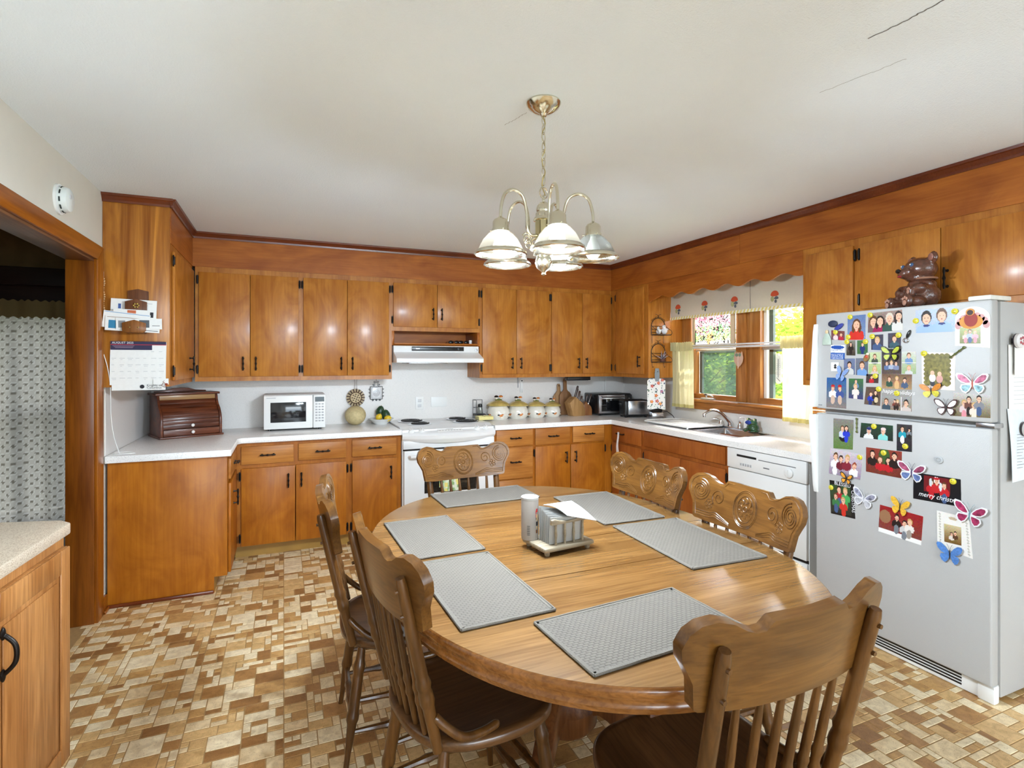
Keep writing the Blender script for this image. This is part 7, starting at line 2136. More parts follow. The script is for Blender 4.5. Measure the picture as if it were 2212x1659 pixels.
# ------------------------------------------------------------------ ceramic bear on the fridge
bx, by, bz = 2.83, 1.62, FZT + 0.001
t = thing('bear_cookie_jar', 'brown ceramic sitting bear cookie jar on top of the fridge', 'cookie jar', (bx, by, bz), R(-28))
bm_ = M('bear_glaze', (88, 52, 38), rough=0.18, var=0.35, scale=40, bump=0.7, coat=0.5, bscale=110)
# local frame: -x faces the room, +y is to the left in the photograph
def lblob(name, ells, vox, mat, par, it=5):
    keep = par.location.copy(); kr = par.rotation_euler.copy()
    par.location = (0, 0, 0); par.rotation_euler = (0, 0, 0)
    o = blob(name, ells, vox, mat, par, it)
    par.location = keep; par.rotation_euler = kr
    return o
Rz = lambda a: Matrix.Rotation(R(a), 3, 'Z')
Rx = lambda a: Matrix.Rotation(R(a), 3, 'X')
lblob('bear_body', [((0, 0, 0.062), (0.075, 0.080, 0.066)), ((0, 0, 0.118), (0.058, 0.062, 0.035)), ((-0.070, 0.062, 0.030), (0.050, 0.028, 0.028)), ((-0.070, -0.062, 0.030), (0.050, 0.028, 0.028)), ((-0.104, 0.068, 0.034), (0.018, 0.028, 0.032)), ((-0.104, -0.068, 0.034), (0.018, 0.028, 0.032)),
                    ((-0.045, 0.058, 0.095), (0.036, 0.022, 0.024)), ((-0.045, -0.058, 0.095), (0.036, 0.022, 0.024)), ((-0.078, 0.048, 0.080), (0.016, 0.018, 0.020)), ((-0.078, -0.048, 0.080), (0.016, 0.018, 0.020))], 0.006, bm_, t)
hd = lblob('bear_head', [((-0.008, 0, 0.190), (0.066, 0.078, 0.058)), ((-0.062, 0.018, 0.174), (0.034, 0.038, 0.028)), ((0.004, 0.072, 0.236), (0.014, 0.030, 0.030)), ((0.004, -0.072, 0.236), (0.014, 0.030, 0.030)), ((-0.01, 0, 0.145), (0.055, 0.060, 0.020))], 0.006, bm_, t)
LB(MB().tube([(0.056 * math.cos(a), 0.062 * math.sin(a), 0.143) for a in [2 * PI * i / 28 for i in range(28)]], 0.005, 6, closed=True), 'jar_rim', M('rim_tan', (150, 108, 86), rough=0.3), t, smooth=True)
for y in (0.074, -0.074):
    LB(MB().ell((-0.008, y, 0.238), (0.006, 0.018, 0.018), 12, 8), 'inner_ear', M('ear_inner', (150, 100, 86), rough=0.4), t, smooth=True)
LB(MB().ell((-0.096, 0.022, 0.186), (0.010, 0.014, 0.011), 12, 8), 'nose', M('nose_black', (16, 12, 14), rough=0.08), t, smooth=True)
LB(MB().ell((-0.088, 0.022, 0.160), (0.010, 0.014, 0.006), 12, 8), 'mouth', M('mouth_red', (150, 40, 50), rough=0.3), t, smooth=True)
for y in (0.040, -0.026):
    LB(MB().ell((-0.062, y, 0.208), (0.008, 0.011, 0.011), 12, 8), 'eye', M('bear_eye', (60, 90, 130), rough=0.05), t, smooth=True)
    LB(MB().ell((-0.070, y, 0.211), (0.002, 0.004, 0.004), 8, 6), 'eye_glint', white_p, t, smooth=True)
pad = M('paw_pad', (176, 130, 110), rough=0.4)
for s in (-1, 1):
    LB(MB().ell((-0.121, 0.068 * s, 0.024), (0.004, 0.014, 0.013), 10, 8), 'paw_pad', pad, t, smooth=True)
    for k in (-1, 0, 1):
        LB(MB().ell((-0.119, 0.068 * s + k * 0.013, 0.049 - abs(k) * 0.006), (0.004, 0.006, 0.008), 8, 6), 'paw_pad', pad, t, smooth=True)
LB(MB().ell((-0.093, -0.048, 0.078), (0.003, 0.009, 0.010), 10, 8), 'paw_pad', pad, t, smooth=True)
for k in (-1, 0, 1):
    LB(MB().ell((-0.091, -0.048 + k * 0.008, 0.094 - abs(k) * 0.003), (0.003, 0.0035, 0.006), 8, 6), 'paw_pad', pad, t, smooth=True)

# ------------------------------------------------------------------ dining table
TX, TY, TA, TB, TZ = 0.95, 1.742, 0.685, 0.900, 0.740
oak_t = wood('oak_table', (114, 80, 42), (144, 107, 62), 'x', rough=0.22, coat=0.55, along=1.0, across=10, streak=0.26, fine=130, dist=1.3, planks=0.075, bump=0.05)
oak_e = wood('oak_edge', (116, 70, 27), (150, 97, 45), 'x', rough=0.25, coat=0.5, along=1.5, across=9, streak=0.3, fine=110)
oak_d = wood('oak_base', (92, 52, 26), (130, 80, 42), 'z', rough=0.3, coat=0.4, along=1.2, across=9, streak=0.3, fine=100)
t = thing('dining_table', 'oval oak pedestal dining table with leaves in the middle of the kitchen', 'table', (TX, TY, 0))
def outline(n=96, k=2.28, sa=0.0):
    P = []
    for i in range(n):
        a = 2 * PI * i / n
        c_, s_ = math.cos(a), math.sin(a)
        P.append((TX + (TA - sa) * math.copysign(abs(c_) ** (2 / k), c_), TY + (TB - sa) * math.copysign(abs(s_) ** (2 / k), s_)))
    return P
def clip_poly(P, y0, y1):
    def half(P, f):
        out = []
        for i in range(len(P)):
            a, b = P[i], P[(i + 1) % len(P)]
            fa, fb = f(a), f(b)
            if fa >= 0:
                out.append(a)
            if (fa >= 0) != (fb >= 0):
                q = fa / (fa - fb)
                out.append((a[0] + (b[0] - a[0]) * q, a[1] + (b[1] - a[1]) * q))
        return out
    return half(half(P, lambda p: p[1] - y0), lambda p: y1 - p[1])
O = outline()
cuts = [TY - 2, 1.475, 1.760, 2.045, TY + 2]
for k in range(4):
    a, b = cuts[k] + (0.0017 if k else 0), cuts[k + 1] - (0.0017 if k < 3 else 0)
    rows = [(0.0, TZ), (0.004, TZ)]
    poly = clip_poly(outline(sa=0.006), a, b)
    MB().prism(poly, 'z', TZ - 0.026, TZ).build('tabletop_half' if k in (0, 3) else 'leaf', oak_t, t)
# moulded edge around the top
mb = MB()
prof = [(0.0065, TZ - 0.0002), (0.003, TZ - 0.002), (0.0, TZ - 0.010), (0.001, TZ - 0.020), (0.008, TZ - 0.028), (0.010, TZ - 0.040), (0.006, TZ - 0.046), (0.012, TZ - 0.060), (0.035, TZ - 0.062), (0.035, TZ - 0.027), (0.0065, TZ - 0.027)]
rings = [outline(sa=q[0]) for q in prof]
n = len(O)
vs = [(p[0], p[1], z) for (q, z), r_ in zip(prof, rings) for p in r_]
m_ = len(prof)
fs = [(i * n + k, i * n + (k + 1) % n, ((i + 1) % m_) * n + (k + 1) % n, ((i + 1) % m_) * n + k) for i in range(m_) for k in range(n)]
mb.add(vs, fs).build('edge_moulding', oak_e, t, smooth=True, angle=50)
MB().prism(outline(sa=0.10), 'z', TZ - 0.075, TZ - 0.0265).build('apron', oak_d, t)
mb = MB()
pp = [(0.0, 0.08), (0.10, 0.08), (0.115, 0.10), (0.115, 0.16), (0.09, 0.19), (0.075, 0.25), (0.085, 0.33), (0.11, 0.40), (0.115, 0.46), (0.085, 0.52), (0.075, 0.56), (0.12, 0.60), (0.17, 0.63), (0.17, 0.664), (0, 0.664)]
mb.lathe(pp, (TX, TY, 0), 28).build('pedestal', oak_d, t, smooth=True)
for k in range(4):
    a = PI / 4 + k * PI / 2
    ca, sa_ = math.cos(a), math.sin(a)
    top = [(0.07, 0.34), (0.13, 0.31), (0.20, 0.22), (0.28, 0.13), (0.36, 0.085), (0.44, 0.085), (0.50, 0.075)]
    bot = [(0.07, 0.13), (0.13, 0.15), (0.20, 0.12), (0.28, 0.055), (0.36, 0.02), (0.44, 0.002), (0.50, 0.002)]
    P2 = top + bot[::-1]
    nn = len(P2)
    vs = []
    for s in (-1, 1):
        for (r_, z) in P2:
            wd = 0.032
            vs.append((TX + r_ * ca - s * wd * sa_, TY + r_ * sa_ + s * wd * ca, z))
    MB().add(vs, [list(range(nn)), list(range(2 * nn - 1, nn - 1, -1))] + [(i, (i + 1) % nn, nn + (i + 1) % nn, nn + i) for i in range(nn)]).build('leg', oak_d, t, bevel=0.008)
MB().box(TX - 0.035, TX + 0.035, 1.20, 1.27, 0.0, TZ - 0.075).build('support_leg', oak_d, t, bevel=0.006)

# ------------------------------------------------------------------ pressed-back chairs
cw_m = wood('chair_oak', (74, 46, 19), (106, 69, 31), 'z', rough=0.3, coat=0.4, along=1.2, across=9, streak=0.28, fine=110)
cx_m = wood('chair_oak_x', (84, 53, 21), (118, 79, 34), 'x', rough=0.3, coat=0.4, along=1.2, across=9, streak=0.28, fine=110)
cs_m = wood('chair_seat_oak', (74, 48, 26), (104, 70, 40), 'y', rough=0.28, coat=0.45, along=1.2, across=9, streak=0.32, fine=110)
def chair_proto():
    t = thing('dining_chair', 'x', 'chair', (0, 0, 0))
    SZ = 0.435
    lean = lambda z: -0.190 - (z - SZ) * 0.205
    # seat: saddle outline, local +y is the front
    out = []
    N_ = 64
    for i in range(N_):
        a = 2 * PI * i / N_
        c_, s_ = math.cos(a), math.sin(a)
        k = 2.9
        x = 0.232 * math.copysign(abs(c_) ** (2 / k), c_)
        y = 0.215 * math.copysign(abs(s_) ** (2 / k), s_)
        x *= 1 + 0.06 * (y / 0.215) - 0.05 * max(0, -y / 0.215)
        out.append((x, y))
    mb = MB()
    rows = [(0.0, None), (0.35, SZ - 0.013), (0.70, SZ - 0.008), (0.90, SZ - 0.001), (0.97, SZ), (1.0, SZ - 0.006), (1.0, SZ - 0.024), (0.96, SZ - 0.034), (0.0, None)]
    vs = [(0, 0, SZ - 0.014)]
    for (q, z) in rows[1:-1]:
        vs += [(x * q, y * q, z) for x, y in out]
    vs.append((0, 0, SZ - 0.034))
    fs = [(0, 1 + k, 1 + (k + 1) % N_) for k in range(N_)]
    R_ = len(rows) - 2
    for i in range(R_ - 1):
        for k in range(N_):
            a, b = 1 + i * N_ + k, 1 + i * N_ + (k + 1) % N_
            fs.append((a, a + N_, b + N_, b))
    e = len(vs) - 1
    fs += [(e, 1 + (R_ - 1) * N_ + (k + 1) % N_, 1 + (R_ - 1) * N_ + k) for k in range(N_)]
    LB(mb.add(vs, fs), 'seat', cs_m, t, smooth=True, angle=60)
    # crest rail: outline in (s, z), bent in plan, leaning back
    half = [(0.0, 0.924), (0.06, 0.926), (0.088, 0.926), (0.094, 0.918), (0.102, 0.908), (0.118, 0.906), (0.140, 0.914), (0.165, 0.930), (0.195, 0.938), (0.222, 0.932), (0.242, 0.914), (0.250, 0.888), (0.246, 0.862), (0.232, 0.836), (0.222, 0.815), (0.218, 0.790), (0.214, 0.762), (0.208, 0.757), (0.16, 0.752), (0.10, 0.750), (0.0, 0.750)]
    KW = 1.10
    half = [(a * KW, b) for a, b in half]
    def zt_at(s):
        s = abs(s)
        P = half[:12]
        for a, b in zip(P[:-1], P[1:]):
            if a[0] <= s <= b[0] and b[0] > a[0]:
                return a[1] + (b[1] - a[1]) * (s - a[0]) / (b[0] - a[0])
        return 0.888
    def zb_at(s):
        s = abs(s)
        P = half[11:][::-1]
        for a, b in zip(P[:-1], P[1:]):
            if a[0] <= s <= b[0] and b[0] > a[0]:
                return a[1] + (b[1] - a[1]) * (s - a[0]) / (b[0] - a[0])
        return 0.888
    def cpos(s, z, d):
        """d > 0 towards the sitter"""
        return Vector((s, lean(z) + 0.55 * s * s + d, z + d * 0.2))
    xs = [-0.2498, -0.246, -0.240, -0.232, -0.222, -0.214, -0.207, -0.195, -0.180, -0.165, -0.150, -0.140, -0.128, -0.118, -0.110, -0.102, -0.098, -0.094, -0.090, -0.086, -0.06, -0.03, 0.0]
    xs = [x * KW for x in xs]
    xs = xs + [-x for x in xs[-2::-1]]
    nv = 6
    mb = MB()
    vs = []
    for d in (0.012, -0.012):
        for s in xs:
            a, b = zb_at(s), zt_at(s)
            for j in range(nv + 1):
                vs.append(cpos(s, a + (b - a) * j / nv, d))
    nx_ = len(xs); st = nv + 1; off = nx_ * st
    fs = []
    for i in range(nx_ - 1):
        for j in range(nv):
            a = i * st + j
            fs.append((a, a + st, a + st + 1, a + 1)); fs.append((off + a, off + a + 1, off + a + st + 1, off + a + st))
        a, b = i * st, i * st + nv
        fs.append((a, off + a, off + a + st, a + st)); fs.append((b, b + st, off + b + st, off + b))
    for j in range(nv):
        fs.append((j, j + 1, off + j + 1, off + j)); a = (nx_ - 1) * st + j
        fs.append((a, off + a, off + a + 1, a + 1))
    cr = LB(mb.add(vs, fs), 'crest_rail', cx_m, t, smooth=True, angle=45)
    # pressed carving: ridges on the front face
    def ridge(P, r_=0.0026, closed=False):
        return [cpos(s * KW, z, 0.0122) for s, z in P]
    mb = MB()
    for (a, b) in ((0.052, 0.068), (0.047, 0.062), (0.034, 0.048)):
        mb.tube(ridge([(a * math.cos(2 * PI * i / 40), 0.838 + b * math.sin(2 * PI * i / 40)) for i in range(40)]), 0.0024, 5, closed=True)
    for k in range(8):
        a0 = 2 * PI * k / 8
        P = [(0.022 * math.cos(a0) + 0.010 * (1 - .5 * i / 12) * math.cos(a0 + i * .5), 0.838 + 0.030 * math.sin(a0) + 0.012 * (1 - .5 * i / 12) * math.sin(a0 + i * .5)) for i in range(12)]
        mb.tube(ridge(P), 0.0020, 5)
    mb.tube(ridge([(0.008 * math.cos(2 * PI * i / 12), 0.838 + 0.010 * math.sin(2 * PI * i / 12)) for i in range(12)]), 0.003, 5, closed=True)
    for s in (-1, 1):
        for r0, turns in ((0.040, 1.9), (0.030, 1.5)):
            P = []
            for i in range(44):
                f_ = i / 43
                r_ = r0 * (1 - 0.82 * f_)
                a = PI * 0.5 + turns * 2 * PI * f_
                P.append((s * (0.196 + r_ * math.cos(a)), 0.868 + r_ * 1.15 * math.sin(a)))
            mb.tube(ridge(P), [0.0030 - 0.0012 * i / 43 for i in range(44)], 5)
        P = []
        for i in range(36):
            f_ = i / 35
            r_ = 0.028 * (1 - 0.8 * f_)
            a = -PI * 0.3 + 1.6 * 2 * PI * f_
            P.append((s * (0.118 + r_ * math.cos(a)), 0.852 + r_ * 1.2 * math.sin(a)))
        mb.tube(ridge(P), 0.0023, 5)
        for k in range(5):
            a0 = 2 * PI * k / 5
            mb.tube(ridge([(s * 0.155 + 0.010 * math.cos(a0) + 0.007 * math.cos(q * 2 * PI / 10), 0.820 + 0.012 * math.sin(a0) + 0.007 * math.sin(q * 2 * PI / 10)) for q in range(10)]), 0.0016, 4, closed=True)
        for dz in (0.0, 0.009, 0.018):
            P = [(s * 0.205, 0.772 + dz), (s * 0.15, 0.770 + dz), (s * 0.125, 0.776 + dz), (s * 0.10, 0.770 + dz * 0.8), (s * 0.06, 0.760 + dz * 0.4)]
            mb.tube([Vector(p) for p in spline(ridge(P), 5)], 0.0018, 4)
        P = [(s * q[0] / KW * 0.955, 0.838 + (q[1] - 0.838) * 0.90) for q in half[1:17]]
        mb.tube(ridge(P), 0.0018, 4)
    LB(mb, 'carving', cx_m, cr, smooth=True)
    # posts and spindles
    def turned(p0, p1, r0, n_=26, bead=0.30, thick=1.0):
        p0, p1 = Vector(p0), Vector(p1)
        pts, rs = [], []
        for i in range(n_ + 1):
            f_ = i / n_
            pts.append(p0.lerp(p1, f_))
            q = 0.72 + 0.34 * math.sin(PI * min(1, f_ / 0.95)) ** 0.8
            for c_ in (bead - 0.03, bead + 0.03, bead + 0.08):
                q += 0.34 * math.exp(-((f_ - c_) / 0.011) ** 2)
            rs.append(r0 * q)
        return MB().tube(pts, rs, 10)
    for s in (-1, 1):
        zt_ = 0.892
        b = Vector((s * 0.186, -0.178, SZ - 0.01)); e = cpos(s * 0.206, zt_, -0.012 - 0.013)
        pts = [b.lerp(e, i / 30) for i in range(31)]
        rs = []
        for i in range(31):
            f_ = i / 30
            q = 0.0135 + 0.003 * math.sin(PI * f_)
            for c_ in (0.30, 0.34, 0.40):
                q += 0.004 * math.exp(-((f_ - c_) / 0.012) ** 2)
            rs.append(q)
        rs[-1] = 0.011
        po = LB(MB().tube(pts, rs, 12), 'post', cw_m, t, smooth=True)
        for zz in (0.80, 0.862):
            q = cpos(s * 0.205, zz, -0.037)
            LB(MB().tube([q + Vector((0, 0.012, 0)), q + Vector((0, -0.006, -0.001))], [0.006, 0.005], 8), 'peg', cw_m, po, smooth=True)
    for i in range(6):
        s = -0.136 + i * 0.0544
        LB(turned((s * 0.90, -0.186 - 0.008 * (1 - (s / .13) ** 2), SZ - 0.008), cpos(s, 0.757, 0), 0.0092, bead=0.34), 'spindle', cw_m, t, smooth=True)
    # hip rails
    for s in (-1, 1):
        P = spline([(s * 0.196, -0.192, SZ + 0.085), (s * 0.205, -0.165, SZ + 0.055), (s * 0.212, -0.12, SZ + 0.018), (s * 0.208, -0.06, SZ + 0.008), (s * 0.200, -0.01, SZ + 0.010)], 6)
        LB(MB().tube(P, [0.010] + [0.0115] * (len(P) - 3) + [0.010, 0.006], 10), 'hip_rail', cw_m, t, smooth=True)
    # legs and stretchers
    legs = {}
    for (sx, sy) in ((-1, 1), (1, 1), (-1, -1), (1, -1)):
        a = Vector((sx * 0.155, sy * 0.145, SZ - 0.024)); b = Vector((sx * 0.198, sy * 0.192 + (-0.012 if sy < 0 else 0), 0.0))
        pts = [a.lerp(b, i / 30) for i in range(31)]
        rs = []
        for i in range(31):
            f_ = i / 30
            q = 0.0125 + 0.008 * math.sin(PI * min(1, f_ * 1.15)) - 0.003 * f_
            for c_ in (0.16, 0.20, 0.56, 0.60):
                q += 0.004 * math.exp(-((f_ - c_) / 0.014) ** 2)
            rs.append(max(0.009, q))
        LB(MB().tube(pts, rs, 12), 'leg', cw_m, t, smooth=True)
        legs[(sx, sy)] = (a, b)
    def at(k, f_):
        return legs[k][0].lerp(legs[k][1], f_)
    def rung(p, q):
        pts = [p.lerp(q, i / 16) for i in range(17)]
        LB(MB().tube(pts, [0.007 + 0.005 * math.sin(PI * i / 16) + (0.003 if i in (6, 10) else 0) for i in range(17)], 8), 'stretcher', cw_m, t, smooth=True)
    rung(at((-1, 1), .52), at((1, 1), .52)); rung(at((-1, 1), .74), at((1, 1), .74)); rung(at((-1, -1), .62), at((1, -1), .62))
    for s in (-1, 1):
        rung(at((s, 1), .46), at((s, -1), .46)); rung(at((s, 1), .70), at((s, -1), .70))
    return t
G_CH = 'pressed-back oak chairs around the table'
ch0 = chair_proto()
spots = [((0.238, 1.486), 9.0, 'pressed-back oak chair at the near left side of the table, seen from behind'),
         ((0.140, 2.114), -3.0, 'pressed-back oak chair at the far left side of the table'),
         ((1.601, 2.102), 180.4, 'pressed-back oak chair facing us at the far right, before the sink cabinet'),
         ((1.613, 1.532), 179.2, 'pressed-back oak chair facing us at the near right, before the dishwasher'),
         ((0.924, 2.890), 275.0, 'pressed-back oak chair at the far end of the table, in front of the stove'),
         ((0.927, 0.752), 90.4, 'pressed-back oak chair at the near end of the table, its back to us')]
for i, ((ex, ey), ang, lab) in enumerate(spots):
    o = ch0 if i == 0 else copy_tree(ch0)
    a = R(ang)
    o.location = (ex + 0.268 * math.cos(a), ey + 0.268 * math.sin(a), 0)
    o.rotation_euler = (0, 0, a - PI / 2)
    tag(o, lab, 'chair', G_CH)

# ------------------------------------------------------------------ placemats
def matmat():
    m, tt, b = newmat('woven_placemat')
    N, L = tt.nodes, tt.links
    tc = N.new('ShaderNodeTexCoord'); sp = N.new('ShaderNodeSeparateXYZ'); L.new(tc.outputs['Object'], sp.inputs[0])
    def mth(op, a, b_=None):
        n_ = N.new('ShaderNodeMath'); n_.operation = op
        for i, q in enumerate((a, b_)):
            if q is None:
                continue
            if isinstance(q, (int, float)):
                n_.inputs[i].default_value = q
            else:
                L.new(q, n_.inputs[i])
        return n_.outputs[0]
    ry = mth('DIVIDE', sp.outputs['Y'], 0.0085)
    row = mth('FLOOR', ry)
    odd = mth('MULTIPLY', mth('MODULO', mth('ABSOLUTE', row), 2.0), 0.5)
    cxn = mth('ADD', mth('DIVIDE', sp.outputs['X'], 0.016), odd)
    h1 = mth('ABSOLUTE', mth('SINE', mth('MULTIPLY', cxn, PI)))
    h2 = mth('ABSOLUTE', mth('SINE', mth('MULTIPLY', ry, PI)))
    hh = mth('MULTIPLY', mth('POWER', h1, 0.6), mth('POWER', h2, 0.6))
    rp = N.new('ShaderNodeValToRGB')
    rp.color_ramp.elements[0].position = 0.05; rp.color_ramp.elements[1].position = 0.6
    rp.color_ramp.elements[0].color = lin((84, 78, 70)); rp.color_ramp.elements[1].color = lin((107, 101, 93))
    L.new(hh, rp.inputs['Fac']); L.new(rp.outputs['Color'], b.inputs['Base Color'])
    bp = N.new('ShaderNodeBump'); bp.inputs['Strength'].default_value = 0.7; bp.inputs['Distance'].default_value = 0.002
    L.new(hh, bp.inputs['Height']); L.new(bp.outputs['Normal'], b.inputs['Normal'])
    b.inputs['Roughness'].default_value = 0.9
    return m
pm_m = matmat()
hem_m = M('placemat_hem', (110, 104, 96), rough=0.9, var=0.1, scale=300, bump=0.5)
mats = [((0.905, 2.480), 0.47, 0.255, 1.5, 'at the far end of the table'),
        ((1.342, 2.083), 0.29, 0.465, -1.5, 'at the far right of the table, behind the napkin holder'),
        ((1.352, 1.577), 0.305, 0.470, -2.0, 'at the near right of the table, nearest the fridge'),
        ((0.512, 1.994), 0.262, 0.440, 1.5, 'at the far left of the table'),
        ((0.522, 1.498), 0.262, 0.470, 2.0, 'at the near left of the table'),
        ((0.815, 1.112), 0.455, 0.255, 4.0, 'at the near end of the table')]
for (c, w_, d_, ang, lab) in mats:
    t = thing('placemat', 'grey woven placemat ' + lab, 'placemat', (c[0], c[1], TZ + 0.0005), R(ang), 'grey woven placemats')
    nx, ny = 40, 40
    fl_curl = 0.004 if 'far right' in lab else 0.0
    LB(MB().sheet(lambda u, v: ((u - .5) * (w_ - 0.016), (v - .5) * (d_ - 0.016), 0.0042 + 0.0003 * math.sin(u * 9 + v * 7)), 10, 10, th=0.004), 'weave', pm_m, t, smooth=True)
    mb = MB()
    P = [(-w_ / 2, -d_ / 2), (w_ / 2, -d_ / 2), (w_ / 2, d_ / 2), (-w_ / 2, d_ / 2)]
    for i in range(4):
        a, b = P[i], P[(i + 1) % 4]
        q = 14
        mb.tube([(a[0] + (b[0] - a[0]) * k / q, a[1] + (b[1] - a[1]) * k / q, 0.0038 + 0.0004 * math.sin(k * 1.9)) for k in range(q + 1)], 0.0036, 6)
        mb.box(min(a[0], b[0]) - (0 if a[0] != b[0] else (0 if a[0] < 0 else 0.010)), max(a[0], b[0]) + (0 if a[0] != b[0] else (0.010 if a[0] < 0 else 0)), min(a[1], b[1]) - (0 if a[1] != b[1] else (0 if a[1] < 0 else 0.010)), max(a[1], b[1]) + (0 if a[1] != b[1] else (0.010 if a[1] < 0 else 0)), 0.0005, 0.0050)
    LB(mb, 'hem', hem_m, t, smooth=True)

# ------------------------------------------------------------------ napkin holder, napkins, salt canister
NH = thing('napkin_holder', 'whitewashed wooden napkin holder with spindle rails at the table centre', 'napkin holder', (0.900, 1.705, TZ), R(7))
wh = wood('whitewash', (140, 128, 108), (168, 156, 134), 'x', rough=0.6, across=14, streak=0.2)
LB(MB().box(-0.105, 0.105, -0.075, 0.075, 0.014, 0.030), 'base', wh, NH, bevel=0.006)
for (a, b) in ((-0.085, -0.058), (0.085, -0.058), (-0.085, 0.058), (0.085, 0.058)):
    LB(MB().lathe([(0.008, 0.0005), (0.010, 0.008), (0.007, 0.0145)], (a, b, 0), 10), 'foot', wh, NH, smooth=True)
for y in (-0.056, 0.030):
    LB(MB().prism([(-0.068, 0.100), (0.082, 0.100), (0.082, 0.118), (0.06, 0.121), (0.035, 0.112), (0.0, 0.108), (-0.03, 0.112), (-0.055, 0.120), (-0.068, 0.118)], 'y', y - 0.006, y + 0.006), 'rail', wh, NH, bevel=0.003)
    for i in range(4):
        x = -0.048 + i * 0.038
        LB(MB().tube([(x, y, 0.029), (x, y, 0.045), (x, y, 0.065), (x, y, 0.085), (x, y, 0.102)], [0.0048, 0.0036, 0.0052, 0.0036, 0.0046], 8), 'spindle', wh, NH, smooth=True)
tissue = M('napkin_white', (172, 171, 168), rough=0.95, var=0.02, bump=0.15, scale=200)
def W(p):
    a = R(7)
    return Vector((0.900 + p[0] * math.cos(a) - p[1] * math.sin(a), 1.705 + p[0] * math.sin(a) + p[1] * math.cos(a), TZ + p[2]))
for k in range(7):
    y = -0.046 + k * 0.0105
    def nf(u, v, y=y, k=k):
        x = -0.068 + 0.146 * u
        z = 0.0315 + (0.080 + (0.004 * k + 0.014) * (1 - u)) * v
        return tuple(W((x, y + 0.004 * math.sin(u * 7 + k) * (0.4 + v) + 0.006 * v * v * (k - 3) / 3, z)))
    o = MB().sheet(nf, 14, 10, th=0.002).build('paper_napkin', tissue, None, smooth=True, top=True)
    tag(o, 'white paper napkin standing in the holder, ' + ['nearest the front spindles', 'second from the front spindles', 'third from the front spindles', 'in the middle of the stack', 'third from the rear spindles', 'second from the rear spindles', 'nearest the rear spindles'][k], 'napkin', 'stacked napkins in the holder')
def nf2(u, v):
    p = Vector((-0.050, 0.020, 0.150)).lerp(Vector((0.088, 0.040, 0.142)), u)
    q = Vector((-0.010, -0.070, 0.128)).lerp(Vector((0.105, -0.085, 0.098)), u)
    r_ = p.lerp(q, v) + Vector((0, 0, 0.010 * math.sin(v * PI) * (1 - 0.5 * u)))
    return tuple(W(r_))
tag(MB().sheet(nf2, 14, 14, th=0.002).build('paper_napkin', tissue, None, smooth=True, top=True), 'loose white paper napkin folded over the top of the holder', 'napkin', None)
t = thing('salt_canister', 'tall off-white salt canister standing behind the napkins', 'canister', (0.8080, 1.745, TZ + 0.0305))
sc = (0.8080, 1.745, TZ + 0.0305)
MB().lathe([(0, 0), (0.030, 0), (0.0308, 0.003), (0.0308, 0.143), (0.030, 0.146), (0.0, 0.146)], sc, 32).build('tube', M('salt_paper', (158, 151, 145), rough=0.6, var=0.03, scale=30), t, smooth=True)
MB().lathe([(0.0312, 0.141), (0.0316, 0.148), (0.030, 0.1495), (0.027, 0.148), (0, 0.148)], sc, 32).build('lid', M('salt_lid', (180, 179, 176), rough=0.5), t, smooth=True)
def wrap(a0, a1, z0, z1, nm, mat):
    MB().sheet(lambda u, v: (sc[0] + 0.0311 * math.cos(a0 + (a1 - a0) * u), sc[1] + 0.0311 * math.sin(a0 + (a1 - a0) * u), sc[2] + z0 + (z1 - z0) * v), 8, 4, th=-0.0003).build(nm, mat, t)
rd, kk, br_, tn = M('salt_red', (190, 40, 40), rough=0.6), M('salt_black', (36, 34, 34), rough=0.6), M('salt_brown', (110, 66, 36), rough=0.6), M('salt_tan', (206, 178, 130), rough=0.6)
b0 = -PI / 2 + 0.28
for (a, b, z0, z1, m_) in ((b0, b0 + .10, .092, .104, rd), (b0 + .06, b0 + .32, .098, .110, rd), (b0 + .02, b0 + .09, .080, .090, rd), (b0 + .10, b0 + .36, .068, .090, tn), (b0 + .03, b0 + .12, .072, .079, kk), (b0 + .06, b0 + .34, .050, .064, kk), (b0 + .05, b0 + .30, .024, .036, br_), (b0 + .10, b0 + .3, .040, .048, tn)):
    wrap(a, b, z0, z1, 'print', m_)
for k in range(6):
    wrap(-PI / 2 - 0.75, -PI / 2 - 0.42, 0.020 + k * 0.006, 0.022 + k * 0.006, 'barcode', kk)

# ------------------------------------------------------------------ chandelier
CX, CY = 0.868, 1.756
brass = M('polished_brass', (212, 206, 188), rough=0.16, metal=1.0, var=0.05, scale=8)
def shade_mat():
    m, tt, b = newmat('ribbed_glass')
    N, L = tt.nodes, tt.links
    b.inputs['Base Color'].default_value = (0.42, 0.42, 0.41, 1)
    b.inputs['Roughness'].default_value = 0.12
    tl = N.new('ShaderNodeBsdfTranslucent'); tl.inputs[0].default_value = (0.42, 0.42, 0.41, 1)
    tr = N.new('ShaderNodeBsdfTransparent'); tr.inputs[0].default_value = (0.96, 0.96, 0.94, 1)
    tc = N.new('ShaderNodeTexCoord'); nz = N.new('ShaderNodeTexNoise'); nz.inputs['Scale'].default_value = 40
    L.new(tc.outputs['Object'], nz.inputs['Vector'])
    m1 = N.new('ShaderNodeMixShader'); m1.inputs[0].default_value = 0.40
    m2 = N.new('ShaderNodeMixShader'); m2.inputs[0].default_value = 0.66
    L.new(tl.outputs[0], m1.inputs[1]); L.new(b.outputs[0], m1.inputs[2])
    L.new(m1.outputs[0], m2.inputs[1]); L.new(tr.outputs[0], m2.inputs[2])
    L.new(m2.outputs[0], N['Material Output'].inputs[0])
    return m
shm = shade_mat()
t = thing('chandelier', 'polished brass five-arm chandelier with ribbed glass shades over the table', 'chandelier', (CX, CY, 1.72))
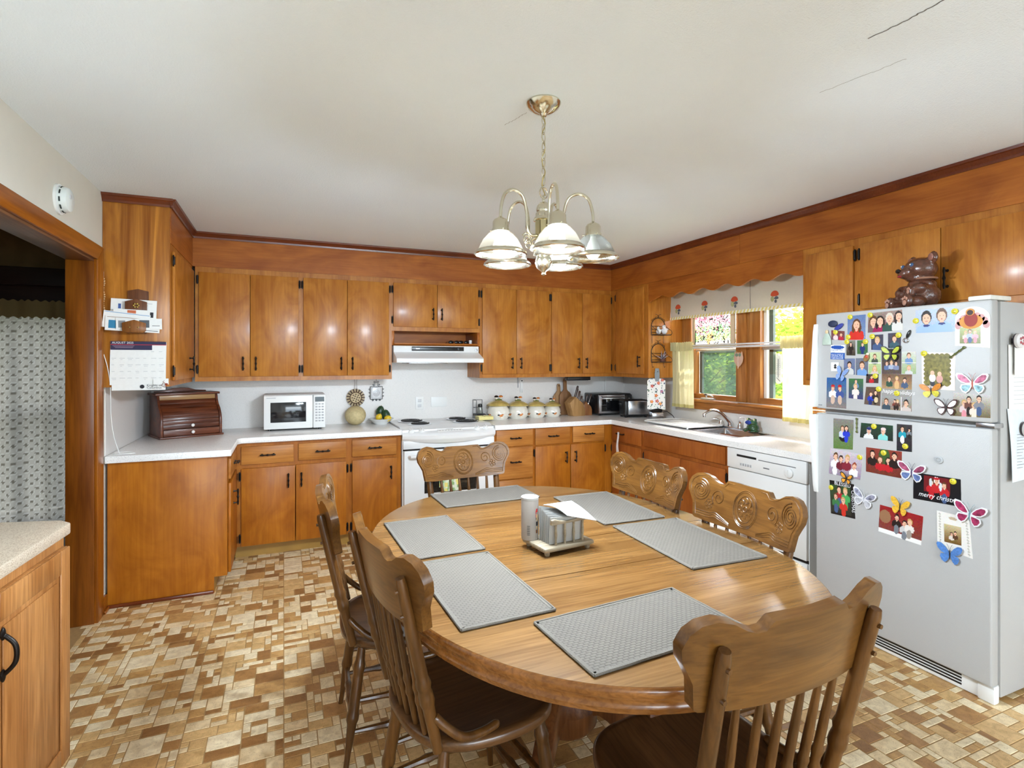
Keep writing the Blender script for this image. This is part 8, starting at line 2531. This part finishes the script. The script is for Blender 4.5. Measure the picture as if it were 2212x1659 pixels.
MB().lathe([(0.0, 0.0), (0.062, 0.0), (0.063, -0.005), (0.056, -0.018), (0.034, -0.034), (0.014, -0.042), (0.010, -0.050), (0, -0.052)], (CX, CY, CEIL - 0.0005), 36).build('ceiling_canopy', brass, t, smooth=True)
def link(z, s, rot):
    P = []
    for i in range(20):
        a = 2 * PI * i / 20
        x, y = 0.0075 * math.cos(a), 0.019 * math.sin(a) * s
        P.append((CX + x * math.cos(rot), CY + x * math.sin(rot), z + y))
    return MB().tube(P, 0.0018, 6, closed=True).build('chain_link', brass, t, smooth=True)
z = CEIL - 0.066
k = 0
while z > 2.05:
    link(z, 1.0, (k % 2) * PI / 2 + 0.3)
    z -= 0.031; k += 1
MB().tube([(CX + 0.006 * math.sin(i * 0.9), CY + 0.006 * math.cos(i * 0.9), CEIL - 0.05 - i * 0.0125) for i in range(24)], 0.0022, 6).build('wire', M('wire_gold', (176, 160, 110), rough=0.4, metal=0.6), t, smooth=True)
MB().tube([(CX + 0.018 * math.cos(2 * PI * i / 24), CY + 0.006 * math.cos(2 * PI * i / 24), 2.012 + 0.020 * math.sin(2 * PI * i / 24)) for i in range(24)], 0.0025, 8, closed=True).build('ring', brass, t, smooth=True)
MB().lathe([(0.003, 2.005), (0.006, 1.988), (0.005, 1.980), (0.014, 1.976), (0.024, 1.964), (0.027, 1.950), (0.025, 1.942), (0.029, 1.936), (0.029, 1.926), (0.034, 1.920), (0.038, 1.912), (0.030, 1.908)], (CX, CY, 0), 28).build('top_dome', brass, t, smooth=True)
# octagonal mirrored column
MB().lathe([(0.0, 1.914), (0.030, 1.914), (0.033, 1.908), (0.031, 1.800), (0.034, 1.794), (0.030, 1.788), (0.0, 1.788)], (CX, CY, 0), 8).build('column', M('column_brass', (190, 178, 140), rough=0.08, metal=1.0), t)
MB().lathe([(0.036, 1.794), (0.038, 1.786), (0.026, 1.780), (0.030, 1.768), (0.031, 1.756), (0.024, 1.738), (0.010, 1.728), (0.006, 1.722), (0.008, 1.716), (0, 1.710)], (CX, CY, 0), 24).build('finial', brass, t, smooth=True)
F2 = Vector((sy_, cy_, 0)); R2 = Vector((cy_, -sy_, 0))
RA = 0.178
bulb_m = emis('bulb_lit', (255, 250, 240), 9.0)
bulb_off = M('bulb_unlit', (236, 236, 232), rough=0.2)
for k, adeg in enumerate((24, 96, 168, 240, 312)):
    a = R(adeg)
    d = F2 * math.cos(a) + R2 * math.sin(a)
    c = Vector((CX, CY, 0)) + d * RA
    def P(r_, z):
        return Vector((CX, CY, z)) + d * r_
    arm = spline([P(0.030, 1.855), P(0.055, 1.853), P(0.070, 1.880), P(0.072, 1.930), P(0.088, 1.985), P(0.125, 2.004), P(0.160, 1.985), P(0.176, 1.935), P(RA, 1.885)], 6)
    ao = MB().tube(arm, 0.0055, 10).build('arm', brass, t, smooth=True)
    sc_ = [P(0.070 + 0.022 * (1 - .62 * i / 20) * math.cos(1.5 * 2 * PI * i / 20 + 0.5), 1.838 + 0.022 * (1 - .62 * i / 20) * math.sin(1.5 * 2 * PI * i / 20 + 0.5)) for i in range(21)]
    MB().tube(sc_, 0.0028, 6).build('scroll', brass, ao, smooth=True)
    MB().lathe([(0.004, 1.905), (0.010, 1.898), (0.022, 1.892), (0.027, 1.884), (0.028, 1.862), (0.030, 1.858), (0.030, 1.850), (0.026, 1.850)], (c.x, c.y, 0), 24).build('socket_cup', brass, ao, smooth=True)
    so = MB().lathe([(0.028, 1.852), (0.042, 1.842), (0.060, 1.822), (0.073, 1.798), (0.079, 1.780), (0.077, 1.780), (0.071, 1.798), (0.058, 1.820), (0.041, 1.839), (0.027, 1.848)], (c.x, c.y, 0), 96, flute=lambda q, z: 1 + 0.010 * math.cos(q * 48)).build('glass_shade', shm, t, smooth=True, angle=80)
    MB().lathe([(0.0775, 1.787), (0.083, 1.784), (0.091, 1.777), (0.092, 1.771), (0.086, 1.768), (0.078, 1.776), (0.0765, 1.783)], (c.x, c.y, 0), 48).build('brass_rim', brass, so, smooth=True)
    for q in range(3):
        qa = 2 * PI * q / 3 + 0.4
        MB().tube([(c.x + 0.026 * math.cos(qa), c.y + 0.026 * math.sin(qa), 1.855), (c.x + 0.038 * math.cos(qa), c.y + 0.038 * math.sin(qa), 1.855)], 0.002, 6).build('thumb_screw', brass, ao)
    lit = adeg != 96
    bl = MB().lathe([(0.010, 1.852), (0.012, 1.838), (0.020, 1.822), (0.0265, 1.800), (0.026, 1.784), (0.018, 1.772), (0.008, 1.767), (0, 1.766)], (c.x, c.y, 0), 20).build('bulb', bulb_m if lit else bulb_off, t, smooth=True)
    if lit:
        l = bpy.data.lights.new('bulb_light', 'POINT')
        l.energy = 15.5
        l.shadow_soft_size = 0.035
        l.color = (0.74, 0.87, 1.0)
        lo = bpy.data.objects.new('bulb_light', l)
        COL.objects.link(lo)
        lo.location = (c.x, c.y, 1.745)

# ------------------------------------------------------------------ near left cabinet with speckled laminate top
t = thing('oak_cabinet', 'honey oak base cabinet with raised-panel door in the left foreground', 'cabinet', (-0.78, 1.6, 0))
# face plane turned slightly: from (-0.66,2.20) to (-0.76,1.20)
A_, B_ = Vector((-0.662, 2.195, 0)), Vector((-0.745, 1.20, 0))
u_ = (A_ - B_).normalized(); n_ = Vector((u_.y, -u_.x, 0))
FK = Frame(B_, u_, n_)
LEN = (A_ - B_).length
def kprism(name, mat, u0, u1, z0, z1, d0, d1, par, bev=0.003):
    c8 = [FK.p(u, z, d) for (u, z, d) in ((u0, z0, d0), (u1, z0, d0), (u1, z0, d1), (u0, z0, d1), (u0, z1, d0), (u1, z1, d0), (u1, z1, d1), (u0, z1, d1))]
    return MB().add(c8, [(0, 3, 2, 1), (4, 5, 6, 7), (0, 1, 5, 4), (1, 2, 6, 5), (2, 3, 7, 6), (3, 0, 4, 7)]).build(name, mat, par, bevel=bev)
kprism('carcass', oak_v, 0.0, LEN, 0.09, 0.826, -0.165, -0.02, t)
kprism('toe_kick', oak_v, 0.0, LEN, 0.0, 0.09, -0.165, -0.08, t)
kprism('face_frame', oak_v, 0.0, LEN, 0.09, 0.826, -0.0195, 0.0, t)
for (a, b) in ((LEN - 0.455, LEN - 0.012), (LEN - 0.93, LEN - 0.475)):
    z0, z1 = 0.115, 0.800
    dr = kprism('door', oak_v, a, b, z0, z1, 0.0005, 0.014, t, 0.002)
    for (p, q, r_, s_) in ((a, a + 0.058, z0, z1), (b - 0.058, b, z0, z1), (a + 0.058, b - 0.058, z0, z0 + 0.058), (a + 0.058, b - 0.058, z1 - 0.075, z1)):
        kprism('frame_rail', oak_v, p, q, r_, s_, 0.014, 0.022, dr, 0.004)
    kprism('raised_panel', oak_v, a + 0.075, b - 0.075, z0 + 0.075, z1 - 0.092, 0.014, 0.020, dr, 0.005)
    hu = a + 0.060 if a > LEN - 0.5 else b - 0.045
    hz = 0.64
    P = spline([FK.p(hu, hz - 0.052, 0.022), FK.p(hu, hz - 0.045, 0.034), FK.p(hu, hz - 0.02, 0.052), FK.p(hu, hz + 0.02, 0.052), FK.p(hu, hz + 0.045, 0.034), FK.p(hu, hz + 0.052, 0.022)], 5)
    hd_ = MB().tube(P, [0.009] * 3 + [0.006] * (len(P) - 6) + [0.009] * 3, 10)
    for s in (-1, 1):
        hd_.ell(FK.p(hu, hz + s * 0.054, 0.025), (0.006, 0.009, 0.017), 10, 8)
    hd_.build('handle', blackm, dr, smooth=True)
topm = speckle('beige_speckle_top', (206, 192, 172), (170, 150, 128), scale=300, rough=0.35, thr=0.55)
mb = MB()
pl = [(-0.652, 2.222), (-0.690, 2.266), (-0.905, 2.325), (-0.928, 2.30), (-0.928, 1.19), (-0.727, 1.19)]
mb.prism(pl, 'z', 0.828, 0.866)
tag(mb.build('worktop', topm, None, bevel=0.006, top=True), 'beige speckled laminate worktop on the oak cabinet at lower left', 'countertop')

# ------------------------------------------------------------------ garden outside the sink window
gm = M('lawn', (86, 120, 50), rough=0.9, var=0.4, scale=3)
struct(MB().box(XR + 0.3, 40, -30, 40, -1.3, -1.2).build('ground', gm))
bark = M('bark', (84, 66, 50), rough=0.9, var=0.3, scale=20, bump=0.8)
def leafmat(name, rgb):
    if name in MATS:
        return MATS[name]
    m, tt, b = newmat(name)
    N, L = tt.nodes, tt.links
    N.remove(b)
    tc = N.new('ShaderNodeTexCoord'); nz = N.new('ShaderNodeTexNoise'); nz.inputs['Scale'].default_value = 1.7
    L.new(tc.outputs['Object'], nz.inputs['Vector'])
    rp = N.new('ShaderNodeValToRGB'); c = lin(rgb)
    rp.color_ramp.elements[0].position = 0.3; rp.color_ramp.elements[1].position = 0.7
    rp.color_ramp.elements[0].color = tuple(x * 0.6 for x in c[:3]) + (1,); rp.color_ramp.elements[1].color = tuple(min(1, x * 1.25) for x in c[:3]) + (1,)
    L.new(nz.outputs['Fac'], rp.inputs['Fac'])
    df = N.new('ShaderNodeBsdfDiffuse'); tl = N.new('ShaderNodeBsdfTranslucent')
    L.new(rp.outputs['Color'], df.inputs[0]); L.new(rp.outputs['Color'], tl.inputs[0])
    mx = N.new('ShaderNodeMixShader'); mx.inputs[0].default_value = 0.45
    L.new(df.outputs[0], mx.inputs[1]); L.new(tl.outputs[0], mx.inputs[2])
    L.new(mx.outputs[0], N['Material Output'].inputs[0])
    MATS[name] = m
    return m
def tree(lab, c, h, rad, n, size, rgb, seed, z0=-1.2, low=0.15, cat='tree', nm='leafy_tree'):
    t = thing(nm, lab, cat, (c[0], c[1], z0), 0, 'trees outside the window')
    rr = random.Random(seed)
    MB().tube([(c[0], c[1], z0), (c[0] + 0.05, c[1], z0 + h * 0.4), (c[0], c[1] + 0.05, z0 + h * 0.8)], [0.10 * rad / 1.2, 0.07 * rad / 1.2, 0.02], 8).build('trunk', bark, t, smooth=True)
    br = MB()
    cl = []
    for i in range(int(22 + 8 * rad)):
        a, e = rr.uniform(0, 2 * PI), rr.uniform(low, 1.0)
        r_ = rad * math.sqrt(max(0.05, 1 - ((e - 0.5) / 0.62) ** 2)) * rr.uniform(0.45, 1.0)
        p = Vector((c[0] + r_ * math.cos(a), c[1] + r_ * math.sin(a), z0 + h * e))
        cl.append((p, rad * rr.uniform(0.22, 0.42)))
        br.tube([(c[0], c[1], z0 + h * e * 0.75), tuple(p)], [0.02, 0.006], 5)
    br.build('branches', bark, t)
    mb = MB()
    for i in range(n):
        p, r_ = rr.choice(cl)
        d = Vector((rr.gauss(0, 1), rr.gauss(0, 1), rr.gauss(0, 1)))
        d = d.normalized() * r_ * rr.random() ** 0.4
        q = p + d
        u = Vector((rr.gauss(0, 1), rr.gauss(0, 1), rr.gauss(0, .6))).normalized()
        v = u.orthogonal().normalized()
        s = size * rr.uniform(0.6, 1.25)
        mb.add([q - u * s, q + v * s * 0.45, q + u * s, q - v * s * 0.45], [(0, 1, 2, 3)])
    stuff(mb.build('foliage', leafmat('leaf_%d_%d_%d' % rgb, rgb), t, weld=False))
tree('bright green leafy tree closest to the right window pane', (6.6, 5.0), 2.95, 0.95, 7000, 0.055, (142, 172, 62), 1)
tree('dark bluish-green tree filling the lower left window pane', (7.0, 7.9), 3.05, 1.25, 9000, 0.060, (74, 110, 66), 2)
tree('yellow-green sunny tree behind the mullion of the window', (9.6, 8.4), 3.35, 1.5, 9000, 0.075, (150, 176, 70), 3)
tree('pale green tree at the left behind the stained glass', (9.4, 11.6), 3.5, 1.6, 9000, 0.080, (130, 160, 84), 4)
tree('olive green tree at the right behind the yellow curtain', (8.6, 5.2), 3.15, 1.2, 8000, 0.070, (120, 146, 62), 5)
tree('low mid-green shrub under the right window pane', (5.2, 4.1), 1.9, 0.75, 6000, 0.050, (112, 150, 56), 6, low=0.05)
tree('low dark shrub under the left window pane', (5.6, 6.2), 2.1, 0.95, 7000, 0.055, (66, 98, 60), 7, low=0.05)
tree('distant grey-green tree between the nearer trees', (14.0, 15.5), 3.9, 2.2, 8000, 0.12, (110, 138, 88), 8)
tree('distant dull green tree far behind the right pane', (15.0, 10.5), 3.7, 2.2, 8000, 0.12, (116, 140, 84), 9)
